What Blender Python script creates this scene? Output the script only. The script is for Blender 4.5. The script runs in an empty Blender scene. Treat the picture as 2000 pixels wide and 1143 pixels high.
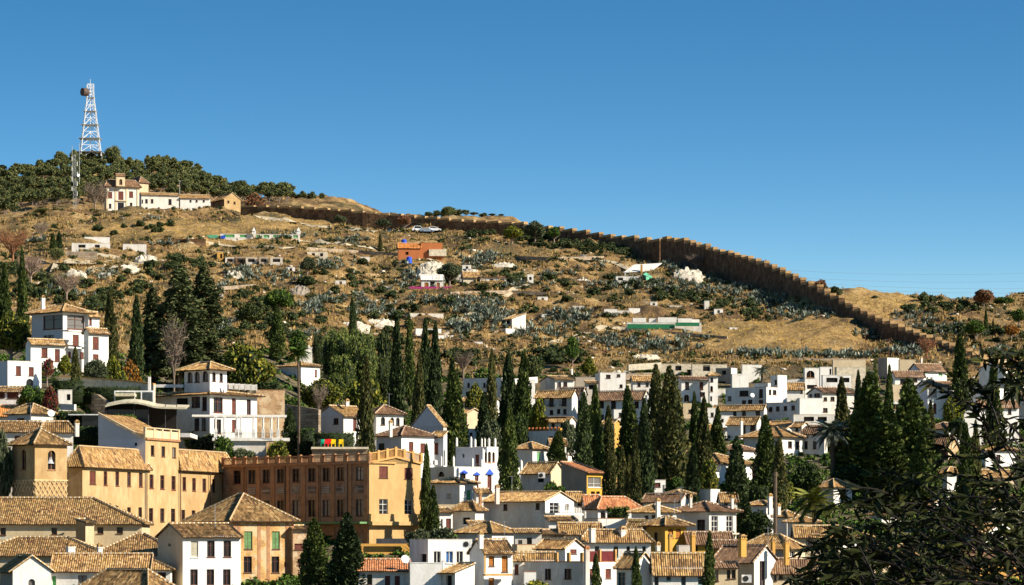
import bpy, math, random
import numpy as np
from mathutils import Vector, Matrix, noise as mnoise
R = math.radians
S = bpy.context.scene
# ---------------------------------------------------------------- camera, sky, sun, exposure
F = 6400.0; HY = 1060.0; CX = 1000.0      # focal length in photo pixels, horizon row, centre column
cd = bpy.data.cameras.new('camera'); cam = bpy.data.objects.new('camera', cd)
S.collection.objects.link(cam); S.camera = cam
cd.sensor_width = 36.0; cd.lens = 36.0*F/2000.0; cd.shift_y = (HY-571.5)/2000.0
cd.clip_start = 0.5; cd.clip_end = 20000.0
cam.location = (0, 0, 0); cam.rotation_euler = (R(90), 0, 0)
SUN_AZ, SUN_EL = 70.0, 31.0     # azimuth from "behind the camera" towards the right
sd = Vector((math.sin(R(SUN_AZ))*math.cos(R(SUN_EL)), -math.cos(R(SUN_AZ))*math.cos(R(SUN_EL)), math.sin(R(SUN_EL))))
W = bpy.data.worlds.new('World'); S.world = W; W.use_nodes = True
wn = W.node_tree; wn.nodes.clear()
wo = wn.nodes.new('ShaderNodeOutputWorld'); wb = wn.nodes.new('ShaderNodeBackground')
sky = wn.nodes.new('ShaderNodeTexSky'); sky.sky_type = 'NISHITA'; sky.sun_disc = False
sky.sun_elevation = R(SUN_EL); sky.sun_rotation = math.atan2(sd.x, sd.y)
sky.altitude = 700; sky.air_density = 1.0; sky.dust_density = 0.25; sky.ozone_density = 2.5
tc = wn.nodes.new('ShaderNodeTexCoord'); mp = wn.nodes.new('ShaderNodeMapping'); mp.vector_type = 'POINT'
mp.inputs['Location'].default_value = (0, 0, -0.13); mp.inputs['Scale'].default_value = (1, 1, 3.1)
mx = wn.nodes.new('ShaderNodeVectorMath'); mx.operation = 'MAXIMUM'; mx.inputs[1].default_value = (-9, -9, 0.012)
nm = wn.nodes.new('ShaderNodeVectorMath'); nm.operation = 'NORMALIZE'
hs = wn.nodes.new('ShaderNodeHueSaturation'); hs.inputs['Saturation'].default_value = 1.32; hs.inputs['Hue'].default_value = 0.492
L_ = wn.links.new
L_(tc.outputs['Generated'], mp.inputs[0]); L_(mp.outputs[0], mx.inputs[0]); L_(mx.outputs[0], nm.inputs[0]); L_(nm.outputs[0], sky.inputs[0])
L_(sky.outputs[0], hs.inputs['Color']); L_(hs.outputs[0], wb.inputs[0]); wb.inputs[1].default_value = 0.084
L_(wb.outputs[0], wo.inputs[0])
sl = bpy.data.lights.new('sun', 'SUN'); sl.energy = 5.0; sl.angle = R(0.53); sl.color = (1.0, 0.90, 0.75)
so = bpy.data.objects.new('sun', sl); S.collection.objects.link(so)
so.rotation_euler = sd.to_track_quat('Z', 'Y').to_euler()
S.view_settings.view_transform = 'Standard'; S.view_settings.look = 'None'
S.view_settings.exposure = 0.8; S.view_settings.gamma = 1.0; S.view_settings.use_curve_mapping = False
S.render.engine = 'CYCLES'
rnd = random.Random(7)
COL = S.collection.objects
# ---------------------------------------------------------------- materials
MAT = {}
def nt(name, rough=0.85):
    m = bpy.data.materials.new(name); m.use_nodes = True; t = m.node_tree
    b = t.nodes['Principled BSDF']; b.inputs['Roughness'].default_value = rough
    b.inputs['Specular IOR Level'].default_value = 0.2
    MAT[name] = m
    return m, t, b
def N(t, typ, **kw):
    n = t.nodes.new(typ)
    for k, v in kw.items():
        if k in n.inputs.keys(): n.inputs[k].default_value = v
        else: setattr(n, k, v)
    return n
def ramp(t, fac, stops):
    r = t.nodes.new('ShaderNodeValToRGB'); e = r.color_ramp.elements
    while len(e) < len(stops): e.new(0.5)
    for i, (p, c) in enumerate(stops):
        e[i].position = p; e[i].color = (c[0], c[1], c[2], 1)
    t.links.new(fac, r.inputs[0]); return r.outputs[0]
def mix(t, fac, a, b, mode='MIX'):
    m = t.nodes.new('ShaderNodeMix'); m.data_type = 'RGBA'; m.blend_type = mode
    for s, v in ((0, fac), (6, a), (7, b)):
        if hasattr(v, 'is_output') or hasattr(v, 'links'): t.links.new(v, m.inputs[s])
        else: m.inputs[s].default_value = v if not isinstance(v, tuple) else (v[0], v[1], v[2], 1)
    return m.outputs[2]
def pos(t, scale=(1, 1, 1)):
    g = t.nodes.new('ShaderNodeNewGeometry'); mp_ = t.nodes.new('ShaderNodeMapping')
    mp_.inputs['Scale'].default_value = scale
    t.links.new(g.outputs['Position'], mp_.inputs[0]); return mp_.outputs[0]
def nz(t, vec, scale, detail=4, rough=0.6):
    n = N(t, 'ShaderNodeTexNoise'); n.inputs['Scale'].default_value = scale
    n.inputs['Detail'].default_value = detail; n.inputs['Roughness'].default_value = rough
    t.links.new(vec, n.inputs[0]); return n.outputs[0]
def bump(t, b, h, strength=0.4, dist=0.05):
    bn = N(t, 'ShaderNodeBump'); bn.inputs['Strength'].default_value = strength; bn.inputs['Distance'].default_value = dist
    t.links.new(h, bn.inputs['Height']); t.links.new(bn.outputs[0], b.inputs['Normal'])
def stucco(name, c, stain, amt=0.5, patch=None):
    m, t, b = nt(name, 0.92)
    p = pos(t, (1, 1, 0.35)); n1 = nz(t, p, 0.9, 8, 0.78); n2 = nz(t, pos(t), 0.35, 3, 0.5)
    f = ramp(t, n1, [(0.42, (0, 0, 0)), (0.72, (amt, amt, amt))])
    col = mix(t, f, c, stain)
    if patch:
        f2 = ramp(t, n2, [(0.48, (0, 0, 0)), (0.56, (0.8, 0.8, 0.8))]); col = mix(t, f2, col, patch)
    info = N(t, 'ShaderNodeObjectInfo')
    v = ramp(t, info.outputs['Random'], [(0, (0.86, 0.84, 0.80)), (1, (1, 1, 1))])
    col = mix(t, 1.0, col, v, 'MULTIPLY')
    t.links.new(col, b.inputs['Base Color']); bump(t, b, nz(t, pos(t), 5, 5), 0.5, 0.05); return m
stucco('white', (0.81, 0.79, 0.74), (0.50, 0.43, 0.34), 0.75)
stucco('white_clean', (0.83, 0.82, 0.78), (0.58, 0.52, 0.43), 0.6)
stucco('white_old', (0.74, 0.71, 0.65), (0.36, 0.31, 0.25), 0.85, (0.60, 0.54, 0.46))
stucco('cream', (0.66, 0.54, 0.36), (0.40, 0.29, 0.17), 0.6)
stucco('convent', (0.54, 0.39, 0.20), (0.33, 0.20, 0.085), 1.0, (0.44, 0.29, 0.13))
stucco('convent_pale', (0.68, 0.56, 0.36), (0.48, 0.34, 0.18), 0.7)
stucco('ochre', (0.58, 0.33, 0.08), (0.42, 0.22, 0.06), 0.6)
stucco('ochre_bright', (0.62, 0.38, 0.06), (0.46, 0.26, 0.06), 0.5)
stucco('hotel_end', (0.56, 0.38, 0.17), (0.40, 0.25, 0.10), 0.8)
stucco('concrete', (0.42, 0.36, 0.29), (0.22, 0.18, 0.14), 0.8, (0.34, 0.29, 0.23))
stucco('white_shaded', (0.56, 0.58, 0.63), (0.44, 0.43, 0.43), 0.5)  # white plaster on shaded sides, the bluish shade put into its colour
stucco('terracotta_wall', (0.50, 0.17, 0.06), (0.34, 0.12, 0.05), 0.6)
def masonry(name, c1, c2, mortar, scale=1.0, bw=0.5, rh=0.18, ms=0.02, patch=None):
    m, t, b = nt(name, 0.9)
    g = t.nodes.new('ShaderNodeNewGeometry'); sx = N(t, 'ShaderNodeSeparateXYZ'); cx = N(t, 'ShaderNodeCombineXYZ')
    t.links.new(g.outputs['Position'], sx.inputs[0])
    ad = N(t, 'ShaderNodeMath', operation='ADD'); t.links.new(sx.outputs[0], ad.inputs[0]); t.links.new(sx.outputs[1], ad.inputs[1])
    t.links.new(ad.outputs[0], cx.inputs[0]); t.links.new(sx.outputs[2], cx.inputs[1])
    br = N(t, 'ShaderNodeTexBrick'); t.links.new(cx.outputs[0], br.inputs['Vector'])
    br.inputs['Color1'].default_value = (*c1, 1); br.inputs['Color2'].default_value = (*c2, 1); br.inputs['Mortar'].default_value = (*mortar, 1)
    br.inputs['Scale'].default_value = scale; br.inputs['Brick Width'].default_value = bw; br.inputs['Row Height'].default_value = rh
    br.inputs['Mortar Size'].default_value = ms
    n1 = nz(t, pos(t), 0.6, 6, 0.7); f = ramp(t, n1, [(0.35, (0.55, 0.52, 0.5)), (0.65, (1.1, 1.1, 1.1))])
    col = mix(t, 1.0, br.outputs[0], f, 'MULTIPLY')
    if patch: col = mix(t, ramp(t, nz(t, pos(t), 0.5, 5, 0.7), [(0.5, (0, 0, 0)), (0.58, (0.85, 0.85, 0.85))]), col, patch)
    t.links.new(col, b.inputs['Base Color']); bump(t, b, nz(t, pos(t), 4, 5), 0.6, 0.08); return m
masonry('brick', (0.42, 0.23, 0.125), (0.33, 0.17, 0.095), (0.34, 0.25, 0.17), patch=(0.30, 0.2, 0.13))
masonry('brick_light', (0.55, 0.36, 0.19), (0.46, 0.27, 0.13), (0.58, 0.44, 0.28), patch=(0.6, 0.47, 0.30))
masonry('ochre_brick', (0.60, 0.38, 0.14), (0.52, 0.27, 0.09), (0.56, 0.38, 0.18), patch=(0.50, 0.40, 0.24))
masonry('rubble', (0.46, 0.38, 0.27), (0.34, 0.26, 0.18), (0.26, 0.2, 0.14), 1.0, 0.8, 0.45, 0.06)
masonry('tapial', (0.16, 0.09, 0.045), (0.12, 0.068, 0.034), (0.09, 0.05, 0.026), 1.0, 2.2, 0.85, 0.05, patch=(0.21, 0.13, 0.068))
masonry('stone_panel', (0.42, 0.37, 0.30), (0.28, 0.24, 0.20), (0.2, 0.15, 0.11), 1.0, 0.5, 0.3, 0.05)
def tile(name, cols, ridge=False):
    m, t, b = nt(name, 0.85)
    uv = N(t, 'ShaderNodeUVMap', uv_map='UVMap')
    fl = N(t, 'ShaderNodeVectorMath', operation='FLOOR'); t.links.new(uv.outputs[0], fl.inputs[0])
    wnz = N(t, 'ShaderNodeTexWhiteNoise', noise_dimensions='2D'); t.links.new(fl.outputs[0], wnz.inputs['Vector'])
    c = ramp(t, wnz.outputs[0], [(0.0, cols[0]), (0.38, cols[1]), (0.72, cols[2]), (1.0, cols[3])])
    big = nz(t, pos(t), 0.35, 5, 0.65)
    f = ramp(t, big, [(0.38, (0, 0, 0)), (0.62, (0.75, 0.75, 0.75))])
    c = mix(t, f, c, mix(t, 0.5, c, cols[4]))
    spots = ramp(t, nz(t, pos(t), 2.2, 4, 0.7), [(0.52, (0, 0, 0)), (0.64, (0.75, 0.75, 0.75))])
    c = mix(t, spots, c, cols[5])
    info = N(t, 'ShaderNodeObjectInfo')
    v = ramp(t, info.outputs['Random'], [(0, (0.78, 0.74, 0.70)), (1, (1.1, 1.1, 1.08))])
    c = mix(t, 1.0, c, v, 'MULTIPLY')
    t.links.new(c, b.inputs['Base Color']); return m
tile('tile', [(0.09, 0.045, 0.022), (0.30, 0.165, 0.068), (0.41, 0.24, 0.096), (0.55, 0.38, 0.19), (0.42, 0.27, 0.08), (0.12, 0.08, 0.045)])
tile('tile_old', [(0.06, 0.034, 0.018), (0.20, 0.108, 0.046), (0.31, 0.175, 0.07), (0.46, 0.31, 0.14), (0.27, 0.18, 0.06), (0.07, 0.055, 0.033)])
tile('tile_red', [(0.24, 0.08, 0.035), (0.42, 0.15, 0.06), (0.50, 0.21, 0.09), (0.60, 0.30, 0.15), (0.45, 0.2, 0.08), (0.22, 0.12, 0.07)])
tile('tile_orange', [(0.50, 0.17, 0.04), (0.62, 0.22, 0.05), (0.66, 0.26, 0.06), (0.7, 0.34, 0.12), (0.62, 0.24, 0.05), (0.45, 0.2, 0.08)])
tile('tile_brown', [(0.12, 0.065, 0.04), (0.20, 0.11, 0.06), (0.26, 0.15, 0.08), (0.36, 0.22, 0.13), (0.22, 0.14, 0.08), (0.10, 0.07, 0.05)])
def plain(name, c, rough=0.7, metal=0.0, var=0.25):
    m, t, b = nt(name, rough)
    n = nz(t, pos(t), 1.7, 4); lo = tuple(x*(1-var) for x in c); hi = tuple(min(1, x*(1+var*0.6)) for x in c)
    t.links.new(ramp(t, n, [(0.35, lo), (0.65, hi)]), b.inputs['Base Color']); b.inputs['Metallic'].default_value = metal
    return m
plain('mortar', (0.66, 0.6, 0.48)); plain('soffit', (0.10, 0.06, 0.035)); plain('wood', (0.10, 0.04, 0.025)); plain('wood_red', (0.16, 0.05, 0.035))
plain('wood_orange', (0.42, 0.16, 0.03)); plain('frame_white', (0.7, 0.7, 0.66)); plain('green_blind', (0.13, 0.26, 0.10)); plain('green_door', (0.09, 0.36, 0.10))
plain('teal_frame', (0.12, 0.26, 0.26)); plain('cream_blind', (0.52, 0.48, 0.36)); plain('blue_trim', (0.04, 0.12, 0.62)); plain('iron', (0.05, 0.05, 0.055), 0.5)
plain('cap_green', (0.05, 0.11, 0.09)); plain('canvas', (0.62, 0.55, 0.38)); plain('white_paint', (0.78, 0.78, 0.76), 0.5); plain('green_tarp', (0.02, 0.16, 0.07), 0.6)
plain('green_paint', (0.12, 0.42, 0.25)); plain('plastic_red', (0.7, 0.02, 0.02), 0.4); plain('plastic_yellow', (0.85, 0.6, 0.01), 0.4); plain('plastic_green', (0.02, 0.45, 0.25), 0.4)
plain('plastic_blue', (0.03, 0.10, 0.6), 0.4); plain('steel', (0.80, 0.82, 0.84), 0.45); plain('dish_dark', (0.10, 0.07, 0.06)); plain('grey_metal', (0.42, 0.44, 0.44), 0.5)
plain('maroon', (0.12, 0.02, 0.02)); plain('stone_pale', (0.62, 0.54, 0.40)); plain('rock_white', (0.62, 0.55, 0.43), var=.45); plain('rubber', (0.03, 0.03, 0.03)); plain('car_white', (0.75, 0.76, 0.78), 0.25)
plain('car_grey', (0.18, 0.24, 0.32), 0.25); plain('terracotta', (0.5, 0.18, 0.07)); plain('bark', (0.12, 0.085, 0.055)); plain('bark_grey', (0.26, 0.2, 0.16)); plain('ochre_trim', (0.52, 0.3, 0.1))
plain('magenta_paint', (0.5, 0.05, 0.22)); plain('skin_brown', (0.2, 0.12, 0.08)); plain('path_dirt', (0.5, 0.42, 0.28)); plain('brick_trim', (0.36, 0.18, 0.085)); plain('pattern_stone', (0.62, 0.46, 0.24))
m, t, b = nt('glass', 0.15); b.inputs['Specular IOR Level'].default_value = 0.3
info = N(t, 'ShaderNodeObjectInfo')
t.links.new(ramp(t, info.outputs['Random'], [(0, (0.008, 0.008, 0.010)), (0.6, (0.02, 0.02, 0.024)), (0.85, (0.05, 0.05, 0.055)), (1, (0.30, 0.28, 0.24))]), b.inputs['Base Color'])
m, t, b = nt('dark', 0.9); b.inputs['Base Color'].default_value = (0.012, 0.010, 0.009, 1)  # near-black fill painted for the shade inside open doorways and arches
m, t, b = nt('curtain_blue', 0.8); b.inputs['Base Color'].default_value = (0.05, 0.16, 0.4, 1)
def leafmat(name, cols, trans=0.0):
    m, t, b = nt(name, 0.75)
    g = t.nodes.new('ShaderNodeNewGeometry')
    c = ramp(t, g.outputs['Random Per Island'], [(0, cols[0]), (0.5, cols[1]), (1, cols[2])])
    info = N(t, 'ShaderNodeObjectInfo')
    v = ramp(t, info.outputs['Random'], [(0, (0.72, 0.74, 0.7)), (1, (1.2, 1.15, 1.1))])
    c = mix(t, 1.0, c, v, 'MULTIPLY'); t.links.new(c, b.inputs['Base Color']); b.inputs['Specular IOR Level'].default_value = 0.15
    return m
leafmat('cypress', [(0.020, 0.038, 0.010), (0.058, 0.088, 0.018), (0.13, 0.155, 0.035)])
leafmat('cypress_dry', [(0.03, 0.04, 0.012), (0.08, 0.09, 0.025), (0.17, 0.15, 0.05)])
leafmat('cypress_dark', [(0.014, 0.03, 0.012), (0.038, 0.062, 0.02), (0.085, 0.11, 0.035)])
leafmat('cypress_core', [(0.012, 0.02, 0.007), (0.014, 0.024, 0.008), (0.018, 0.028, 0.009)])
leafmat('pine', [(0.045, 0.08, 0.018), (0.13, 0.18, 0.04), (0.25, 0.26, 0.07)])
leafmat('pine_far', [(0.055, 0.075, 0.022), (0.14, 0.155, 0.05), (0.25, 0.235, 0.085)])
leafmat('cedar', [(0.025, 0.04, 0.016), (0.06, 0.08, 0.03), (0.12, 0.13, 0.05)])
leafmat('olive', [(0.04, 0.055, 0.03), (0.09, 0.11, 0.055), (0.16, 0.18, 0.09)])
leafmat('broad', [(0.03, 0.055, 0.01), (0.12, 0.14, 0.02), (0.28, 0.24, 0.03)])
leafmat('green', [(0.02, 0.05, 0.008), (0.06, 0.12, 0.015), (0.14, 0.2, 0.03)])
leafmat('lime', [(0.06, 0.09, 0.01), (0.18, 0.2, 0.02), (0.34, 0.3, 0.03)])
leafmat('autumn', [(0.12, 0.04, 0.01), (0.30, 0.11, 0.02), (0.46, 0.24, 0.03)])
leafmat('redleaf', [(0.10, 0.01, 0.02), (0.22, 0.03, 0.04), (0.12, 0.12, 0.02)])
leafmat('rust', [(0.12, 0.05, 0.03), (0.22, 0.10, 0.05), (0.32, 0.17, 0.09)])
leafmat('hedge', [(0.015, 0.03, 0.007), (0.035, 0.06, 0.012), (0.07, 0.1, 0.02)])
leafmat('scrub', [(0.045, 0.05, 0.02), (0.10, 0.09, 0.035), (0.2, 0.14, 0.06)])
leafmat('scrub_green', [(0.02, 0.035, 0.012), (0.05, 0.07, 0.02), (0.11, 0.12, 0.035)])
leafmat('straw', [(0.18, 0.11, 0.045), (0.36, 0.23, 0.085), (0.52, 0.36, 0.13)])
leafmat('straw_gold', [(0.34, 0.22, 0.06), (0.50, 0.34, 0.08), (0.62, 0.45, 0.12)])
leafmat('agave', [(0.035, 0.05, 0.038), (0.10, 0.13, 0.10), (0.42, 0.47, 0.39)])  # palest tone paints bright highlights onto some leaves
leafmat('twig', [(0.16, 0.12, 0.09), (0.24, 0.18, 0.14), (0.32, 0.25, 0.2)])
leafmat('palmleaf', [(0.05, 0.07, 0.012), (0.14, 0.16, 0.03), (0.3, 0.28, 0.06)])
leafmat('foreleaf', [(0.003, 0.006, 0.002), (0.010, 0.017, 0.004), (0.085, 0.09, 0.014)])  # yellow-green end paints in a few translucent sunlit leaves
plain('bark_dark', (0.02, 0.015, 0.012))
# ---------------------------------------------------------------- mesh helpers
def P(px, py, D): return Vector(((px-CX)/F*D, D, (HY-py)/F*D))
class MB:
    def __init__(s): s.v = []; s.f = []; s.m = []; s.uv = []
    def poly(s, pts, mi=0, uv=None):
        i = len(s.v); s.v += [tuple(p) for p in pts]; s.f.append(tuple(range(i, i+len(pts)))); s.m.append(mi)
        s.uv += (uv if uv else [(0.5, 0.5)]*len(pts))
    def box(s, o, a, b, c, mi=0):     # origin corner + three edge vectors
        o = Vector(o); a = Vector(a); b = Vector(b); c = Vector(c)
        if a.cross(b).dot(c) < 0: a, b = b, a
        q = [o, o+a, o+a+b, o+b, o+c, o+a+c, o+a+b+c, o+b+c]; i = len(s.v); s.v += [tuple(x) for x in q]
        for f in ((3, 2, 1, 0), (4, 5, 6, 7), (0, 1, 5, 4), (1, 2, 6, 5), (2, 3, 7, 6), (3, 0, 4, 7)):
            s.f.append(tuple(i+k for k in f)); s.m.append(mi); s.uv += [(0.5, 0.5)]*4
    def cbox(s, c, e1, e2, w, d, h, mi=0):   # centred base, footprint axes e1,e2
        c = Vector(c); s.box(c-e1*w/2-e2*d/2, e1*w, e2*d, Vector((0, 0, h)), mi)
    def tube(s, p, q, r0, r1=None, n=5, mi=0, cap=True):
        p = Vector(p); q = Vector(q); r1 = r0 if r1 is None else r1; d = (q-p)
        if d.length < 1e-6: return
        d.normalize(); a = d.orthogonal().normalized(); b = d.cross(a); i = len(s.v)
        for (c, r) in ((p, r0), (q, r1)):
            for k in range(n):
                w = 2*math.pi*k/n; s.v.append(tuple(c+a*math.cos(w)*r+b*math.sin(w)*r))
        for k in range(n):
            s.f.append((i+k, i+(k+1) % n, i+n+(k+1) % n, i+n+k)); s.m.append(mi); s.uv += [(0.5, 0.5)]*4
        if cap:
            s.f.append(tuple(i+n+k for k in range(n))); s.m.append(mi); s.uv += [(0.5, 0.5)]*n
            s.f.append(tuple(i+n-1-k for k in range(n))); s.m.append(mi); s.uv += [(0.5, 0.5)]*n
    def mesh(s, name, mats, org=(0, 0, 0)):
        me = bpy.data.meshes.new(name); o = Vector(org)
        me.from_pydata([(x-o.x, y-o.y, z-o.z) for x, y, z in s.v], [], s.f)
        for k in mats: me.materials.append(MAT[k])
        if len(mats) > 1: me.polygons.foreach_set('material_index', s.m)
        u = me.uv_layers.new(name='UVMap'); u.data.foreach_set('uv', [c for p in s.uv for c in p])
        me.update(); return me
    def build(s, name, mats, parent=None, org=None, label=None, kind=None):
        if not s.f: return None
        if isinstance(mats, str): mats = [mats]
        wp = Vector((0, 0, 0)); q = parent
        while q: wp += q.location; q = q.parent
        o = bpy.data.objects.new(name, s.mesh(name, mats, wp if org is None else org)); COL.link(o)
        if parent: o.parent = parent
        elif org is not None: o.location = org
        if label: o['label'] = label
        if kind: o['kind'] = kind
        return o
def tag(o, label=None, cat=None, group=None, kind=None):
    if label: o['label'] = label
    if cat: o['category'] = cat
    if group: o['group'] = group
    if kind: o['kind'] = kind
    return o
def empty(name, loc, label, cat, group=None):
    o = bpy.data.objects.new(name, None); COL.link(o); o.location = loc; o.empty_display_size = 0.5
    return tag(o, label, cat, group)
def npmesh(name, V, Fc, mats, mi=None):      # V (n,3), Fc (m,3|4)
    me = bpy.data.meshes.new(name); n, k = len(Fc), Fc.shape[1]
    me.vertices.add(len(V)); me.vertices.foreach_set('co', V.astype(np.float32).ravel())
    me.loops.add(n*k); me.loops.foreach_set('vertex_index', Fc.astype(np.int32).ravel())
    me.polygons.add(n); me.polygons.foreach_set('loop_start', np.arange(0, n*k, k, dtype=np.int32))
    for x in mats: me.materials.append(MAT[x])
    if mi is not None: me.polygons.foreach_set('material_index', mi.astype(np.int32))
    me.update(calc_edges=True); return me
# ---------------------------------------------------------------- terrain
NEAR = [(0, -1.8), (40, -2.4), (95, -24), (200, -30), (300, -14)]
VIL = [(350, 1195), (400, 1125), (440, 1060), (500, 965), (560, 890), (610, 832), (650, 786), (668, 752), (684, 714)]
LEFT = [(350, 1195), (398, 1110), (412, 1000), (424, 900), (437, 865), (460, 805), (472, 790), (480, 750), (500, 727), (515, 716)]
MIDL = [(350, 1195), (400, 1125), (450, 1065), (462, 1040), (468, 915), (480, 893), (520, 810), (560, 745)]
COLS = {
 -700: LEFT+[(560, 690), (640, 640), (760, 560), (900, 500), (1000, 470), (1100, 440), (1250, 400), (1400, 390), (1600, 430)],
 0: LEFT+[(560, 670), (620, 620), (700, 570), (800, 520), (900, 485), (1000, 455), (1080, 435), (1130, 425), (1250, 385), (1350, 352), (1500, 370)],
 150: LEFT+[(560, 690), (620, 630), (700, 570), (800, 520), (900, 480), (1000, 447), (1060, 427), (1100, 418), (1145, 412), (1180, 400), (1300, 348), (1350, 324), (1500, 345)],
 330: MIDL+[(620, 670), (700, 605), (800, 540), (900, 490), (1000, 447), (1060, 427), (1100, 418), (1150, 412), (1200, 398), (1300, 352), (1350, 338), (1500, 360)],
 500: MIDL+[(620, 685), (660, 648), (720, 600), (800, 550), (880, 500), (950, 462), (1000, 443), (1050, 430), (1082, 424), (1150, 414), (1250, 398), (1300, 392), (1450, 412)],
 650: [(350, 1195), (400, 1125), (440, 1050), (464, 1000), (470, 900), (500, 880), (560, 815), (620, 740), (680, 675), (740, 620), (800, 570), (880, 515), (950, 476), (1010, 448), (1064, 438), (1150, 420), (1250, 390), (1290, 383), (1450, 410)],
 755: VIL+[(720, 680), (760, 640), (830, 575), (900, 520), (960, 482), (1010, 458), (1050, 449), (1062, 446), (1150, 436), (1250, 420), (1290, 420), (1450, 440)],
 850: VIL+[(720, 672), (760, 630), (830, 570), (900, 520), (960, 480), (1010, 460), (1048, 452), (1100, 440), (1200, 424), (1400, 440)],
 1000: VIL+[(720, 680), (760, 642), (830, 577), (900, 522), (960, 482), (1010, 468), (1033, 463), (1080, 452), (1200, 434), (1400, 460)],
 1150: VIL+[(720, 684), (760, 648), (830, 585), (900, 533), (950, 500), (985, 482), (1020, 478), (1200, 500)],
 1300: VIL+[(720, 686), (760, 652), (800, 612), (850, 565), (900, 527), (936, 506), (980, 500), (1200, 530)],
 1450: VIL+[(720, 688), (760, 652), (800, 615), (840, 580), (880, 548), (910, 536), (960, 540), (1200, 570)],
 1600: VIL+[(710, 692), (740, 665), (780, 630), (810, 608), (840, 594), (900, 574), (940, 571), (1200, 600)],
 1750: VIL+[(705, 704), (735, 681), (756, 667), (800, 635), (850, 607), (900, 590), (950, 583), (1200, 600)],
 1900: [(350, 1195), (400, 1125), (440, 1060), (500, 965), (560, 890), (610, 835), (650, 790), (682, 738), (706, 706), (740, 680), (800, 640), (850, 612), (900, 597), (950, 590), (1200, 610)],
 2700: [(350, 1195), (400, 1125), (440, 1060), (500, 965), (560, 890), (620, 825), (680, 740), (740, 690), (800, 655), (900, 610), (950, 605), (1200, 620)],
}
CPX = np.array(sorted(COLS)); DG = np.arange(0, 2001, 2.0)
ZT = []
for c in CPX:
    k = [(d, z) for d, z in NEAR]+[(d, (HY-y)/F*d) for d, y in COLS[c]]
    k += [(k[-1][0]+300, k[-1][1]-20), (2500, 60)]
    ZT.append(np.interp(DG, [a for a, _ in k], [b for _, b in k]))
ZT = np.array(ZT)
ker = np.ones(5)/5; ZT = np.array([np.convolve(np.pad(r, 2, mode='edge'), ker, 'valid') for r in ZT])
def zbase(x, y):
    x = np.asarray(x, float); y = np.asarray(y, float)
    px = CX+F*x/np.maximum(y, 120.0)
    px = np.clip(px, CPX[0], CPX[-1]-1e-3); i = np.clip(np.searchsorted(CPX, px, side='right')-1, 0, len(CPX)-2)
    t = (px-CPX[i])/(CPX[i+1]-CPX[i]); t = t*t*(3-2*t)*0.5+t*0.5
    d = np.clip(y, 0, 1999)/2.0; j = d.astype(int); w = d-j
    A = ZT[i, j]*(1-w)+ZT[i, j+1]*w; B = ZT[i+1, j]*(1-w)+ZT[i+1, j+1]*w
    return A*(1-t)+B*t
_rs = np.random.RandomState(3)
def bumps(x, y):
    x = np.asarray(x, float); y = np.asarray(y, float); r = 0
    for wl, am in ((31, 1.1), (17, .6), (9.3, .42), (5.1, .26), (2.7, .15)):
        for k in range(3):
            a = _PH[(wl, k)]; r = r+am*0.55*np.sin((x*math.cos(a[0])+y*0.6*math.sin(a[0]))*6.283/wl*a[2]+a[1]+1.3*np.sin((x*math.sin(a[0])-y*.5*math.cos(a[0]))*6.283/wl*.7+a[3]))
    return r
_PH = {(wl, k): _rs.rand(4)*np.array([3.14, 6.28, 0.5, 6.28])+np.array([0, 0, 0.75, 0]) for wl in (31, 17, 9.3, 5.1, 2.7) for k in range(3)}
def _bs(y): return np.clip((np.asarray(y, float)-620)/170, .3, 1)
def hillmask(x, y):
    px = CX+F*np.asarray(x, float)/np.maximum(y, 120.0)
    st = np.interp(px, [-700, 150, 400, 560, 760, 2700], [540, 560, 580, 612, 662, 662])
    return np.clip((np.asarray(y, float)-st)/30, 0, 1)
def zg(x, y): return float(zbase(x, y)+bumps(x, y)*_bs(y)*hillmask(x, y))
def ground(px, D): x = (px-CX)/F*D; return Vector((x, D, zg(x, D)))
def Dinv(px, py, lo=335.0, hi=1400.0):
    D = np.arange(lo, hi, 1.0); x = (px-CX)/F*D
    z = zbase(x, D)+bumps(x, D)*_bs(D)*hillmask(x, D); yy = HY-z/D*F
    k = np.nonzero(yy <= py)[0]
    return float(D[k[0]]) if len(k) else hi
def gp(px, py): return ground(px, Dinv(px, py))
PXG = np.concatenate([np.array([-30000, -12000, -6000, -3500, -2000, -1200]), np.arange(-700, 2701, 8.0), np.array([3200, 4000, 6000, 9000, 16000, 32000])])
DGG = np.concatenate([np.arange(0, 340, 12.0), np.arange(340, 1000, 2.6), np.arange(1000, 1420, 4.0), np.array([1450, 1500, 1600, 1750, 1999, 2500, 4000, 8000, 15000])])
px_, d_ = np.meshgrid(PXG, DGG)
X = (px_-CX)/F*np.maximum(d_, 120.0); Y = d_.copy()
Z = zbase(X, Y)+bumps(X, Y)*_bs(Y)*hillmask(X, Y); Z = np.where(Y > 2100, 20, Z)
nr, ncl = X.shape; idx = np.arange(nr*ncl).reshape(nr, ncl)
Fq = np.stack([idx[:-1, :-1], idx[:-1, 1:], idx[1:, 1:], idx[1:, :-1]], -1).reshape(-1, 4)
Vv = np.stack([X, Y, Z], -1).reshape(-1, 3)
m, t, b = nt('ground_mat', 0.95)
at = N(t, 'ShaderNodeAttribute', attribute_name='zone')
p1 = pos(t, (1, 0.45, 1.0))
n1 = nz(t, p1, 0.13, 9, 0.72); n2 = nz(t, p1, 0.05, 6, 0.65); n3 = nz(t, p1, 0.9, 8, 0.75)
straw = ramp(t, n1, [(0.38, (0.085, 0.055, 0.028)), (0.47, (0.23, 0.14, 0.058)), (0.55, (0.42, 0.265, 0.10)), (0.66, (0.62, 0.46, 0.23))])
green = ramp(t, n3, [(0.35, (0.035, 0.035, 0.015)), (0.65, (0.13, 0.12, 0.05))])
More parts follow.
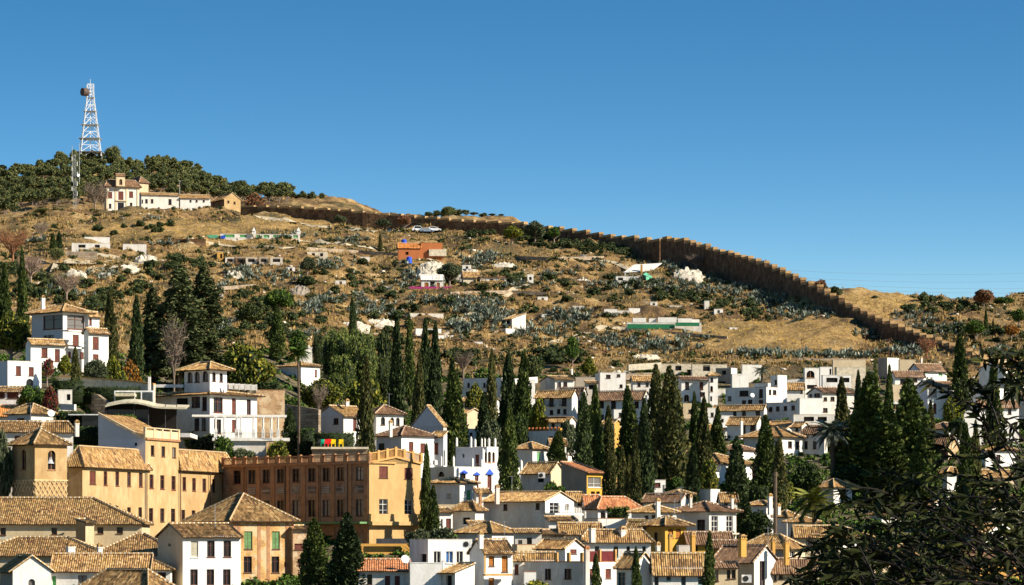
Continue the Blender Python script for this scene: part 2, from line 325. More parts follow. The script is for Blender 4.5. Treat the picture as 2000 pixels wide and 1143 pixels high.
gm = ramp(t, n2, [(0.50, (0, 0, 0)), (0.60, (0.75, 0.75, 0.75))])
hillc = mix(t, gm, straw, green)
rk = ramp(t, nz(t, pos(t, (1, .3, 1)), 0.3, 7, 0.8), [(0.62, (0, 0, 0)), (0.67, (0.8, 0.8, 0.8))]); hillc = mix(t, rk, hillc, (0.56, 0.47, 0.34))
gold = ramp(t, n3, [(0.38, (0.22, 0.13, 0.05)), (0.62, (0.60, 0.40, 0.14))])
sep = N(t, 'ShaderNodeSeparateColor'); t.links.new(at.outputs['Color'], sep.inputs[0])
hillc = mix(t, sep.outputs[1], hillc, gold)
spk = ramp(t, nz(t, pos(t, (1, 1, 1)), 1.6, 6, 0.8), [(0.35, (0.5, 0.5, 0.5)), (0.6, (1.15, 1.15, 1.15))]); hillc = mix(t, 1.0, hillc, spk, 'MULTIPLY')
vill = ramp(t, n3, [(0.35, (0.05, 0.05, 0.02)), (0.5, (0.14, 0.115, 0.06)), (0.66, (0.34, 0.27, 0.17))])
col = mix(t, sep.outputs[0], vill, hillc)
t.links.new(col, b.inputs['Base Color']); bump(t, b, nz(t, pos(t), 1.2, 8, 0.8), 1.0, 0.6)
me = npmesh('ground', Vv, Fq, ['ground_mat'])
at_ = me.color_attributes.new('zone', 'FLOAT_COLOR', 'POINT')
hm = hillmask(X, Y).ravel(); pf = px_.ravel(); pyf = HY-Z.ravel()/np.maximum(Y.ravel(), 1)*F; dF = Y.ravel()
def blob(cx, cy, rx, ry): return np.clip(1.6-1.6*((pf-cx)/rx)**2-1.6*((pyf-cy)/ry)**2, 0, 1)*(dF > 500)*(dF < 1250)
gl = np.maximum.reduce([blob(1500, 655, 240, 34), blob(1690, 600, 110, 26), blob(330, 450, 190, 22), blob(560, 437, 120, 14), blob(1750, 590, 60, 30), blob(450, 470, 90, 12), blob(80, 445, 40, 40)])
cc = np.zeros((len(hm), 4)); cc[:, 0] = hm; cc[:, 1] = gl*0.7+blob(1690, 600, 120, 30)*.3; cc[:, 3] = 1
at_.data.foreach_set('color', cc.ravel())
for p_ in me.polygons: p_.use_smooth = True
go = bpy.data.objects.new('ground', me); COL.link(go); tag(go, 'dry grassy hillside falling to the white hill town', kind='structure')
# ---------------------------------------------------------------- buildings
ZV = Vector((0, 0, 1))
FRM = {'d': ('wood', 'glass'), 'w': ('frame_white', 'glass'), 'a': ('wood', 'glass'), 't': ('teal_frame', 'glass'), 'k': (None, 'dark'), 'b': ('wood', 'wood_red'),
       'o': ('wood', 'wood_orange'), 'g': ('wood', 'green_blind'), 'c': ('frame_white', 'cream_blind'), 'n': ('frame_white', 'green_door'), 'B': ('frame_white', 'curtain_blue'), 'h': ('wood_red', 'glass'), 'A': ('brick_trim', 'dark')}
def face_s(C, e, px):      # distance along e from C where the photo column px crosses the face
    k = (px-CX)/F; return (k*C.y-C.x)/(e.x-k*e.y)
def wallface(mb, root, C, e, n, length, z0, z1, wins, mi=0, winlist=None, topfn=None):
    """wall from C along e (outward normal n) with real openings; wins given as photo px boxes (cx, ytop, w, h, style)"""
    hs_ = []
    for w in wins:
        px, pt, ww, hh, st = w[:5]
        s0 = face_s(C, e, px-ww/2); s1 = face_s(C, e, px+ww/2)
        if s0 > s1: s0, s1 = s1, s0
        Dm = C.y+e.y*(s0+s1)/2; t1 = (HY-pt)/F*Dm; t0 = (HY-pt-hh)/F*Dm
        s0 = max(s0, 0.12); s1 = min(s1, length-0.12); t0 = max(t0, z0+0.1); t1 = min(t1, z1-0.12)
        if s1-s0 < 0.2 or t1-t0 < 0.2: continue
        if any(not (s1 <= a-0.04 or s0 >= b_+0.04 or t1 <= c-0.04 or t0 >= d_+0.04) for a, b_, c, d_, _ in hs_): continue
        hs_.append((s0, s1, t0, t1, st))
    ss = sorted({0, length} | {h[0] for h in hs_} | {h[1] for h in hs_}); ts = sorted({z0, z1} | {h[2] for h in hs_} | {h[3] for h in hs_})
    pt_ = lambda s, z, dd=0.0: C.xy.to_3d()+e*s+ZV*z-n*dd
    flip = e.cross(ZV).dot(n) < 0
    def q(a, b_, c, d_, m_=mi): mb.poly([a, b_, c, d_] if not flip else [d_, c, b_, a], m_)
    for i in range(len(ss)-1):
        for j in range(len(ts)-1):
            cs, ct = (ss[i]+ss[i+1])/2, (ts[j]+ts[j+1])/2
            if any(h[0] < cs < h[1] and h[2] < ct < h[3] for h in hs_): continue
            q(pt_(ss[i], ts[j]), pt_(ss[i+1], ts[j]), pt_(ss[i+1], ts[j+1]), pt_(ss[i], ts[j+1]))
    dp = 0.24
    for s0, s1, t0, t1, st in hs_:
        q(pt_(s0, t0), pt_(s0, t0, dp), pt_(s0, t1, dp), pt_(s0, t1)); q(pt_(s1, t0, dp), pt_(s1, t0), pt_(s1, t1), pt_(s1, t1, dp))
        q(pt_(s0, t1, dp), pt_(s1, t1, dp), pt_(s1, t1), pt_(s0, t1)); q(pt_(s0, t0), pt_(s1, t0), pt_(s1, t0, dp), pt_(s0, t0, dp))
        W_, H_ = s1-s0, t1-t0
        if st in 'aA':        # arch: fill the upper corners
            r = W_/2; cz = t1-r; k = 5
            for sg in (-1, 1):
                arc = [pt_((s0+s1)/2+sg*r*math.cos(math.pi/2*i/k), cz+r*math.sin(math.pi/2*i/k), -0.002) for i in range(k+1)]
                cor = pt_(s0 if sg < 0 else s1, t1, -0.002)
                for i in range(k):
                    tri = [cor, arc[i], arc[i+1]]; nn = (tri[1]-tri[0]).cross(tri[2]-tri[0])
                    mb.poly(tri if nn.dot(n) > 0 else tri[::-1], mi)
        fm, pm = FRM[st]
        f = MB(); a = 0.07 if W_ > 0.6 else 0.05; back = 0.13
        if fm:
            B_ = lambda sa, sb, za, zb, d0=back, th=0.07: f.box(pt_(sa, za, d0+th), e*(sb-sa), n*th, ZV*(zb-za))
            B_(s0, s0+a, t0, t1); B_(s1-a, s1, t0, t1); B_(s0+a, s1-a, t1-a, t1); B_(s0+a, s1-a, t0, t0+a)
            if W_ > 0.75 and st != 'a': B_((s0+s1)/2-a/2, (s0+s1)/2+a/2, t0+a, t1-a, back+0.01)
            if H_ > 1.5 and st in 'wtdh': B_(s0+a, s1-a, t0+H_*0.68, t0+H_*0.68+a*.8, back+0.015)
            if st in 'tw' and H_ > 1.4: B_(s0+a, s1-a, t0+H_*0.34, t0+H_*0.34+a*.6, back+0.015)
        if not fm: f.box(pt_(s0, t0, dp), e*W_, n*0.03, ZV*0.05)
        else: f.box(pt_(s0-0.06, t0-0.09, 0.0), e*(W_+.12), n*0.09, ZV*0.085)
        wo_ = f.build('window', [fm or 'dark'], root)
        p = MB(); p.poly([pt_(s0, t0, dp-.01), pt_(s1, t0, dp-.01), pt_(s1, t1, dp-.01), pt_(s0, t1, dp-.01)] if not flip else [pt_(s0, t1, dp-.01), pt_(s1, t1, dp-.01), pt_(s1, t0, dp-.01), pt_(s0, t0, dp-.01)])
        isblind = pm in ('wood_red', 'wood_orange', 'green_blind', 'cream_blind', 'green_door')
        if isblind:
            p = MB(); nsl = max(3, int(H_/0.16))
            for k in range(nsl):
                za = t0+H_*k/nsl; p.box(pt_(s0+a, za, dp-0.05), e*(W_-2*a), n*0.05, ZV*(H_/nsl*0.82))
            p.box(pt_(s0+.02, t0+.02, dp-0.01), e*(W_-.04), n*0.01, ZV*(H_-.04))
        p.build('shutter' if isblind else ('curtain' if pm == 'curtain_blue' else 'pane'), [pm], wo_)  # dark sheets here stand for shaded openings, the others are glass
    return hs_
def roofplane(mb, pts, pitch=0.30, amp=0.055, mi=0, rng=rnd):
    """corrugated tiled plane; pts: eave0, eave1, then the upper corners (counter-clockwise from outside)"""
    A, B = Vector(pts[0]), Vector(pts[1]); u = (B-A); Lu = u.length
    if Lu < 0.3: mb.poly(pts, mi); return
    u /= Lu; nrm = Vector((0, 0, 0))
    for i in range(1, len(pts)-1): nrm += (Vector(pts[i])-A).cross(Vector(pts[i+1])-A)
    nrm.normalize()
    if nrm.z < 0: nrm = -nrm
    v = nrm.cross(u).normalized()
    if v.z < 0: v = -v
    Q = [((Vector(p)-A).dot(u), (Vector(p)-A).dot(v)) for p in pts]
    us = [q[0] for q in Q]; u0, u1 = min(us), max(us)
    def vr(x):
        lo, hi = 1e9, -1e9
        for i in range(len(Q)):
            (a, b_), (c, d_) = Q[i], Q[(i+1) % len(Q)]
            if abs(a-c) < 1e-7: 
                if abs(a-x) < 1e-5: lo = min(lo, b_, d_); hi = max(hi, b_, d_)
                continue
            tt = (x-a)/(c-a)
            if -1e-6 <= tt <= 1+1e-6: y = b_+(d_-b_)*tt; lo = min(lo, y); hi = max(hi, y)
        return (lo, hi) if hi >= lo else (0, 0)
    n_ = max(2, int((u1-u0)/pitch)); st = (u1-u0)/n_; prev = None; nv = 2
    for k in range(2*n_+1):
        x = min(max(u0+st*k/2, u0+1e-4), u1-1e-4); lo, hi = vr(x); h = amp if k % 2 else -amp*0.4
        h += rng.uniform(-.02, .02)
        row = []
        for j in range(nv+1):
            y = lo+(hi-lo)*j/nv; row.append((A+u*x+v*y+nrm*(h-0.05*math.sin(math.pi*j/nv)*(1 if nv > 1 else 0)+.03*math.sin(x*.9+y)), x, y))
        if prev:
            tu = (k-1)//2+0.5
            for j in range(nv):
                a, b_, c, d_ = prev[j], row[j], row[j+1], prev[j+1]
                mb.poly([a[0], b_[0], c[0], d_[0]], mi, [(tu, a[2]/0.42+13.5*0), (tu, b_[2]/0.42), (tu, c[2]/0.42), (tu, d_[2]/0.42)])
        prev = row
def ridgeline(mb, p, q, r=0.12, seg=0.5):
    p, q = Vector(p), Vector(q); L = (q-p).length
    if L < 0.4: return
    n_ = max(1, int(L/seg)); d = (q-p)/L; s = d.cross(ZV)
    if s.length < 1e-3: return
    s.normalize(); up = s.cross(d); 
    if up.z < 0: up = -up
    for k in range(n_):
        a = p+d*(L*k/n_); b_ = p+d*(L*(k+0.74)/n_); c = p+d*(L*(k+1)/n_)
        for (x, y, mi, rr) in ((a, b_, 0, r), (b_, c, 1, r*0.85)):
            A1, A2, A3 = x-s*rr-up*.03, x+up*rr*1.3, x+s*rr-up*.03; B1, B2, B3 = y-s*rr-up*.03, y+up*rr*1.3, y+s*rr-up*.03
            mb.poly([A1, B1, B2, A2], mi); mb.poly([A2, B2, B3, A3], mi); mb.poly([A1, A2, A3], mi); mb.poly([B3, B2, B1], mi)
def roof(root, O, e1, e2, a, b, z, kind, rh, ov, mat, near, wallmats, gablewall=True):
    """O = plan origin (near corner), a along e1, b along e2, z = wall top"""
    pitch = 0.25 if near else 0.36; amp = 0.05 if near else 0.055
    w = lambda s, t, zz: O+e1*s+e2*t+ZV*(zz-O.z)
    rm = MB(); cap = MB(); sof = MB(); wal = MB()
    if kind == 'hip':
        m_ = min(a, b)/2; 
        if a >= b: r0, r1 = (b/2, b/2), (a-b/2, b/2)
        else: r0, r1 = (a/2, a/2), (a/2, b-a/2)
        sl_ = rh/m_; ze = z-ov*sl_*0+0.0; zt = z+rh
        c = [w(-ov, -ov, z), w(a+ov, -ov, z), w(a+ov, b+ov, z), w(-ov, b+ov, z)]; t0, t1 = w(*r0, zt), w(*r1, zt)
        if a >= b: planes = [(c[0], c[1], t1, t0), (c[1], c[2], t1), (c[2], c[3], t0, t1), (c[3], c[0], t0)]; hips = [(c[0], t0), (c[1], t1), (c[2], t1), (c[3], t0), (t0, t1)]
        else: planes = [(c[0], c[1], t0), (c[1], c[2], t1, t0), (c[2], c[3], t1), (c[3], c[0], t0, t1)]; hips = [(c[0], t0), (c[1], t0), (c[2], t1), (c[3], t1), (t0, t1)]
        for p in planes: roofplane(rm, p, pitch, amp)
        for p, q in hips: ridgeline(cap, p+ZV*.08, q+ZV*.08)
        edges = [(c[0], c[1]), (c[1], c[2]), (c[2], c[3]), (c[3], c[0])]
    elif kind in ('ga', 'gb'):
        zt = z+rh
        if kind == 'ga':      # ridge along e1
            sl_ = rh/(b/2); ze = z-ov*sl_
            c = [w(-.15, -ov, ze), w(a+.15, -ov, ze), w(a+.15, b+ov, ze), w(-.15, b+ov, ze)]; t0, t1 = w(-.15, b/2, zt), w(a+.15, b/2, zt)
            roofplane(rm, (c[0], c[1], t1, t0), pitch, amp); roofplane(rm, (c[2], c[3], t0, t1), pitch, amp)
            for s in (0, a):
                tri = [w(s, 0, z), w(s, b, z), w(s, b/2, zt-.02)]; nn = (tri[1]-tri[0]).cross(tri[2]-tri[0])
                wal.poly(tri if nn.dot(e1)*(1 if s else -1) > 0 else tri[::-1], 0 if s == 0 else 1)
            edges = [(c[0], c[1]), (c[2], c[3])]; verge = [(c[0], t0), (c[3], t0), (c[1], t1), (c[2], t1)]
        else:
            sl_ = rh/(a/2); ze = z-ov*sl_
            c = [w(-ov, -.15, ze), w(a+ov, -.15, ze), w(a+ov, b+.15, ze), w(-ov, b+.15, ze)]; t0, t1 = w(a/2, -.15, zt), w(a/2, b+.15, zt)
            roofplane(rm, (c[1], c[2], t1, t0), pitch, amp); roofplane(rm, (c[3], c[0], t0, t1), pitch, amp)
            for s in (0, b):
                tri = [w(0, s, z), w(a, s, z), w(a/2, s, zt-.02)]; nn = (tri[1]-tri[0]).cross(tri[2]-tri[0])
                wal.poly(tri if nn.dot(e2)*(1 if s else -1) > 0 else tri[::-1], 1)
            edges = [(c[1], c[2]), (c[3], c[0])]; verge = [(c[0], t0), (c[1], t0), (c[2], t1), (c[3], t1)]
        ridgeline(cap, t0+ZV*.08, t1+ZV*.08)
        for p, q in verge: ridgeline(cap, p+ZV*.05, q+ZV*.05, 0.09)
    elif kind in ('sr', 'sl'):     # shed: low along the right face (sr) / along the left face (sl)
        zt = z+rh
        if kind == 'sr':
            c = [w(-.15, -ov, z-ov*rh/b), w(a+.15, -ov, z-ov*rh/b), w(a+.15, b, zt), w(-.15, b, zt)]
            wal.poly([w(0, b, z), w(0, 0, z), w(0, b, zt-.02)], 0); wal.poly([w(a, 0, z), w(a, b, z), w(a, b, zt-.02)], 1); wal.poly([w(a, b, z), w(0, b, z), w(0, b, zt-.02), w(a, b, zt-.02)], 1)
        else:
            c = [w(-ov, b+.15, z-ov*rh/a), w(-ov, -.15, z-ov*rh/a), w(a, -.15, zt), w(a, b+.15, zt)]
            wal.poly([w(0, 0, z), w(a, 0, z), w(a, 0, zt-.02)], 1); wal.poly([w(a, b, z), w(0, b, z), w(a, b, zt-.02)], 1); wal.poly([w(a, 0, z), w(a, b, z), w(a, b, zt-.02), w(a, 0, zt-.02)], 1)
        roofplane(rm, c, pitch, amp); edges = [(c[0], c[1])]; ridgeline(cap, c[3]+ZV*.05, c[2]+ZV*.05); ridgeline(cap, c[0]+ZV*.05, c[3]+ZV*.05, .09); ridgeline(cap, c[1]+ZV*.05, c[2]+ZV*.05, .09)
    elif kind == 'flat':
        th = 0.22; zz = z-0.45
        for (s0, t0, s1, t1) in ((0, 0, a, th), (0, b-th, a, b), (0, th, th, b-th), (a-th, th, a, b-th)):
            rm.box(w(s0-.03, t0-.03, z-0.02), e1*(s1-s0+.06), e2*(t1-t0+.06), ZV*0.08, 0)
        rm.poly([w(th, th, zz), w(a-th, th, zz), w(a-th, b-th, zz), w(th, b-th, zz)], 0)
        for (s0, t0, s1, t1) in ((th, th, a-th, th), (a-th, b-th, th, b-th), (a-th, th, a-th, b-th), (th, b-th, th, th)):
            rm.poly([w(s1, t1, zz), w(s0, t0, zz), w(s0, t0, z-.02), w(s1, t1, z-.02)], 0)
        ro = rm.build('roof', [mat if mat in ('white', 'cream', 'concrete', 'brick_trim', 'convent', 'tapial', 'white_old', 'hotel_end', 'rock_white', 'white_shaded', 'white_clean') else 'white_old'], root); return ro
    # underside board and eave fascia give the roof its thickness
    if kind != 'flat':
        for f in list(rm.f)[:0]: pass
        P_ = [c[0], c[1], c[2], c[3]]
        dz = ZV*-0.10
        if kind == 'hip': sof.poly([p+dz for p in P_[::-1]], 0)
        elif kind in ('ga', 'gb'):
            if kind == 'ga': sof.poly([t0+dz, t1+dz, c[1]+dz, c[0]+dz]); sof.poly([t1+dz, t0+dz, c[3]+dz, c[2]+dz])
            else: sof.poly([t1+dz, c[2]+dz, c[1]+dz, t0+dz]); sof.poly([t0+dz, c[0]+dz, c[3]+dz, t1+dz])
        else: sof.poly([p+dz for p in P_[::-1]])
        for p, q in edges:
            sof.poly([p+dz, q+dz, q, p], 0); sof.poly([p, q, q+dz, p+dz], 0)
    ro = rm.build('roof', [mat], root)
    cap.build('ridge_tiles', [mat, 'mortar'], ro); sof.build('eaves', ['soffit'], ro)
    if kind in ('ga', 'gb'):
        for f_, m_ in zip(wal.f, wal.m): g_ = MB(); g_.poly([wal.v[i] for i in f_], m_); g_.build('gable', wallmats, root)
    else: wal.build('gable', wallmats, root)
    return ro
def chimney(root, px, py, w, h, D, mat='white', cap='tile'):
    s = D/F; c = P(px, py+h, D); mb = MB(); e1 = Vector((.85, .52, 0)); e2 = Vector((-.52, .85, 0)); W_ = w*s*0.85; H_ = h*s
    mb.cbox(c, e1, e2, W_, W_*.8, H_); mb.cbox(c+ZV*H_, e1, e2, W_*1.18, W_, .12)
    o = mb.build('chimney', [mat], root); c2 = MB()
    for sx in (-1, 1):
        for sy in (-1, 1): c2.cbox(c+ZV*(H_+.12)+e1*W_*.4*sx+e2*W_*.3*sy, e1, e2, .12, .12, .25)
    c2.cbox(c+ZV*(H_+.37), e1, e2, W_*1.1, W_*.95, .10); c2.cbox(c+ZV*(H_+.47), e1, e2, W_*.6, W_*.5, .12)
    c2.build('chimney_cap', [cap], o); return o
HOUSES = []
def H(label, D, l, c, r, eave, roofk='hip', rh=None, th=None, wall='white', wl=None, rm='tile', Lw=(), Rw=(), ch=(), name='white_house', cat='house', parent=None,
      base=None, bdef=8.0, ov=0.45, group=None, zb=None, plinth=None):
    """l / c / r: photo columns of the left end, near corner and right end; eave: photo row of the wall top at the corner; th: yaw in degrees of the right-hand face"""
    s = F/D
    if th is None: th = max(18, min(66, math.degrees(math.atan2(max(c-l, 1), max(r-c, 1))))) if c-l > 0.5 else 4
    C = Vector(((c-CX)/F*D, D, 0)); z1 = (HY-eave)/F*D
    tr = R(th); e1 = Vector((math.cos(tr), math.sin(tr), 0)); e2 = Vector((-math.sin(tr), math.cos(tr), 0))
    a = face_s(C, e1, r); b = face_s(C, e2, l) if c-l > 0.5 else bdef
    if r-c < 0.5: a = bdef
    a = max(1.2, min(a, 70)); b = max(1.2, min(b, 70))
    if zb is None:
        zs = [float(zbase((C+e1*i*a+e2*j*b).x, (C+e1*i*a+e2*j*b).y)) for i in (0, 1) for j in (0, 1)]
        z0 = min(zs)-1.0
        if base is not None: z0 = (HY-base)/F*D
        z0 = min(z0, z1-1.5)
    else: z0 = zb
    root = parent or empty(name, (C.x, C.y, z0), label, cat, group)
    near = D < 480; wl = wl or wall  # left walls often get a duller coat that paints in their shade
    mb = MB(); q = (C+e1*a+e2*b)
    zt = z1 if roofk != 'flat' else z1-0.02
    wallface(mb, root, C, e2, -e1, b, z0, zt, Lw, 0); wallface(mb, root, C, e1, -e2, a, z0, zt, Rw, 1)
    A1 = C+e1*a; B1 = C+e2*b; up = lambda v, z: Vector((v.x, v.y, z))
    mb.poly([up(A1, z0), up(q, z0), up(q, zt), up(A1, zt)], 1); mb.poly([up(q, z0), up(B1, z0), up(B1, zt), up(q, zt)], 1)
    mb.build('wall', [wl, wall], root)
    if rh is None: rh = min(a, b)/2*0.42 if roofk == 'hip' else (b if roofk == 'ga' else a)/2*0.45
    else: rh = rh/s
    if roofk != 'none': roof(root, up(C, z1), e1, e2, a, b, z1, roofk, rh, ov, rm if roofk != 'flat' or rm != 'tile' else 'white_old', near, [wl, wall])
    for k in ch:
        px, py, w, h = k[:4]; chimney(root, px, py, w, h, D+k[4] if len(k) > 4 and not isinstance(k[4], str) else D+b*0.35, k[5] if len(k) > 5 else 'white')
    root['_b'] = b
    H.last = dict(C=C, e1=e1, e2=e2, a=a, b=b, z0=z0, z1=z1, D=D)
    del root['_b']
    return root
def pxbox(root, name, mat, D, x0, x1, y0, y1, depth, th=0, label=None, kind=None):   # box part with front face at distance D between photo columns/rows
    tr = R(th); e1 = Vector((math.cos(tr), math.sin(tr), 0)); e2 = Vector((-math.sin(tr), math.cos(tr), 0))
    C = Vector(((x0-CX)/F*D, D, (HY-y1)/F*D)); a = face_s(C, e1, x1); mb = MB(); mb.box(C, e1*a, e2*depth, ZV*((y1-y0)/F*D))
    return mb.build(name, [mat], root, label=label, kind=kind)
def row(xs, y, w, h, st, dy=0): return [(x, y+dy*i, w, h, st) for i, x in enumerate(xs)]
# ================================================================ convent, hotel and the left foreground
H('church nave with long brown tiled roof and cream wall in the left foreground', 393, -120, -119.6, 277, 1024, 'hip', 52, 2, 'convent_pale', rm='tile_old',
  Rw=[(6, 1031, 11, 14, 'd'), (106, 1031, 11, 13, 'd'), (196, 1030, 12, 12, 'd'), (234, 1030, 12, 12, 'd')], bdef=13, name='church_nave', cat='church nave')
nave = bpy.context.scene.collection.objects['church_nave']
H('', 390, 148, 167, 181, 1020, 'sr', 6, 40, 'convent_pale', 'convent', rm='tile_old', parent=nave, bdef=4)  # darker left face, its shade painted by the second colour
pxbox(nave, 'coping', 'mortar', 391.8, -115, 166, 1049, 1053, .5)
H('low brown tiled roof with two white green-capped chimneys in front of the long nave', 378, -60, -59.6, 207, 1086, 'hip', 36, 2, 'cream', rm='tile_old', bdef=10, name='tiled_building', cat='building',
  ch=[(138, 1070, 17, 16, -2, 'white'), (195, 1071, 11, 18, -2, 'white')])
H('brown tiled roof with tile ridge behind the small white house at lower left', 377, 186, 186.4, 352, 1084, 'hip', 41, 3, 'white', rm='tile_old', Rw=[], bdef=9, name='tiled_building', cat='building')
H('small white house with ochre tiled roof between the gabled barn and the white shuttered house', 367, 214, 214.4, 333, 1113, 'hip', 27, 3, 'white', rm='tile', Rw=[(316, 1095, 13, 8, 'b'), (316, 1118, 16, 12, 'd')], bdef=6.5)
H('long white building with ochre roof joined to the gabled barn in the bottom left corner', 366, 99, 99.5, 292, 1113, 'ga', 30, 2, 'white', rm='tile', Rw=[(105, 1125, 10, 20, 'n'), (161, 1124, 17, 18, 'd')], bdef=6.5)
H('white gabled barn with a tiny square window under the apex in the bottom left corner', 361, 0, 25, 100, 1113, 'gb', 27, 18, 'white_clean', 'concrete', rm='tile', Rw=[(66, 1094, 4, 5, 'k'), (62, 1131, 13, 14, 'a')])  # grey left wall is white plaster with shade painted in
H('dark tiled hip roof cut off by the bottom edge left of the white shuttered house', 350, 150, 289, 348, 1160, 'hip', 46, 52, 'cream', rm='tile_old', name='tiled_building', cat='building', ov=.6)
# white shuttered house
H('tall white house with cream blind and six windows beside the ochre brick house', 370, 308, 357, 470, 1047, 'ga', 24, 28, 'white_clean', 'cream', rm='tile_old', bdef=9,
  Rw=[(380, 1056, 15, 33, 'c'), (412, 1056, 15, 32, 'd'), (444, 1056, 15, 32, 'd'), (379, 1112, 15, 31, 'd'), (411, 1112, 15, 31, 'd'), (443, 1112, 15, 31, 'd')], Lw=[(331, 1062, 5, 5, 'k')])
ob = H('ochre brick house with green blinds and a steep hipped roof beside the brick hotel', 388, 372, 452, 571, 1018, 'hip', 54, 36, 'ochre_brick', rm='tile_old', name='brick_house', ov=.7,
  Rw=[(485, 1038, 16, 35, 'g'), (539, 1038, 15, 35, 'g'), (484, 1087, 16, 32, 'd'), (538, 1087, 15, 32, 'd'), (558, 1098, 6, 9, 'k')])
for x in (455, 463, 503, 521, 558, 568): 
    i_ = H.last; s_ = face_s(i_['C'], i_['e1'], x); mb = MB(); mb.box((i_['C']+i_['e1']*s_-i_['e2']*0.04).xy.to_3d()+ZV*i_['z0'], i_['e1']*.42, i_['e2']*.04, ZV*(i_['z1']-i_['z0']-.02)); mb.build('brick_pier', ['brick_trim'], ob)
H('narrow cream brick annex squeezed between the ochre brick house and the dark cypresses', 392, 560, 572, 604, 1033, 'sr', 6, 20, 'brick_light', rm='tile', Rw=[(585, 1062, 20, 12, 'b'), (588, 1092, 14, 12, 'b')], name='brick_annex', cat='house')
# ---- bell tower
bt = H('square brick bell tower with pyramid tile roof and arched bell opening', 402, 24, 68, 131, 868, 'hip', 31, 40, 'convent', rm='tile_old', Rw=[(101, 880, 15, 38, 'A')], Lw=[(46, 878, 9, 40, 'A')], name='bell_tower', cat='bell tower', ov=.5)
i_ = H.last; C, e1, e2, a, b = i_['C'], i_['e1'], i_['e2'], i_['a'], i_['b']; zt = (HY-939)/F*402; zl = (HY-972)/F*402
mb = MB(); mb.box((C-e1*.1-e2*.1).xy.to_3d()+ZV*zt, e1*(a+.2), e2*(b+.2), ZV*.16); mb.build('string_course', ['pattern_stone'], bt)
lat = MB(); nn = 7
for (o_, e, ln, n) in ((C, e1, a, -e2), (C, e2, b, -e1)):
    for k in range(nn):
        s0 = ln*k/nn; s1 = ln*(k+1)/nn
        for rr in range(2):
            za = zl+(zt-zl)*rr/2; zb_ = zl+(zt-zl)*(rr+1)/2; zm = (za+zb_)/2
            p0 = o_.xy.to_3d()+e*s0; pm = o_.xy.to_3d()+e*(s0+s1)/2; p1 = o_.xy.to_3d()+e*s1; w_ = n*.05
            lat.tube(p0+ZV*zm+w_, pm+ZV*zb_+w_, .09, n=4); lat.tube(pm+ZV*zb_+w_, p1+ZV*zm+w_, .09, n=4); lat.tube(p0+ZV*zm+w_, pm+ZV*za+w_, .09, n=4); lat.tube(pm+ZV*za+w_, p1+ZV*zm+w_, .09, n=4)
lat.build('lattice_band', ['pattern_stone'], bt)
bl = MB(); bc = C+e1*face_s(C, e1, 101)+e2*.5; bc.z = (HY-905)/F*402
pr = [(.12, .95), (.3, .85), (.36, .5), (.45, .2), (.62, 0)]
for (r0, z0_), (r1, z1_) in zip(pr, pr[1:]): bl.tube(bc+ZV*z0_, bc+ZV*z1_, r0, r1, 10)
bl.build('bell', ['grey_metal'], bt)
# ---- convent wings (one long facade)
cv = H('long ochre convent with rows of small dark windows and a taller central block', 411, 133, 161, 288, 912, 'hip', 40, 72, 'convent', 'convent', name='convent', cat='convent', bdef=14, ov=.55,
  Rw=[(181, 920, 12, 26, 'b')]+row([206, 229, 252, 275], 921, 7, 27, 'h', 1)+row([252, 274], 991, 7, 22, 'd'))
i0 = H.last
# central block (in line with the facade)
def facecol(px): s = face_s(i0['C'], i0['e1'], px); return i0['C']+i0['e1']*s
c1 = facecol(284); c2 = facecol(350)
def wing(p, px_l, px_c, px_r, eave, kind, rh, Rw, Lw=(), wl=None, rm='tile', ov=.55, mat='convent', th=72, nearoff=0.0, bdef=14):
    H('', p.y-nearoff, px_l, px_c, px_r, eave, kind, rh, th, mat, wl, rm=rm, Rw=Rw, Lw=Lw, parent=cv, ov=ov, bdef=bdef)
    return H.last
ic = wing(c1, 192, 284, 349, 858, 'none', 0, row([298, 319, 340], 870, 7, 20, 'd', 2)+row([296, 317, 339], 927, 8, 27, 'h', 1.5)+row([274, 295, 317, 338], 992, 8, 26, 'd', 0.6), Lw=[(265, 865, 5, 6, 'k')], wl='white_shaded', nearoff=.25)
C, e1, e2, a, b, z1 = (ic[k] for k in ('C', 'e1', 'e2', 'a', 'b', 'z1')); rise = (857-812)/F*C.y*1.12
w = lambda s, t, z: (C+e1*s+e2*t).xy.to_3d()+ZV*z
mb = MB(); mb.poly([w(0, b, z1), w(0, 0, z1), w(0, b, z1+rise)], 0); mb.poly([w(a, 0, z1), w(a, b, z1), w(a, b, z1+rise)], 1); mb.poly([w(a, b, z1), w(0, b, z1), w(0, b, z1+rise), w(a, b, z1+rise)], 1); mb.build('gable', ['white_shaded', 'convent'], cv)
rmb = MB(); roofplane(rmb, [w(-.2, -.1, z1), w(a+.2, -.1, z1), w(a+.2, b, z1+rise), w(-.2, b, z1+rise)]); ro = rmb.build('roof', ['tile'], cv)
mb = MB(); mb.box(w(-.15, .0, z1+.02), e1*.3, (w(0, b, z1+rise)-w(0, 0, z1)), ZV*.22); mb.build('verge_coping', ['convent_pale'], ro)
mb = MB(); mb.box(w(-.1, -.25, z1-.05), e1*(a+.2), e2*.35, ZV*.28); mb.build('cornice', ['brick_trim'], cv)
mb = MB()
for k in range(5): mb.box(w(a*k/4-.2, -.1, z1+.23), e1*.4, e2*.3, ZV*1.25)
for k in range(4): mb.box(w(a*k/4+.2, -.02, z1+.23), e1*(a/4-.4), e2*.14, ZV*1.0)
mb.box(w(-.2, -.14, z1+1.48), e1*(a+.4), e2*.36, ZV*.12); mb.build('parapet', ['convent_pale'], cv)
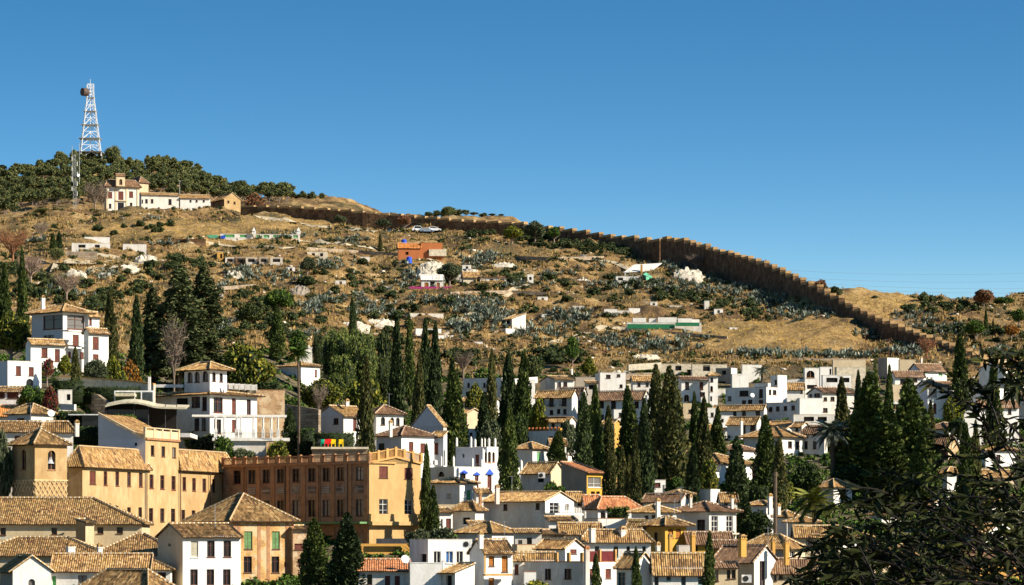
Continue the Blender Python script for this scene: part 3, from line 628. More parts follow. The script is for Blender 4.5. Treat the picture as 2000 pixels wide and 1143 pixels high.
ir = wing(c2, 330, 350, 455, 919, 'hip', 40, [(360, 932, 7, 26, 'h'), (379, 934, 7, 25, 'h'), (399, 935, 7, 25, 'h'), (418, 936, 7, 25, 'h'), (438, 938, 7, 24, 'h'), (358, 996, 7, 22, 'd'), (378, 997, 7, 22, 'd'), (398, 999, 7, 20, 'd')], ov=.55)
for px in (283, 349, 407):
    p = facecol(px)-i0['e2']*.3; mb = MB(); mb.tube(p.xy.to_3d()+ZV*i0['z0'], p.xy.to_3d()+ZV*((HY-918)/F*p.y), .07, n=5); mb.build('downpipe', ['soffit'], cv)
# ---- brick hotel
ht = H('brick hotel with dark shaded long side, two rows of windows and roof balustrade', 430, 436, 721, 822, 905, 'none', 0, 43, 'hotel_end', 'brick', name='brick_hotel', cat='hotel', base=1180,
  Lw=row([463, 492, 520, 548, 578, 609, 637, 665, 702], 919, 14, 26, 'd', -0.9)+row([520, 548, 578, 609, 637, 665, 702], 978, 14, 32, 'd', -0.4), Rw=[(749, 911, 17, 23, 'b'), (798, 914, 16, 22, 'b'), (749, 975, 17, 33, 'w'), (798, 976, 16, 33, 'w')])
i_ = H.last; C, e1, e2, a, b, z1, z0 = (i_[k] for k in ('C', 'e1', 'e2', 'a', 'b', 'z1', 'z0'))
w = lambda s, t, z: (C+e1*s+e2*t).xy.to_3d()+ZV*z
mb = MB(); mb.poly([w(.1, .1, z1), w(a-.1, .1, z1), w(a-.1, b, z1), w(.1, b, z1)]); mb.build('roof', ['concrete'], ht)
mb = MB(); mb.poly([w(0, 0, z1), w(a, 0, z1), w(a*.5, 0, z1+.75)]); mb.poly([w(a, 0, z1), w(0, 0, z1), w(a*.5, 0, z1+.75)]); mb.build('gable', ['hotel_end'], ht)
mb = MB(); mb.box(w(-.3, -.3, z1-.05), e1*.3, e2*(b+.3), ZV*.3); mb.build('cornice', ['brick_trim'], ht)
mb = MB(); mb.box(w(0, -.25, z1+.0), e1*(a/2), e2*.25, Vector((0, 0, .22)))
for sg in (0, 1):
    p0 = w(0 if sg == 0 else a, -.25, z1); p1 = w(a/2, -.25, z1+.78); mb.box(p0, (p1-p0), e2*.3, ZV*.25)
mb.build('cornice', ['ochre_trim'], ht)
bal = MB(); npi = 13
for k in range(npi+1):
    t_ = b*k/npi; mb = MB(); mb.box(w(-.15, t_-.25, z1+.25), e1*.35, e2*.5, ZV*1.15); mb.build('balustrade_pier', ['brick_trim'], ht)
    if k < npi:
        for j in range(1, 9): bal.tube(w(0, t_+b/npi*j/9, z1+.3), w(0, t_+b/npi*j/9, z1+1.05), .07, n=4)
bal.box(w(-.14, 0, z1+1.08), e1*.3, e2*b, ZV*.16); bal.box(w(-.14, 0, z1+.25), e1*.3, e2*b, ZV*.1); bal.build('balusters', ['brick_trim'], ht, kind='stuff')
bal = MB(); rz = lambda s: z1+.25+.75*(1-abs(s-a/2)/(a/2))
for k in range(7):
    s_ = a*k/6; mb = MB(); mb.box(w(s_-.2, -.2, rz(s_)), e1*.4, e2*.35, ZV*1.25); mb.build('balustrade_pier', ['ochre_trim'], ht)
    if k < 6:
        for j in range(1, 8): q = s_+a/6*j/8; bal.tube(w(q, -.02, rz(q)), w(q, -.02, rz(q)+.95), .08, n=4)
        q0, q1 = s_+.2, s_+a/6-.2; bal.box(w(q0, -.15, rz(q0)+.95), w(q1, -.15, rz(q1)+.95)-w(q0, -.15, rz(q0)+.95), e2*.25, ZV*.14)
bal.build('balusters', ['ochre_trim'], ht, kind='stuff')
for px in (478, 558, 624, 680):   # downpipes and brick piers on the shaded side
    p = C+e2*face_s(C, e2, px)-e1*.12; mb = MB(); mb.tube(p.xy.to_3d()+ZV*z0, p.xy.to_3d()+ZV*z1, .07, n=5); mb.build('downpipe', ['soffit'], ht)
for px in (478, 505, 534, 563, 594, 623, 651, 684, 716):
    t_ = face_s(C, e2, px); mb = MB(); mb.box(w(-.10, t_-.35, z0), e1*.09, e2*.7, ZV*(z1-z0-.1)); mb.build('brick_pier', ['brick_trim'], ht)
for i, px in enumerate([492, 520, 548, 578, 609, 637, 665, 702]):
    t_ = face_s(C, e2, px); zz = (HY-(966-i*.5))/F*(C.y+e2.y*t_); mb = MB(); mb.box(w(-.05, t_-.8, zz), e1*.045, e2*1.6, ZV*.95); mb.build('stone_panel', ['stone_panel'], ht)
zz = (HY-1026)/F*430; mb = MB(); mb.box(w(-.2, -.9, zz-.0), e1*(a+.5), e2*.88, ZV*.5); mb.box(w(-.1, -.5, zz+.5), e1*(a+.2), e2*.48, ZV*1.0); mb.build('balcony_band', ['hotel_end'], ht)
mb = MB(); mb.box(w(-1.6, 0, zz+.2), e1*1.55, e2*(b*.55), ZV*.25); mb.build('awning', ['green_blind'], ht)
pxbox(ht, 'terrace_wall', 'ochre', 424, 700, 806, 1062, 1092, 1.0, 12); pxbox(ht, 'railing', 'iron', 423.5, 735, 806, 1052, 1062, .1, 12)
H('low white house with reddish tiled roof below the hotel terrace', 366, 700, 700.4, 799, 1113, 'ga', 19, 2, 'white', rm='tile_red', bdef=7, Rw=[(722, 1122, 10, 20, 'd'), (757, 1125, 10, 18, 'b'), (776, 1125, 10, 18, 'b')])
# ================================================================ left middle: gardens, villas
H('white modern box house with two brown shuttered windows at the left edge', 470, -25, 15, 81, 705, 'flat', wall='white_clean', wl='white_shaded', Rw=[(36, 715, 10, 18, 'b'), (61, 717, 10, 17, 'b'), (58, 740, 14, 14, 'a')], name='box_house')
H('low white house with wide brown shutters below the box house', 458, -30, -29.6, 43, 764, 'ga', 9, 2, 'white', rm='tile_old', Rw=[(3, 766, 12, 11, 'b'), (25, 766, 22, 12, 'b')], bdef=5)
H('bright orange metal-sheet roof behind the small hip-roofed house at left', 447, -30, -29.6, 56, 812, 'ga', 22, 6, 'white', rm='tile_orange', bdef=10, name='orange_roofed_house')
H('small house with hip roof and satellite dish left of the white cylinder chimney', 437, 14, 61, 104, 808, 'hip', 20, None, 'white', 'white_shaded', rm='tile_old', Lw=[(40, 817, 15, 12, 'k')])
H('low house with long grey-brown roof behind the bell tower', 424, -10, -9.6, 75, 842, 'ga', 20, 3, 'white', rm='tile_old', Rw=[(34, 851, 11, 9, 'b')], bdef=8)
H('low white-walled house with hip roof and white round chimney behind the bell tower', 423, 76, 80, 143, 845, 'hip', 21, 8, 'white', rm='tile_old', bdef=8, ch=[(150, 829, 9, 24, -2, 'white')])
H('white house half hidden by the bell tower at the left edge', 412, -30, -29.6, 24, 873, 'flat', wall='white_old', Rw=[(3, 917, 8, 24, 'w'), (16, 917, 9, 18, 'b')], bdef=6)
H('tiny white shed with dark doorway under the ivy terrace', 462, 108, 114, 141, 762, 'flat', wall='white', th=10, Rw=[(134, 770, 7, 12, 'k')], bdef=3, name='garden_shed', cat='shed')
v = H('white three-storey villa with brown timber glazed balcony on the left hillside', 503, 62, 123, 174, 609, 'hip', 17, 48, 'white_clean', 'white_shaded', name='villa', cat='villa', ov=.8,
  Lw=[(103, 616, 38, 27, 'h'), (95, 655, 20, 10, 'd')], Rw=[(148, 616, 34, 27, 'h'), (148, 654, 12, 22, 'b'), (136, 687, 6, 12, 'b'), (160, 688, 7, 12, 'b')], ch=[(84, 584, 8, 20, 2, 'white')])
H('', 501, 172, 173, 212, 647, 'ga', 6, 44, 'white_clean', parent=v, Rw=[(187, 658, 12, 24, 'b'), (187, 692, 11, 9, 'b')], bdef=5)
H('', 506, 172, 173, 194, 615, 'ga', 6, 44, 'white_clean', parent=v, Rw=[(176, 621, 7, 14, 'b')], bdef=5)
H('', 497, 50, 60, 128, 670, 'ga', 8, 30, 'white_clean', parent=v, Rw=[(87, 680, 12, 18, 'b'), (112, 682, 10, 24, 'b')], bdef=5)
i_ = dict(D=500)
for (x0, x1, y) in ((134, 170, 644), (134, 167, 677)):
    pxbox(v, 'balcony', 'white', 499.5, x0, x1, y, y+3, 1.4, 48); pxbox(v, 'railing', 'iron', 499.2, x0, x1, y-9, y-8, .05, 48)
def wallthing(label, pts, hpx, mat, cap=None, th=0.5, name='garden_wall', cat='wall', top=None):
    """free-standing wall along photo points (px, top row, D)"""
    p0 = P(*pts[0]); root = empty(name, (p0.x, p0.y, p0.z-2), label, cat); mb = MB(); cp = MB()
    for (a_, b_) in zip(pts, pts[1:]):
        A, B = P(*a_), P(*b_); d = Vector((B.x-A.x, B.y-A.y, 0)); n = Vector((-d.y, d.x, 0)).normalized()*th; hA, hB = hpx*a_[2]/F, hpx*b_[2]/F
        q = [A-ZV*hA, B-ZV*hB, B, A]; r_ = [x+n for x in q]
        mb.poly(q); mb.poly(r_[::-1]); mb.poly([A, B, B+n, A+n]); mb.poly([q[0], A, A+n, r_[0]]); mb.poly([B, q[1], r_[1], B+n])
        if cap: cp.box(A-n*.2+ZV*.01, (B-A), n*1.4, ZV*.22)
    mb.build('wall', [mat], root)
    if cap: cp.build('coping', [cap], root)
    return root
wallthing('long pale stone terrace wall with brick-coloured coping left of the arcaded mansion', [(115, 736, 478), (160, 739, 477), (245, 745, 474), (300, 752, 472)], 45, 'stone_pale', 'ochre_trim')
wallthing('lower rubble terrace wall beneath the ivy left of the dining canopy', [(158, 765, 470), (190, 771, 467), (215, 790, 464)], 40, 'rubble')
wallthing('white street wall running past the gardens at left', [(70, 786, 458), (145, 790, 455)], 12, 'white')
wallthing('ochre retaining wall at the hermitage slope, left of the chapel', [(95, 437, 1085), (140, 420, 1095), (158, 408, 1100)], 22, 'tapial')
wallthing('crumbling stone wall right of the thin palm trunk', [(556, 790, 515), (600, 796, 512), (622, 800, 510)], 60, 'rubble')
# arcaded mansion
mn = H('white mansion with arcaded belvedere tower and columned terrace', 470, 300, 410, 502, 770, 'hip', 12, 50, 'white_clean', 'white', name='mansion', cat='mansion', ov=.9,
  Rw=[(426, 776, 18, 30, 'h'), (457, 778, 8, 30, 'b'), (486, 780, 8, 30, 'h'), (425, 819, 14, 28, 'd'), (457, 820, 8, 23, 'b')], Lw=[(382, 775, 17, 21, 'd'), (399, 775, 10, 27, 'd'), (384, 817, 10, 24, 'd'), (398, 817, 9, 24, 'd'), (355, 778, 24, 14, 'k'), (320, 815, 30, 22, 'd')])
H('', 473, 360, 410, 443, 722, 'hip', 16, 48, 'white_clean', 'white', parent=mn, ov=.9, zb=(HY-768)/F*473, Lw=[(371, 727, 10, 20, 'a'), (385, 726, 10, 21, 'a'), (401, 725, 11, 20, 'a')], Rw=[(418, 727, 7, 18, 'a'), (432, 729, 7, 17, 'a')])
H('', 482, 497, 500, 556, 762, 'flat', None, 10, 'brick_light', parent=mn, bdef=6, rm='brick_trim')
for k in range(6):   # roof terrace balustrade to the right of the tower
    x = 444+k*11.2; pxbox(mn, 'balustrade_pier', 'white', 474+k*.3, x, x+2, 748+k*.6, 761+k*.6, .2)
    if k < 5:
        mb = MB()
        for j in range(1, 6):
            xx = x+2+j*9.2/6; mb.tube(P(xx, 760+k*.6, 474), P(xx, 751+k*.6, 474), .08, n=4)
        mb.box(P(x+2, 751+k*.6, 474), Vector((.68, 0, 0)), Vector((0, .15, 0)), ZV*.14); mb.build('balusters', ['white'], mn, kind='stuff')
pxbox(mn, 'parapet', 'white', 476, 296, 358, 751, 757, .3, 0); pxbox(mn, 'chimney', 'white', 468, 289, 294, 736, 764, .5)
pxbox(mn, 'canopy_roof', 'white_clean', 462, 375, 560, 810, 814, 4.5, 6)
pxbox(mn, 'terrace_floor', 'white', 461, 415, 566, 855, 861, 6, 6)
pxbox(mn, 'terrace_base', 'white_old', 461.5, 418, 520, 861, 900, 5.5, 6)
for x in (421, 438, 462, 470, 495, 514, 530, 543):
    c_ = P(x, 856, 462.3); mb = MB(); e1_ = Vector((1, 0, 0)); e2_ = Vector((0, 1, 0)); mb.cbox(c_, e1_, e2_, .42, .42, 1.3); mb.tube(c_+ZV*1.3, c_+ZV*2.9, .13, n=8); mb.cbox(c_+ZV*2.86, e1_, e2_, .35, .35, .16); mb.build('column', ['white_clean'], mn)
rl = MB()
for k in range(40): x = 422+k*3; rl.tube(P(x, 855, 461.6), P(x, 846, 461.6), .025, n=3, cap=False)
rl.box(P(420, 846, 461.6), Vector((10.2, 1.0, 0)), Vector((0, .06, 0)), ZV*.06); rl.build('railing', ['iron'], mn, kind='stuff')
# dining canopy and awnings
dc = empty('dining_pavilion', P(290, 830, 455), 'dark open dining pavilion under an arched cream canopy', 'pavilion')
mb = MB(); nseg = 10; p_prev = None
for k in range(nseg+1):
    u_ = k/nseg; x = 205+160*u_; y = 792-9*math.sin(math.pi*min(1, u_*1.6))+4*u_; A = P(x, y, 452); Bq = P(x+6, y-5, 462)
    if p_prev: mb.poly([p_prev[0], A, Bq, p_prev[1]]); mb.poly([p_prev[0]-ZV*.12, p_prev[1]-ZV*.12, Bq-ZV*.12, A-ZV*.12]); mb.poly([p_prev[0]-ZV*.25, A-ZV*.25, A, p_prev[0]])
    p_prev = (A, Bq)
mb.build('canopy', ['canvas'], dc)
for x in (207, 262, 290, 323, 345): mb = MB(); mb.tube(P(x, 850, 452.5), P(x, 789, 452.5), .06, n=5); mb.build('post', ['iron'], dc)
pxbox(dc, 'back_wall', 'dark', 461, 205, 345, 790, 850, .3); pxbox(dc, 'glass_screen', 'glass', 453, 210, 290, 800, 838, .05); pxbox(dc, 'floor_slab', 'white_old', 451, 200, 372, 846, 854, 10)  # back wall near-black, painting in the pavilion's shaded interior
pg = empty('white_pergola', P(265, 790, 458), 'white steel pergola frame with awning behind the dining pavilion', 'pergola')
for x in (223, 262, 275, 298): pxbox(pg, 'post', 'white_paint', 464+(x % 3), x, x+2, 764, 800, .15)
pxbox(pg, 'top_beam', 'white_paint', 464, 223, 300, 763, 766, .2); pxbox(pg, 'awning', 'canvas', 463.5, 224, 262, 768, 774, 3)
gl_ = empty('glass_greenhouse', P(170, 830, 440), 'dark glazed garden shelter with thin white roof edge left of the shaded blue-grey gable', 'shelter')
pxbox(gl_, 'roof_edge', 'white_paint', 438, 133, 200, 809, 811, 6); pxbox(gl_, 'glazing', 'glass', 438.5, 160, 196, 812, 834, .1); pxbox(gl_, 'base', 'hedge', 438.5, 155, 196, 834, 858, 3)
tr_ = empty('garden_terrace', P(660, 876, 470), 'stone garden terrace above the hotel where the coloured chairs stand', 'terrace')
pxbox(tr_, 'slab', 'stone_pale', 468, 608, 720, 873, 877, 6, 4); pxbox(tr_, 'retaining_wall', 'rubble', 468.5, 610, 718, 877, 905, 5, 4)
def mkchair(px, py, D, mat, label):
    o = P(px, py, D); r_ = empty('garden_chair', o, label, 'chair', None); e1_ = Vector((1, 0, 0)); e2_ = Vector((0, 1, 0)); k = 1.05
    mb = MB(); mb.cbox(o+ZV*.4*k, e1_, e2_, .6*k, .6*k, .1); mb.build('seat', [mat], r_)
    mb = MB(); mb.box(o+Vector((-.3*k, .22*k, .45*k)), Vector((.6*k, 0, 0)), Vector((0, .08, 0)), Vector((0, .15, .6*k))); mb.build('backrest', [mat], r_)
    for sx in (-1, 1):
        mb = MB(); mb.box(o+Vector((sx*.3*k-.04, -.3*k, .6*k)), Vector((.08, 0, 0)), Vector((0, .55*k, 0)), ZV*.06); mb.build('armrest', [mat], r_)
        for sy in (-1, 1): mb = MB(); mb.tube(o+Vector((sx*.26*k, sy*.26*k, 0)), o+Vector((sx*.26*k, sy*.26*k, .4*k)), .045, n=5); mb.build('leg', [mat], r_)
mkchair(625, 873, 470, 'rubber', 'dark garden chair left of the green one on the terrace'); mkchair(631, 873, 469.5, 'plastic_green', 'small green garden chair on the hotel garden terrace')
mkchair(638, 873, 469, 'plastic_red', 'red garden chair next to the green one on the terrace'); mkchair(644, 872.5, 470.5, 'plastic_red', 'red garden chair nearest the yellow chairs on the terrace')
mkchair(651, 873, 469, 'plastic_yellow', 'yellow garden chair beside the red chairs'); mkchair(666, 873, 469, 'plastic_yellow', 'yellow garden chair standing at the right end of the row')
# ================================================================ middle
H('white barn-like house with shaded gable and one small window above the coloured chairs', 515, 617, 671, 722, 811, 'ga', 19, 46, 'white_clean', 'white_shaded', Lw=[(656, 817, 10, 12, 'd')], Rw=[(693, 817, 7, 24, 'b')], ch=[(678, 786, 8, 8, 3, 'white')])
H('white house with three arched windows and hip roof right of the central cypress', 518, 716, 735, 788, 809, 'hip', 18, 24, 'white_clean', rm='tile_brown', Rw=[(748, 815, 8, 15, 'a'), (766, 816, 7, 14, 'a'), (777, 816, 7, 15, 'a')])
wf = H('white house with wide hip roof and slim chimney just above the hotel roof', 500, 735, 784, 848, 851, 'hip', 20, 40, 'white_clean', 'white_shaded', Rw=[(803, 863, 9, 20, 'b'), (826, 866, 10, 18, 'b')], Lw=[(745, 866, 12, 14, 'd')], ch=[(763, 828, 7, 26, -1, 'white')], rm='tile_brown')
H('', 504, 843, 866, 870, 851, 'sl', 8, 62, 'white_shaded', parent=wf, Lw=[(851, 865, 10, 22, 'b')])
H('shaded bluish-white chapel gable with an old weathered wall behind the hip-roofed house', 540, 803, 866, 872, 832, 'ga', 40, 64, 'white_old', 'white_shaded', name='chapel', cat='chapel', ov=.1, Lw=[(845, 806, 5, 6, 'k')])
H('white house behind the tall palm with flat lower wing', 592, 545, 588, 625, 714, 'hip', 8, 48, 'white_clean', 'white', Rw=[(617, 722, 4, 14, 'b')], ch=[(603, 676, 3, 16)])
H('small white block peeping over the house behind the palm', 620, 583, 585, 610, 678, 'flat', wall='white', th=10, Rw=[(590, 684, 6, 8, 'd')], bdef=5)
H('cream ruin wall box standing highest above the tall cypresses', 770, 783, 800, 866, 612, 'flat', wall='white_old', th=14, rm='cream', name='ruined_house')
H('white flat house between the tall cypresses, left block', 738, 810, 812, 862, 642, 'flat', wall='white', th=12, bdef=6, Rw=[(835, 660, 8, 7, 'k')])
H('white flat house right of the paired cypresses with roof terrace', 732, 853, 856, 886, 655, 'flat', wall='white_clean', th=12, bdef=6)
H('cream terraced house with shaded balconies right of the cypress pair', 712, 860, 863, 916, 686, 'flat', wall='cream', th=10, bdef=7, Rw=[(880, 690, 26, 7, 'k'), (880, 703, 20, 6, 'k'), (903, 703, 8, 6, 'k')])
H('lower cream house with a row of three openings below the terraced house', 690, 866, 868, 906, 714, 'flat', wall='white_old', th=10, bdef=7, Rw=row([876, 886, 896], 720, 5, 7, 'd'))
cs = H('little house with a sloping ochre roof on the agave slope', 752, 983, 1000, 1027, 622, 'sl', 11, 30, 'white', 'white_old', rm='tile', Rw=[], Lw=[(992, 626, 8, 7, 'k')])
H('tiny white house with roof terrace parapet under the sloping ochre roof', 742, 969, 988, 1006, 642, 'flat', wall='white', Lw=[(980, 647, 6, 8, 'd')])
H('white cave house with outer stair below the agaves', 733, 945, 975, 995, 664, 'flat', wall='white', wl='white', Lw=[(953, 669, 5, 8, 'k'), (966, 672, 6, 14, 'd')], Rw=[(982, 669, 5, 7, 'd')])
H('small white block with reddish door left of the cave house', 728, 921, 923, 943, 668, 'flat', wall='white', th=8, bdef=4, Rw=[(930, 672, 6, 8, 'b')])
H('grey-white row house with continuous terrace left of the tall cypress pair', 655, 905, 980, 990, 738, 'flat', wall='white_old', wl='white', th=64, Lw=row([915, 930, 946, 965], 748, 5, 9, 'd'))
H('lower white row house with small doors left of the tall cypress pair', 640, 903, 978, 986, 759, 'flat', wall='white_old', wl='white', th=64, Lw=row([912, 928, 947, 962], 765, 5, 9, 'd'), rm='cream')
H('white house fragment between two tall cypresses', 640, 1026, 1028, 1045, 742, 'flat', wall='white', th=10, bdef=5, Rw=[(1036, 748, 5, 6, 'd')])
H('white house with grey terrace wall above the balcony house', 650, 1055, 1084, 1122, 741, 'ga', 8, 18, 'white', 'white_old', Rw=[(1092, 747, 8, 11, 'd'), (1104, 746, 8, 9, 'd')], ch=[(1117, 722, 4, 10, 4)])
H('white house with ochre corner and two small upper windows below the stone ruin', 655, 1162, 1172, 1222, 728, 'flat', wall='white', th=8, bdef=6, Rw=[(1188, 732, 9, 7, 'd'), (1208, 731, 7, 5, 'd'), (1213, 751, 6, 6, 'd')])
H('plain white box house with tile strip behind the balcony house', 640, 1090, 1138, 1145, 766, 'gb', 9, 62, 'white', rm='tile_brown', Lw=[(1132, 782, 6, 10, 'd')])
bh = H('white house with three dark balcony doors and long ochre roof', 606, 1045, 1117, 1128, 773, 'gb', 11, 65, 'white_clean', 'white', Lw=[(1059, 778, 9, 12, 'd'), (1077, 777, 9, 17, 'd'), (1102, 777, 10, 16, 'd'), (1077, 801, 7, 9, 'd'), (1091, 799, 7, 9, 'd'), (1103, 799, 7, 10, 'd')])
i_ = H.last
for (xa, xb, y) in ((1070, 1084, 793), (1095, 1109, 792)):
    A = i_['C']+i_['e2']*face_s(i_['C'], i_['e2'], xb); B = i_['C']+i_['e2']*face_s(i_['C'], i_['e2'], xa); z = (HY-y)/F*A.y; mb = MB(); mb.box(A.xy.to_3d()+ZV*z-i_['e1']*.7, (B-A).xy.to_3d(), i_['e1']*.68, ZV*.12)
    for k in range(6): q = A.lerp(B, k/5).xy.to_3d()-i_['e1']*.68+ZV*z; mb.tube(q, q+ZV*1.0, .04, n=3)
    mb.build('balcony', ['iron'], bh)
H('long white house with brown tiled roof and four windows behind the cypress row', 600, 1163, 1256, 1268, 777, 'gb', 14, 65, 'white_clean', 'white', rm='tile_brown', Lw=[(1175, 784, 9, 13, 'd'), (1198, 783, 10, 17, 'd'), (1222, 783, 9, 13, 'd'), (1243, 784, 9, 13, 'd'), (1176, 810, 7, 10, 'd'), (1225, 812, 8, 10, 'd')])
H('ochre patched low house among the cypresses', 565, 1175, 1200, 1212, 826, 'gb', 6, 50, 'ochre', 'white', Lw=[(1188, 830, 8, 8, 'k')], rm='tile')
tb = H('white terrace house with potted plants and dark pergola above the pyramid-roofed cottage', 542, 1012, 1092, 1123, 841, 'flat', None, 58, 'white_clean', 'white', rm='brick_trim', Lw=[(1026, 855, 15, 11, 'k'), (1076, 852, 8, 12, 'd')], Rw=[(1114, 853, 5, 14, 'd'), (1114, 880, 5, 10, 'd')])
i_ = H.last
for k in range(11):
    q = (i_['C']+i_['e2']*(i_['b']*k/11+.3)+i_['e1']*.3).xy.to_3d()+ZV*(i_['z1']+.05); mb = MB(); mb.tube(q, q+ZV*.55, .16, .24, 7); mb.build('flower_pot', ['terracotta'], tb)
q0 = (i_['C']+i_['e1']*2.2).xy.to_3d()+ZV*(i_['z1']+2.2); mb = MB(); mb.box(q0, i_['e2']*(i_['b']*.9), i_['e1']*2.5, ZV*.15)
for k in range(5): q = (i_['C']+i_['e1']*2.3+i_['e2']*(i_['b']*.22*k)).xy.to_3d()+ZV*(i_['z1']-.4); mb.tube(q, q+ZV*2.6, .07, n=4)
mb.build('pergola', ['soffit'], tb)
pxbox(tb, 'ochre_band', 'ochre_bright', 541, 1093, 1122, 836, 844, .2, 58)
H('small cottage with pyramid roof and green doorway below the terrace house', 512, 1006, 1040, 1070, 877, 'hip', 14, None, 'white_clean', 'white', Rw=[(1053, 883, 8, 22, 'n')])
bm = H('white mansion with blue painted door pediments and roof pinnacles', 490, 837, 887, 1016, 912, 'flat', None, 32, 'white_clean', 'white', rm='white_clean', name='mansion', cat='mansion', Lw=[(862, 921, 12, 9, 'a')],
  Rw=[(905, 921, 9, 14, 'd'), (931, 926, 7, 30, 'b'), (956, 926, 8, 33, 'b')])
i1 = H.last
H('', 494, 890, 943, 973, 873, 'flat', None, 46, 'white_clean', 'white_shaded', rm='white_clean', parent=bm, Rw=[(949, 883, 5, 20, 'A'), (956, 882, 6, 22, 'A'), (964, 883, 5, 20, 'A')], Lw=[(932, 888, 8, 22, 'b'), (905, 887, 4, 7, 'k')])
for (x, yt, w_, h_) in ((839, 888, 4, 22), (850, 898, 8, 10), (862, 890, 4, 20), (870, 875, 5, 34), (886, 890, 4, 22), (892, 854, 4, 18), (920, 852, 4, 22), (928, 857, 4, 16), (941, 855, 3, 18), (947, 855, 3, 18), (955, 855, 4, 17), (967, 855, 4, 18), (923, 894, 4, 18), (941, 897, 4, 16), (1018, 898, 5, 20), (974, 905, 4, 14)):
    Dp = 489.5 if yt > 870 else 494; c_ = P(x, yt+h_, Dp); mb = MB(); r_ = w_*Dp/F*.5; mb.cbox(c_, Vector((.8, .6, 0)), Vector((-.6, .8, 0)), r_*1.7, r_*1.7, h_*Dp/F*.85); mb.tube(c_+ZV*h_*Dp/F*.84, c_+ZV*h_*Dp/F, r_*.9, r_*.1, 6); mb.build('pinnacle', ['white_clean'], bm)
for (x, y, w_, h_) in ((906, 918, 14, 5), (931, 922, 12, 4), (956, 916, 14, 9)):
    C, e1, e2 = i1['C'], i1['e1'], i1['e2']; s0, s1 = face_s(C, e1, x-w_/2), face_s(C, e1, x+w_/2); Dm = C.y+e1.y*(s0+s1)/2; zt = (HY-y)/F*Dm; zl = (HY-y-h_)/F*Dm
    mb = MB(); q = [(C+e1*s0-e2*.01).xy.to_3d()+ZV*zl, (C+e1*s1-e2*.01).xy.to_3d()+ZV*zl, (C+e1*(s0+s1)/2-e2*.01).xy.to_3d()+ZV*zt]; f_ = [p-e2*.15 for p in q]
    mb.poly(f_); mb.poly([q[2], q[0], f_[0], f_[2]]); mb.poly([q[1], q[2], f_[2], f_[1]]); mb.poly([q[0], q[1], f_[1], f_[0]]); mb.box(q[0]-e2*.2-ZV*.16, e1*(s1-s0), e2*.2, ZV*.15); mb.build('door_pediment', ['blue_trim'], bm)
H('white house with ochre roof edge and green door below the blue-trimmed mansion', 470, 842, 898, 931, 943, 'hip', 10, 58, 'white_clean', 'white', Rw=[(916, 957, 9, 21, 'n')], Lw=[(876, 963, 9, 12, 'c')])
H('low ochre-roofed wing between green-door house and grey workshop house', 462, 926, 930, 958, 961, 'sr', 6, 15, 'white', bdef=4)
H('white gable house with air conditioner behind the concrete-sided house', 482, 1020, 1076, 1101, 921, 'gb', 18, 56, 'cream', 'white_old', Lw=[(1056, 934, 12, 8, 'k')])
acx = P(1058, 931, 479.5)
oh = H('house with bare concrete side wall, orange tiles and glazed ochre balcony', 470, 1096, 1146, 1177, 922, 'sr', 20, 50, 'ochre_bright', 'concrete', rm='tile_red', Rw=[(1161, 932, 26, 20, 'w'), (1158, 960, 8, 10, 'k'), (1168, 960, 7, 10, 'k')])
H('white house with brown door above the round olive trees', 441, 843, 857, 884, 1000, 'sr', 8, 22, 'white_clean', rm='tile', Rw=[(863, 1014, 4, 18, 'w'), (876, 1013, 10, 20, 'b')])
H('grey-white curved-corner house with dark doorway and ochre hip roof', 446, 884, 928, 945, 998, 'hip', 18, 58, 'white', 'white', Lw=[(911, 1011, 14, 13, 'k')], ch=[(938, 968, 6, 18, -3, 'brick_trim')])
H('tiny cream rooftop room behind the curved-corner house', 458, 850, 856, 894, 986, 'flat', None, 10, 'cream', rm='cream', bdef=4)
gh = H('large grey-shaded house with square small windows and a right-end balcony', 445, 944, 1065, 1121, 977, 'gb', 17, 60, 'white_clean', 'white_old', Lw=[(987, 985, 8, 12, 'd'), (1050, 983, 8, 12, 'd')], Rw=[(1083, 982, 19, 22, 'w'), (1108, 984, 8, 14, 'w')], ch=[(971, 955, 9, 30, -1, 'white_old')], ov=.6)  # duller white on the left side paints its shade
i_ = H.last; C, e1, e2 = i_['C'], i_['e1'], i_['e2']; z = (HY-1006)/F*C.y; mb = MB(); mb.box(C.xy.to_3d()-e2*1.5+ZV*z, e1*i_['a'], e2*1.48, ZV*.25); mb.build('balcony', ['white_clean'], gh)
mb = MB()
for k in range(12): q = C.xy.to_3d()-e2*1.45+e1*(i_['a']*k/11)+ZV*(z+.25); mb.tube(q, q+ZV*.95, .03, n=3)
mb.box(C.xy.to_3d()-e2*1.48+ZV*(z+1.2), e1*i_['a'], e2*.06, ZV*.06); mb.build('railing', ['iron'], gh)
H('white strip house with ochre roof edge under the balcony', 436, 1064, 1072, 1126, 1016, 'sr', 7, 12, 'white', rm='tile', bdef=5)
H('ochre-roofed house behind the white gable with small brown window', 412, 1088, 1094, 1176, 1042, 'ga', 20, 3, 'white', bdef=8)
H('hip-roofed grey house with wide ochre roof above the blue-curtain house', 415, 893, 961, 1008, 1041, 'hip', 21, 50, 'white', 'white', Rw=[(986, 1050, 9, 14, 'b')])
H('small roof behind the hip-roofed grey house', 424, 912, 918, 952, 1026, 'sr', 8, 6, 'white', bdef=5)
H('dark stone house with ochre roof edge and two small dark windows', 409, 1003, 1006, 1058, 1040, 'sr', 6, 5, 'white_old', bdef=5, Rw=[(1016, 1055, 8, 9, 'd'), (1034, 1050, 10, 15, 'd')])
H('dark rubble-walled outbuilding left of the white gable with brown window', 410, 1040, 1056, 1104, 1043, 'sr', 8, 14, 'rubble', bdef=5, Rw=[(1070, 1050, 9, 12, 'k')])
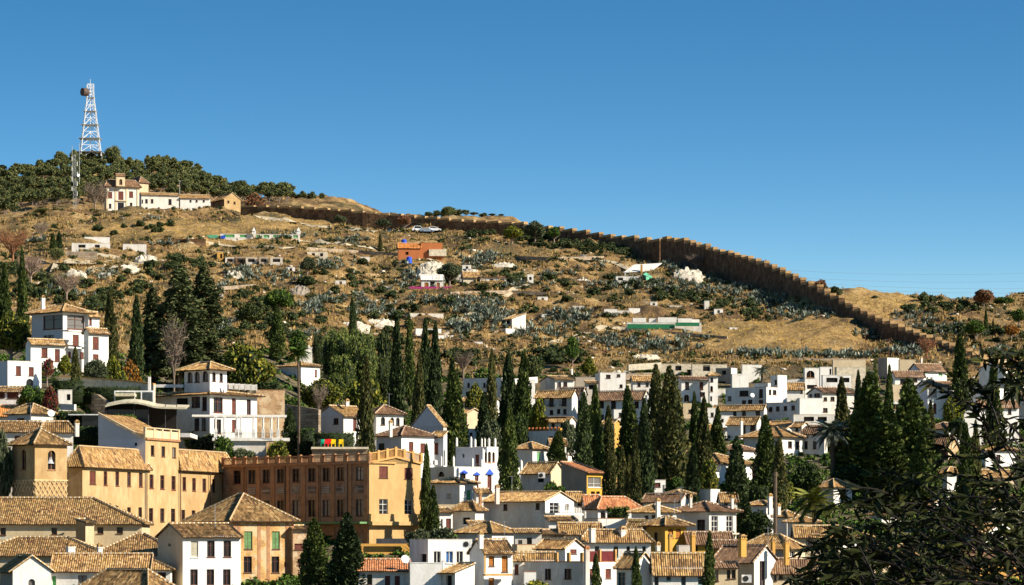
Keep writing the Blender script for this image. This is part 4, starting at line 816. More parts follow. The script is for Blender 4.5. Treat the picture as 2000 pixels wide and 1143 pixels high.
H('cream balcony block with red coping below the dark stone house', 396, 1000, 1010, 1046, 1064, 'flat', None, 14, 'convent_pale', rm='brick_trim', bdef=3)
H('small white house with lit gable and tiny brown window right of the cream balcony', 380, 1046, 1104, 1140, 1069, 'gb', 15, 54, 'white_clean', 'white', Rw=[(1120, 1073, 13, 9, 'b')])
H('low white house with curved ochre roof beneath the small lit gable', 374, 1000, 1001, 1084, 1094, 'ga', 14, 3, 'white', bdef=6)
H('white flat-fronted house with blue curtain and three tall windows at bottom centre', 373, 800, 836, 922, 1054, 'flat', None, 20, 'white_clean', 'white', rm='mortar', Rw=[(854, 1077, 14, 23, 'w'), (878, 1077, 14, 23, 'B'), (898, 1077, 13, 23, 'w')], Lw=[(827, 1082, 12, 16, 'k')], bdef=6)
H('plain white courtyard wall block at the bottom below the blue-curtain house', 363, 799, 801, 862, 1100, 'flat', None, 4, 'white_clean', rm='white_clean', bdef=5, name='courtyard_block', cat='wall')
H('lean-to with orange tiled edge and dark doorway at bottom centre', 361, 861, 889, 927, 1117, 'sl', 16, 34, 'white_clean', 'white_old', Lw=[(877, 1124, 11, 22, 'k')])
os_ = H('white house with orange-brown shutters and steep tiled roof at bottom centre', 368, 917, 945, 1001, 1077, 'ga', 22, 26, 'white_clean', 'white', rm='tile_old', Rw=[(960, 1086, 11, 20, 'o'), (986, 1086, 12, 31, 'o'), (960, 1129, 11, 18, 'o')], ch=[(939, 1047, 10, 25, -1, 'white')])
pxbox(os_, 'balcony', 'ochre_trim', 366.5, 948, 1001, 1121, 1125, .7, 26); pxbox(os_, 'corner_strip', 'ochre_trim', 367.6, 946, 949, 1079, 1120, .1, 26)
H('narrow white house with wooden door right of the orange-shuttered house', 371, 998, 1002, 1023, 1093, 'ga', 7, 8, 'white_clean', Rw=[(1009, 1102, 8, 20, 'b')], bdef=5)
H('white balcony block with red coping and dark door beside the grey wall', 366, 1022, 1024, 1047, 1117, 'flat', None, 6, 'white_clean', rm='brick_trim', bdef=3)
gw = H('grey-shaded terrace house with two dark windows and maroon roof-terrace screen', 366, 1024, 1140, 1205, 1098, 'flat', None, 58, 'white_clean', 'white_old', rm='brick_trim', Lw=[(1070, 1111, 12, 21, 'd'), (1109, 1111, 14, 20, 'd')], Rw=[(1157, 1111, 10, 19, 'b'), (1188, 1111, 11, 19, 'b')])  # left wall's greyer white carries painted shade
i_ = H.last; C, e1, e2 = i_['C'], i_['e1'], i_['e2']
mb = MB(); mb.box((C+e1*.8+e2*.1).xy.to_3d()+ZV*(i_['z1']+.06), e1*(i_['a']-1.2), e2*.06, ZV*1.15); mb.build('screen', ['maroon'], gw)
for px in (1171, 1201): q = C+e1*face_s(C, e1, px); mb = MB(); mb.cbox(q.xy.to_3d()+ZV*(i_['z1']+.06), e1, e2, .3, .3, 1.35); mb.build('terrace_post', ['ochre_trim'], gw)
for px in (1087, 1111, 1137): q = C+e2*face_s(C, e2, px); mb = MB(); mb.cbox(q.xy.to_3d()+ZV*(i_['z1']+.06), e1, e2, .35, .35, 1.0); mb.build('terrace_post', ['ochre_trim'], gw)
chimney(gw, 1146, 1076, 11, 70, 364.5, 'white_old', 'tile_red')
H('big white house with grey-white chimneys and teal windows above the maroon screen', 387, 1133, 1136, 1271, 1060, 'hip', 24, 5, 'white_clean', bdef=8, Rw=[(1166, 1067, 9, 20, 't'), (1203, 1067, 9, 20, 't'), (1227, 1067, 7, 19, 't'), (1258, 1067, 7, 14, 't')], ch=[(1157, 1034, 12, 26, -1, 'white'), (1216, 1037, 14, 16, 1, 'white')])
H('white house with french door, tiled strip and tall lit gable at the bottom', 363, 1204, 1240, 1276, 1104, 'gb', 24, 46, 'white_clean', 'white', Lw=[(1214, 1118, 15, 27, 't')])
H('white house with four tall teal windows under an ochre roof at the bottom', 363, 1272, 1276, 1377, 1109, 'ga', 27, 6, 'white_clean', bdef=7, Rw=[(1282, 1114, 9, 30, 't'), (1306, 1114, 9, 20, 't'), (1335, 1114, 9, 30, 't'), (1368, 1112, 10, 30, 't')])
H('white terrace wall block with small lantern chimney above the teal-windowed house', 372, 1322, 1326, 1348, 1066, 'flat', None, 10, 'white_old', bdef=5, ch=[(1309, 1052, 8, 26, 2, 'ochre'), (1353, 1048, 10, 36, -2, 'ochre'), (1285, 1068, 9, 9, 2, 'white')])
H('ochre yellow house with brown loggia windows and hip roof', 400, 1263, 1299, 1341, 1027, 'hip', 18, None, 'ochre_bright', 'ochre', rm='tile_old', Rw=[(1310, 1033, 10, 18, 'o'), (1325, 1033, 10, 18, 'o')], Lw=[(1281, 1040, 7, 17, 'd')], ov=.8)
H('low ochre wing with paired small windows left of the yellow loggia house', 403, 1222, 1266, 1280, 1034, 'gb', 16, 62, 'ochre_bright', 'ochre', rm='tile_old', Lw=[(1236, 1038, 8, 6, 'd'), (1256, 1037, 12, 14, 'w')])
H('ochre house with covered terrace posts right of the yellow loggia house', 400, 1338, 1343, 1432, 1060, 'sr', 20, 6, 'ochre_bright', bdef=7, rm='tile_brown', Rw=[(1357, 1063, 12, 14, 'k'), (1395, 1064, 12, 12, 'k'), (1412, 1064, 12, 12, 'k')])
H('white house with red hip roof and plant-covered pergola posts', 436, 1145, 1168, 1251, 995, 'hip', 24, 30, 'white_clean', rm='tile_red', Rw=[(1178, 999, 10, 18, 'k'), (1200, 999, 12, 14, 'k'), (1218, 999, 12, 14, 'k'), (1240, 1000, 8, 12, 'w')])
H('bright white terrace wall with a little dark window under the red hip roof', 427, 1142, 1168, 1227, 1013, 'flat', None, 20, 'white_clean', 'white_old', Rw=[(1179, 1028, 9, 9, 'k')], rm='brick_trim')
H('short ochre yellow wall block left of the loggia house', 416, 1225, 1227, 1260, 1013, 'flat', None, 8, 'ochre_bright', rm='ochre', bdef=3, name='yellow_outbuilding')
H('small red-roofed white house left of the red hip roof', 452, 1137, 1142, 1172, 982, 'ga', 14, 12, 'white_clean', rm='tile_red', bdef=5)
H('white gable house with ochre roof strip right of the balcony house', 456, 1104, 1108, 1140, 974, 'ga', 12, 10, 'white_clean', bdef=6, Rw=[(1118, 983, 6, 6, 'd'), (1131, 983, 6, 6, 'd')])
H('white house with four tiny windows under an ochre roof and tall chimney', 424, 1233, 1290, 1321, 1001, 'hip', 15, 60, 'white_clean', 'white', Lw=[(1262, 1006, 9, 10, 'w'), (1277, 1006, 9, 10, 'd')], Rw=[(1300, 1006, 6, 6, 'b'), (1311, 1006, 6, 6, 'b')], ch=[(1285, 982, 9, 30, -3, 'white')])
sw = H('weathered white house with two tall windows, balcony slab and wide hip roof', 430, 1316, 1385, 1438, 999, 'hip', 19, 50, 'white_old', 'white_old', Rw=[(1396, 1008, 13, 32, 'w'), (1425, 1008, 13, 32, 'w')], Lw=[(1369, 1015, 16, 24, 'd')], ch=[(1349, 974, 6, 18, 1, 'white_old'), (1430, 976, 6, 18, 4, 'white')], rm='tile_brown', ov=.7)
i_ = H.last; C, e1, e2 = i_['C'], i_['e1'], i_['e2']; mb = MB(); mb.box(C.xy.to_3d()+e1*1.4-e2*1.3+ZV*((HY-1044)/F*430), e1*(i_['a']-1.4), e2*1.29, ZV*.2); mb.build('balcony', ['stone_pale'], sw)
H('long low roof with dark shadowed wall behind the weathered white house', 452, 1255, 1330, 1345, 977, 'gb', 12, 62, 'white_old', 'white', rm='tile_brown', Lw=[(1275, 983, 6, 10, 'd')])
H('plain white cube rising over the tiled roofs among the cypresses', 463, 1358, 1388, 1406, 956, 'flat', None, None, 'white_clean', 'white')
H('small white house with barred window left of the leaning cypress', 488, 1272, 1276, 1300, 938, 'flat', None, 10, 'white', bdef=4, Rw=[(1284, 943, 12, 8, 'b')])
H('white sloping stair wall beside the barred-window house', 484, 1296, 1298, 1308, 948, 'flat', None, 12, 'white_clean', bdef=3, name='stair_wall', cat='wall')
mg = H('modern cream house with white gable frame and full-height window', 370, 1392, 1473, 1517, 1094, 'gb', 27, 52, 'white_clean', 'cream', rm='tile_brown', Rw=[(1489, 1088, 11, 60, 'd')], ch=[(1450, 1054, 15, 34, -3, 'ochre')], ov=.5, name='modern_house')
H('cream house with narrow windows left of the white gable frame', 366, 1392, 1395, 1441, 1107, 'sr', 8, 6, 'cream', bdef=5, Rw=[(1400, 1113, 7, 22, 'd'), (1423, 1113, 7, 18, 'd'), (1433, 1113, 8, 17, 'd')], rm='tile_brown')
H('cream house with slim windows and tall ochre chimney right of the white gable frame', 373, 1507, 1509, 1600, 1109, 'ga', 17, 4, 'cream', bdef=7, Rw=[(1514, 1113, 6, 22, 'd'), (1525, 1113, 8, 18, 'd'), (1560, 1113, 8, 18, 'd')], rm='tile_brown', ch=[(1536, 1062, 11, 42, -2, 'ochre'), (1510, 1060, 8, 22, 2, 'ochre')])
H('grey stone-sided house with long ochre roof beside the tall ochre chimney', 386, 1445, 1541, 1572, 1073, 'hip', 28, 60, 'cream', 'concrete', rm='tile', Rw=[(1548, 1076, 10, 12, 'w')])
H('row house with ochre posts hidden below the weathered white house', 393, 1380, 1384, 1445, 1068, 'sr', 12, 5, 'ochre', rm='tile_brown', bdef=5, Rw=row([1392, 1405, 1420, 1432], 1071, 8, 8, 'k'))
fh = H('pale grey house with scalloped roof edge and ornate white chimney', 441, 1462, 1497, 1512, 987, 'hip', 8, 56, 'white', 'white', rm='tile', ch=[(1504, 972, 9, 34, -3, 'white_clean')])
H('white house behind the bare palm trunk with small ochre roof', 434, 1514, 1537, 1556, 1010, 'hip', 12, None, 'white', rm='tile', ch=[(1521, 992, 7, 14, -2, 'white')])
H('cream low house at the edge of the foreground branches', 420, 1538, 1570, 1596, 1020, 'hip', 10, 52, 'cream', 'white', Lw=[(1558, 1026, 9, 13, 'b')])
H('pale cream house with wide doorway seen through the branches', 410, 1548, 1552, 1640, 1042, 'ga', 14, 5, 'cream', bdef=7, Rw=[(1580, 1050, 12, 18, 'd'), (1610, 1050, 12, 18, 'd')])
# ================================================================ upper right quarter
H('white house with arched gateway and thin brown roof below the pale ruins', 645, 1322, 1331, 1386, 741, 'ga', 6, 8, 'white_clean', bdef=6, rm='tile_brown', Rw=[(1342, 746, 8, 15, 'd'), (1370, 746, 7, 15, 'b'), (1341, 771, 10, 13, 'A'), (1372, 766, 10, 8, 'd')])
H('white block with small hip roof and arched window right of the gateway house', 643, 1384, 1386, 1402, 734, 'hip', 6, 10, 'white', bdef=5, Rw=[(1390, 737, 6, 9, 'd'), (1389, 754, 7, 11, 'A'), (1388, 774, 6, 10, 'k')])
H('long pale ruined walls with broken window openings at the top of the town', 676, 1284, 1286, 1352, 711, 'flat', None, 5, 'stone_pale', rm='cream', bdef=5, Rw=[(1325, 714, 12, 10, 'k'), (1346, 722, 8, 10, 'k')], name='ruined_house', cat='ruin')
H('pale roofless ruin with square panels right of the first ruin', 674, 1350, 1352, 1420, 712, 'flat', None, 5, 'stone_pale', rm='cream', bdef=5, Rw=[(1380, 713, 14, 12, 'k')], name='ruined_house', cat='ruin')
H('grey shaded ruin block with tall opening at the end of the ruins', 668, 1398, 1428, 1440, 719, 'flat', None, 60, 'white', 'concrete', Lw=[(1410, 745, 14, 8, 'k'), (1414, 723, 8, 9, 'k')], name='ruined_house', cat='ruin')  # grey left side holds the shade in its colour
H('bright white stepped wall right of the grey ruin', 664, 1428, 1430, 1462, 731, 'flat', None, 10, 'white_clean', bdef=3, rm='white_clean', name='terrace_wall', cat='wall')
H('white sloping buttress wall under the dry slope', 670, 1448, 1450, 1488, 713, 'flat', None, 10, 'white_clean', bdef=3, rm='white_clean', name='terrace_wall', cat='wall')
H('small cream house with wide window under the grey ruin', 655, 1396, 1398, 1438, 760, 'flat', None, 8, 'white_old', bdef=5, Rw=[(1410, 745, 12, 6, 'k')])
H('tall white square house with one window left of the stepped garden', 642, 1505, 1519, 1537, 733, 'flat', None, None, 'white_clean', 'white', Lw=[(1515, 742, 5, 9, 'd')])
H('white house with terracotta parasol terrace left of the tall square house', 646, 1472, 1500, 1507, 748, 'flat', None, 60, 'white', rm='brick_trim')
H('shaded white house with broad dark window and side satellite dish', 630, 1417, 1474, 1480, 757, 'flat', None, 64, 'white', 'white', Lw=[(1453, 763, 18, 11, 'd'), (1425, 774, 7, 9, 'd'), (1453, 782, 8, 9, 'd'), (1465, 781, 9, 10, 'd')])
H('white house with narrow lit end and two windows in the upper right quarter', 628, 1474, 1497, 1520, 756, 'flat', None, 45, 'white_clean', 'white', Lw=[(1486, 760, 8, 17, 'd'), (1486, 781, 9, 9, 'd')], Rw=[(1504, 761, 5, 10, 'd'), (1513, 762, 7, 9, 'd')], rm='brick_trim')
H('low ochre-roofed white house at the foot of the dry garden', 650, 1531, 1533, 1571, 756, 'ga', 8, 5, 'white_clean', bdef=5, Rw=[(1566, 760, 4, 8, 'd')])
H('long white house with straight ochre roof edge and three small windows', 612, 1392, 1492, 1498, 798, 'gb', 7, 66, 'white', 'white_clean', Lw=[(1435, 804, 7, 11, 'd'), (1453, 803, 8, 11, 'd'), (1480, 802, 9, 10, 'd')])
H('flat white house with four square windows in a row', 616, 1496, 1558, 1577, 786, 'flat', None, 60, 'white_clean', 'white', Lw=[(1505, 795, 7, 9, 'd'), (1519, 794, 7, 9, 'd'), (1534, 793, 7, 9, 'd'), (1549, 792, 7, 9, 'd')])
H('white house with white awning and short chimney below the straight ochre roof', 582, 1420, 1478, 1490, 826, 'gb', 12, 62, 'white_clean', 'white', Lw=[(1453, 831, 7, 16, 'd'), (1470, 831, 10, 12, 'd')], ch=[(1448, 824, 6, 34, -9, 'white')])
H('white house with flat ochre roof edge above the big corner house', 592, 1498, 1542, 1560, 829, 'gb', 7, 60, 'white', Lw=[(1510, 832, 5, 10, 'd'), (1530, 834, 12, 8, 'k')])
H('tall corner house with white lit front, oriel arch and shallow hip roof', 556, 1453, 1527, 1567, 853, 'hip', 20, 52, 'white_clean', 'white', Rw=[(1543, 862, 8, 13, 'd'), (1558, 863, 7, 14, 'd'), (1544, 892, 9, 15, 'A')], Lw=[(1517, 862, 7, 14, 'd'), (1482, 872, 8, 12, 'd')], ov=.7)
H('bluish shaded town house with four windows left of the spiky palm', 560, 1566, 1610, 1616, 848, 'hip', 16, 60, 'white', 'white', rm='tile_brown', Lw=[(1574, 862, 7, 15, 'd'), (1591, 862, 7, 15, 'd'), (1575, 893, 7, 15, 'd'), (1592, 893, 7, 15, 'd')])
H('little house with hip roof half behind a cypress above the big white villa', 546, 1396, 1450, 1478, 879, 'hip', 12, None, 'white', rm='tile_brown', Lw=[(1410, 884, 20, 8, 'k')])
bv = H('large white villa with wide roof and long curved balcony behind the cypresses', 512, 1320, 1407, 1476, 906, 'hip', 21, 50, 'white_clean', 'white', Rw=[(1473, 914, 8, 26, 'b'), (1473, 944, 7, 8, 'd'), (1452, 916, 7, 22, 'b')], Lw=[(1394, 912, 9, 12, 'd'), (1338, 912, 10, 12, 'd'), (1388, 943, 22, 10, 'k')], name='villa', cat='villa')
i_ = H.last; C, e1, e2 = i_['C'], i_['e1'], i_['e2']; mb = MB(); t0_ = face_s(C, e2, 1412) if False else 0; mb.box(C.xy.to_3d()-e1*1.6+ZV*((HY-934)/F*512), e2*(i_['b']*.45), e1*1.58, ZV*.9); mb.build('balcony', ['white_clean'], bv)
H('white two-level house right of the villa with dark upper window', 505, 1476, 1478, 1500, 912, 'flat', None, 8, 'white_clean', bdef=6, Rw=[(1487, 930, 6, 14, 'k')])
H('cream block on the upper right with lit plain front', 668, 1625, 1627, 1691, 703, 'flat', None, 5, 'cream', rm='cream', bdef=5)
H('pale rubble terrace below the cream block', 660, 1630, 1634, 1690, 717, 'flat', None, 5, 'stone_pale', rm='cream', bdef=4, name='terrace_wall', cat='wall')
H('white house with large arched balcony opening at the upper right', 652, 1569, 1572, 1600, 719, 'flat', None, 8, 'white', bdef=5, Rw=[(1583, 724, 16, 14, 'A'), (1586, 752, 20, 8, 'k')])
H('small white wall block beside the arched balcony house', 655, 1600, 1602, 1625, 717, 'flat', None, 6, 'white_clean', bdef=4, Rw=[(1622, 720, 4, 12, 'k')])
H('white house with dark shaded pergola terrace below the cream block', 640, 1604, 1607, 1662, 733, 'flat', None, 5, 'white', bdef=6, Rw=[(1625, 738, 22, 9, 'k'), (1650, 738, 18, 9, 'k')])
H('white house with long brown roof and a wide glazed window above the spiky palm', 616, 1577, 1606, 1672, 766, 'ga', 10, 20, 'white', rm='tile_brown', Rw=[(1626, 775, 8, 8, 'd'), (1612, 776, 7, 7, 'd'), (1612, 797, 9, 8, 'd'), (1650, 775, 8, 8, 'd')], Lw=[(1583, 770, 6, 7, 'd'), (1596, 768, 12, 9, 'd')])
H('smooth white rounded wall below the wide glazed window', 606, 1556, 1562, 1606, 778, 'flat', None, 12, 'white_clean', bdef=4, rm='white_clean')
H('white terrace house with two wide shaded openings above the spiky palm', 590, 1546, 1550, 1632, 810, 'flat', None, 5, 'white', bdef=6, rm='cream', Rw=[(1580, 814, 20, 9, 'k'), (1606, 814, 18, 9, 'k')])
H('low house with bright orange strip roof above the spiky palm', 578, 1577, 1580, 1616, 839, 'sr', 6, 5, 'white', rm='tile_orange', bdef=4)
H('white flat-roofed block with dark left side at the top right of the town', 672, 1715, 1733, 1756, 699, 'flat', None, None, 'white_clean', 'concrete')  # dark left side is shade painted with the grey coat
H('cream garden wall right of the flat-roofed block', 668, 1755, 1757, 1788, 703, 'flat', None, 5, 'cream', rm='cream', bdef=2, name='garden_wall', cat='wall')
H('white gabled house with green shutters at the end of the old wall', 656, 1774, 1797, 1849, 723, 'ga', 13, 28, 'white_clean', 'white_shaded', rm='tile_brown', Rw=[(1808, 725, 6, 5, 'n'), (1837, 727, 7, 8, 'n')], ch=[(1800, 701, 3, 9, 3)])
H('long white house with brown roof in front of the green-shuttered house', 642, 1740, 1748, 1806, 734, 'ga', 9, 12, 'white_clean', rm='tile_brown', bdef=6, Rw=[(1763, 740, 10, 10, 'd'), (1787, 737, 9, 9, 'd')])
H('white house with blue-glazed bay window framed in brick', 620, 1790, 1812, 1873, 753, 'ga', 9, 24, 'white_clean', 'white_shaded', rm='tile_brown', Rw=[(1821, 758, 20, 20, 'w'), (1838, 758, 4, 10, 'd'), (1855, 757, 9, 19, 'w'), (1826, 788, 6, 20, 'b')])
H('shaded flat white house with one broad window right of the bay-window house', 626, 1870, 1925, 1960, 757, 'flat', None, 55, 'white_clean', 'white_shaded', Lw=[(1881, 759, 16, 12, 'd')])
H('white gabled house with brown garage door at the far upper right', 660, 1912, 1962, 1988, 719, 'ga', 13, 55, 'white_clean', 'white', Rw=[(1975, 729, 13, 13, 'b')])
H('tan rooftop block behind the garage-door house', 668, 1940, 1944, 1966, 702, 'flat', None, 20, 'cream', rm='brick_trim', bdef=4, Rw=[(1955, 706, 12, 8, 'b')])
H('white house with sloping lit wall at the right edge', 640, 1966, 1970, 2012, 748, 'flat', None, 10, 'white_clean', bdef=6)
H('grey gabled house at the right edge behind the branches', 622, 1965, 2004, 2020, 782, 'ga', 24, 50, 'white', 'white_old')
H('small house with dark brown roof between the conifers and the branches', 576, 1810, 1850, 1882, 838, 'hip', 13, None, 'white_clean', 'white', rm='tile_brown')
H('brick-coloured house with brown roof and two reddish windows right of the conifers', 552, 1806, 1852, 1872, 874, 'gb', 22, 60, 'brick_light', 'brick', rm='tile_brown', Lw=[(1826, 877, 13, 18, 'b'), (1843, 877, 10, 18, 'b')])
H('long white wall above the small brown-roofed house', 592, 1853, 1856, 1912, 803, 'flat', None, 6, 'white_clean', bdef=4, rm='white_clean')
H('white house with blue parasol spot glimpsed through the branches', 575, 1905, 1910, 1990, 832, 'flat', None, 8, 'white_clean', bdef=6, Rw=[(1925, 845, 10, 14, 'd'), (1960, 845, 10, 14, 'd')])
H('cottage with sunny ochre roof in front of the big dark conifers', 482, 1597, 1628, 1664, 952, 'hip', 16, None, 'white', rm='tile', Rw=[(1648, 958, 8, 8, 'd')])
H('white house with ochre roof glimpsed at far right behind the branches', 470, 1905, 1936, 2020, 985, 'hip', 18, 30, 'white_clean', 'white', rm='tile', Rw=[(1970, 1000, 10, 16, 'd')])
H('white house with lit gable seen low through the dense branches', 440, 1868, 1925, 1990, 1040, 'gb', 20, 45, 'white_clean', 'white', rm='tile', Rw=[(1955, 1050, 10, 16, 'b')])
H('cream house seen through gaps in the lower right foliage', 400, 1660, 1700, 1800, 1085, 'ga', 20, 25, 'cream', rm='tile', Rw=row([1720, 1745, 1775], 1095, 9, 18, 'd'))
H('white house low behind the branches left of the cream one', 420, 1600, 1640, 1700, 1050, 'hip', 18, None, 'white_clean', 'white', rm='tile', Rw=[(1665, 1062, 9, 14, 'd')])
H('white house glimpsed mid-height behind the right branches', 500, 1680, 1715, 1770, 965, 'hip', 16, None, 'white', rm='tile', Rw=[(1740, 975, 8, 12, 'd')])
H('ochre house at the lower right corner behind the leaves', 385, 1850, 1890, 1990, 1095, 'ga', 20, 22, 'ochre', rm='tile_brown', Rw=row([1910, 1940, 1970], 1105, 9, 20, 'd'))
def ac_unit(px, py, D, label, w=.95):
    c_ = P(px, py, D); r_ = empty('air_conditioner', c_, label, 'air conditioner'); mb = MB(); mb.cbox(c_, Vector((1, 0, 0)), Vector((0, 1, 0)), w, .4, w*.8); mb.build('casing', ['white_paint'], r_)
    mb = MB(); q = c_+Vector((-.1, -.2, w*.4)); mb.tube(q, q+Vector((0, -.04, 0)), w*.3, n=12); mb.build('fan_grille', ['rubber'], r_)
ac_unit(1458, 1138, 367.5, 'air conditioner mounted on the wall left of the full-height window', 1.1)
ac_unit(1058, 934, 478.3, 'air conditioner on the shaded wall beside the concrete-sided house', 1.0)
ac_unit(912, 1070, 369.5, 'white air conditioner at the top of the blue-curtain house', 1.0)
def sat(px, py, D, label, r=.45):
    c_ = P(px, py, D); r_ = empty('satellite_dish', c_, label, 'satellite dish'); mb = MB(); d = Vector((.35, -.85, .35)).normalized(); a_ = d.orthogonal().normalized(); b_ = d.cross(a_); ring = [(c_+a_*math.cos(k*.628)*r+b_*math.sin(k*.628)*r) for k in range(10)]
    for k in range(10): mb.poly([c_-d*r*.25, ring[k], ring[(k+1) % 10]]); mb.poly([c_-d*r*.25-d*.01, ring[(k+1) % 10]-d*.02, ring[k]-d*.02])
    mb.build('dish', ['white_paint'], r_); mb = MB(); mb.tube(c_-ZV*.6-d*.15, c_-d*.15, .04, n=5); mb.build('mast', ['grey_metal'], r_)
sat(100, 807, 435, 'white satellite dish on the hip-roofed house left of the round chimney', .5); sat(1470, 772, 627, 'satellite dish on the shaded house with the broad window')
sat(792, 1092, 366, 'small white satellite dish left of the blue-curtain house', .5)

# ---- further houses packed between the named ones
H('tall cream wall house left of the slim twin cypresses', 622, 1330, 1334, 1358, 788, 'flat', None, 8, 'cream', bdef=6, rm='cream', Rw=[(1347, 800, 5, 7, 'd')])
H('white house fragment just right of the slim twin cypresses', 604, 1378, 1381, 1400, 797, 'flat', None, 8, 'white_clean', bdef=6, Rw=[(1391, 806, 6, 8, 'd')])
H('white house with small tiled porch under the slim twin cypresses', 575, 1372, 1384, 1412, 838, 'ga', 8, 20, 'white_clean', Rw=[(1395, 842, 6, 9, 'd'), (1405, 842, 5, 9, 'b')], bdef=6)
H('white house with awning roof left of the short chimney house', 588, 1408, 1412, 1440, 834, 'sr', 7, 8, 'white_clean', bdef=5, Rw=[(1424, 840, 8, 9, 'k')], rm='white')
H('small white stair house above the tall corner house', 600, 1546, 1549, 1566, 812, 'flat', None, 8, 'white_clean', bdef=5)
H('cream house between the corner house and the terrace openings', 574, 1546, 1566, 1580, 832, 'gb', 7, 50, 'white', rm='tile', Lw=[(1556, 836, 6, 6, 'd')])
H('white house with brown roof just left of the big cypress spire', 628, 1690, 1694, 1716, 742, 'ga', 8, 10, 'white_clean', rm='tile_brown', bdef=6, Rw=[(1703, 746, 6, 7, 'd')])
H('cream lit house wall behind the conifer gap', 610, 1738, 1742, 1772, 752, 'flat', None, 10, 'cream', bdef=5, rm='cream', Rw=[(1760, 760, 6, 9, 'd')])
H('white arcade house low in the conifer gap', 585, 1738, 1742, 1775, 784, 'flat', None, 10, 'white_clean', bdef=5, Rw=[(1750, 789, 8, 11, 'A'), (1764, 789, 8, 11, 'A')])
H('grey plaster house right of the ochre-cornered white block', 652, 1118, 1124, 1162, 737, 'flat', None, 14, 'concrete', bdef=6, rm='concrete', Rw=[(1150, 745, 6, 8, 'k')])
H('dark-fronted house squeezed between plaster wall and box house', 645, 1142, 1146, 1168, 748, 'sr', 5, 6, 'white_old', bdef=5, Rw=[(1156, 752, 12, 9, 'k')])
H('white house wedge at the right end of the four-window house', 592, 1260, 1264, 1284, 772, 'flat', None, 10, 'white_clean', bdef=5, Rw=[(1274, 780, 5, 8, 'd')])
H('white house behind the pointed dark conifer', 640, 1232, 1236, 1276, 742, 'ga', 8, 8, 'white', rm='tile', bdef=6, Rw=[(1248, 747, 6, 8, 'd'), (1264, 747, 6, 8, 'd')])
H('white house peeping above the ochre patched house', 590, 1195, 1199, 1226, 800, 'flat', None, 8, 'white_clean', bdef=5, Rw=[(1212, 806, 7, 9, 'd')])
H('white cottage left of the conical evergreen', 520, 1070, 1074, 1106, 866, 'ga', 8, 14, 'white_clean', bdef=5, Rw=[(1096, 872, 5, 9, 'd')])
H('white house block behind the blue-trimmed mansion', 560, 905, 908, 958, 838, 'flat', None, 12, 'white', bdef=6, Rw=[(920, 845, 6, 10, 'd'), (940, 845, 6, 10, 'd')])
H('cream house above the thin young cypress', 585, 896, 912, 940, 806, 'gb', 8, 40, 'cream', 'white', rm='tile', Lw=[(904, 812, 5, 8, 'd')])
H('white terrace house between row houses and the medium cypress', 615, 900, 960, 975, 782, 'gb', 7, 60, 'white_clean', 'white', rm='tile', Lw=row([912, 930, 948], 786, 6, 9, 'd'))
H('low white house right of the yellow-leaved tree', 575, 1066, 1112, 1124, 822, 'gb', 7, 60, 'white', 'white', rm='tile', Lw=[(1080, 827, 7, 8, 'd'), (1098, 827, 7, 8, 'd')])
H('white house with two windows below the straight ochre roof, left', 598, 1400, 1404, 1432, 812, 'flat', None, 8, 'white', bdef=5, Rw=[(1411, 818, 5, 8, 'd'), (1424, 818, 5, 8, 'd')])
H('ochre-tiled house behind the tall corner house roof', 578, 1500, 1530, 1552, 842, 'gb', 9, 45, 'white_clean', 'white', rm='tile', Lw=[(1515, 848, 7, 6, 'd')])
H('white house strip above the wide-roofed villa', 535, 1328, 1350, 1392, 882, 'hip', 10, 20, 'white_clean', 'white', rm='tile', Rw=[(1378, 887, 6, 9, 'd')])
H('small white house right of the dense cypress on a bare stem', 500, 1500, 1512, 1536, 925, 'hip', 9, 26, 'white_clean', 'white', rm='tile_brown', Rw=[(1524, 930, 7, 11, 'd')])
H('white house with pale roof below the curved cypress', 455, 1300, 1322, 1352, 966, 'hip', 9, 30, 'white_clean', 'white', rm='tile', Rw=[(1340, 972, 6, 8, 'd')])
H('white house right of the plain white cube', 450, 1404, 1407, 1440, 974, 'ga', 10, 10, 'white', rm='tile', bdef=6, Rw=[(1418, 980, 7, 9, 'd')])
H('white house among cypresses above the red hip roof', 478, 1180, 1184, 1226, 948, 'ga', 12, 8, 'white_clean', rm='tile', bdef=6, Rw=[(1200, 953, 7, 10, 'd')])
H('long white wall house behind the branches, upper', 600, 1905, 1912, 1990, 792, 'ga', 10, 12, 'white_clean', rm='tile_brown', bdef=6, Rw=row([1930, 1950, 1972], 798, 7, 11, 'd'))
H('white house glimpsed behind the right branches, middle', 540, 1900, 1925, 1985, 880, 'hip', 14, 26, 'white_clean', 'white', rm='tile', Rw=[(1950, 888, 8, 14, 'd')])
H('cream house glimpsed behind the right branches, lower', 505, 1900, 1918, 1980, 930, 'ga', 12, 18, 'cream', rm='tile', bdef=7, Rw=[(1945, 938, 9, 14, 'b')])
H('white house between the two shaded cypresses and the conifers', 490, 1825, 1850, 1892, 925, 'hip', 12, 28, 'white_clean', 'white', rm='tile', Rw=[(1872, 932, 8, 12, 'd')])
H('white house with ochre roof left of the lower conifer', 462, 1700, 1722, 1765, 1005, 'hip', 12, 26, 'white_clean', 'white', rm='tile', Rw=[(1745, 1012, 8, 12, 'd')])
H('small white house seen between branches, right of the lower conifer', 470, 1790, 1812, 1850, 990, 'gb', 12, 30, 'white_clean', 'white', rm='tile', Rw=[(1830, 998, 8, 12, 'd')])
wallthing('tan dry-stone terrace left of the giant conifer, upper step', [(1228, 712, 672), (1292, 708, 674)], 12, 'stone_pale', th=.8, name='terrace_wall')
wallthing('tan dry-stone terrace left of the giant conifer, middle step', [(1222, 730, 664), (1290, 727, 666)], 12, 'rubble', th=.8, name='terrace_wall')
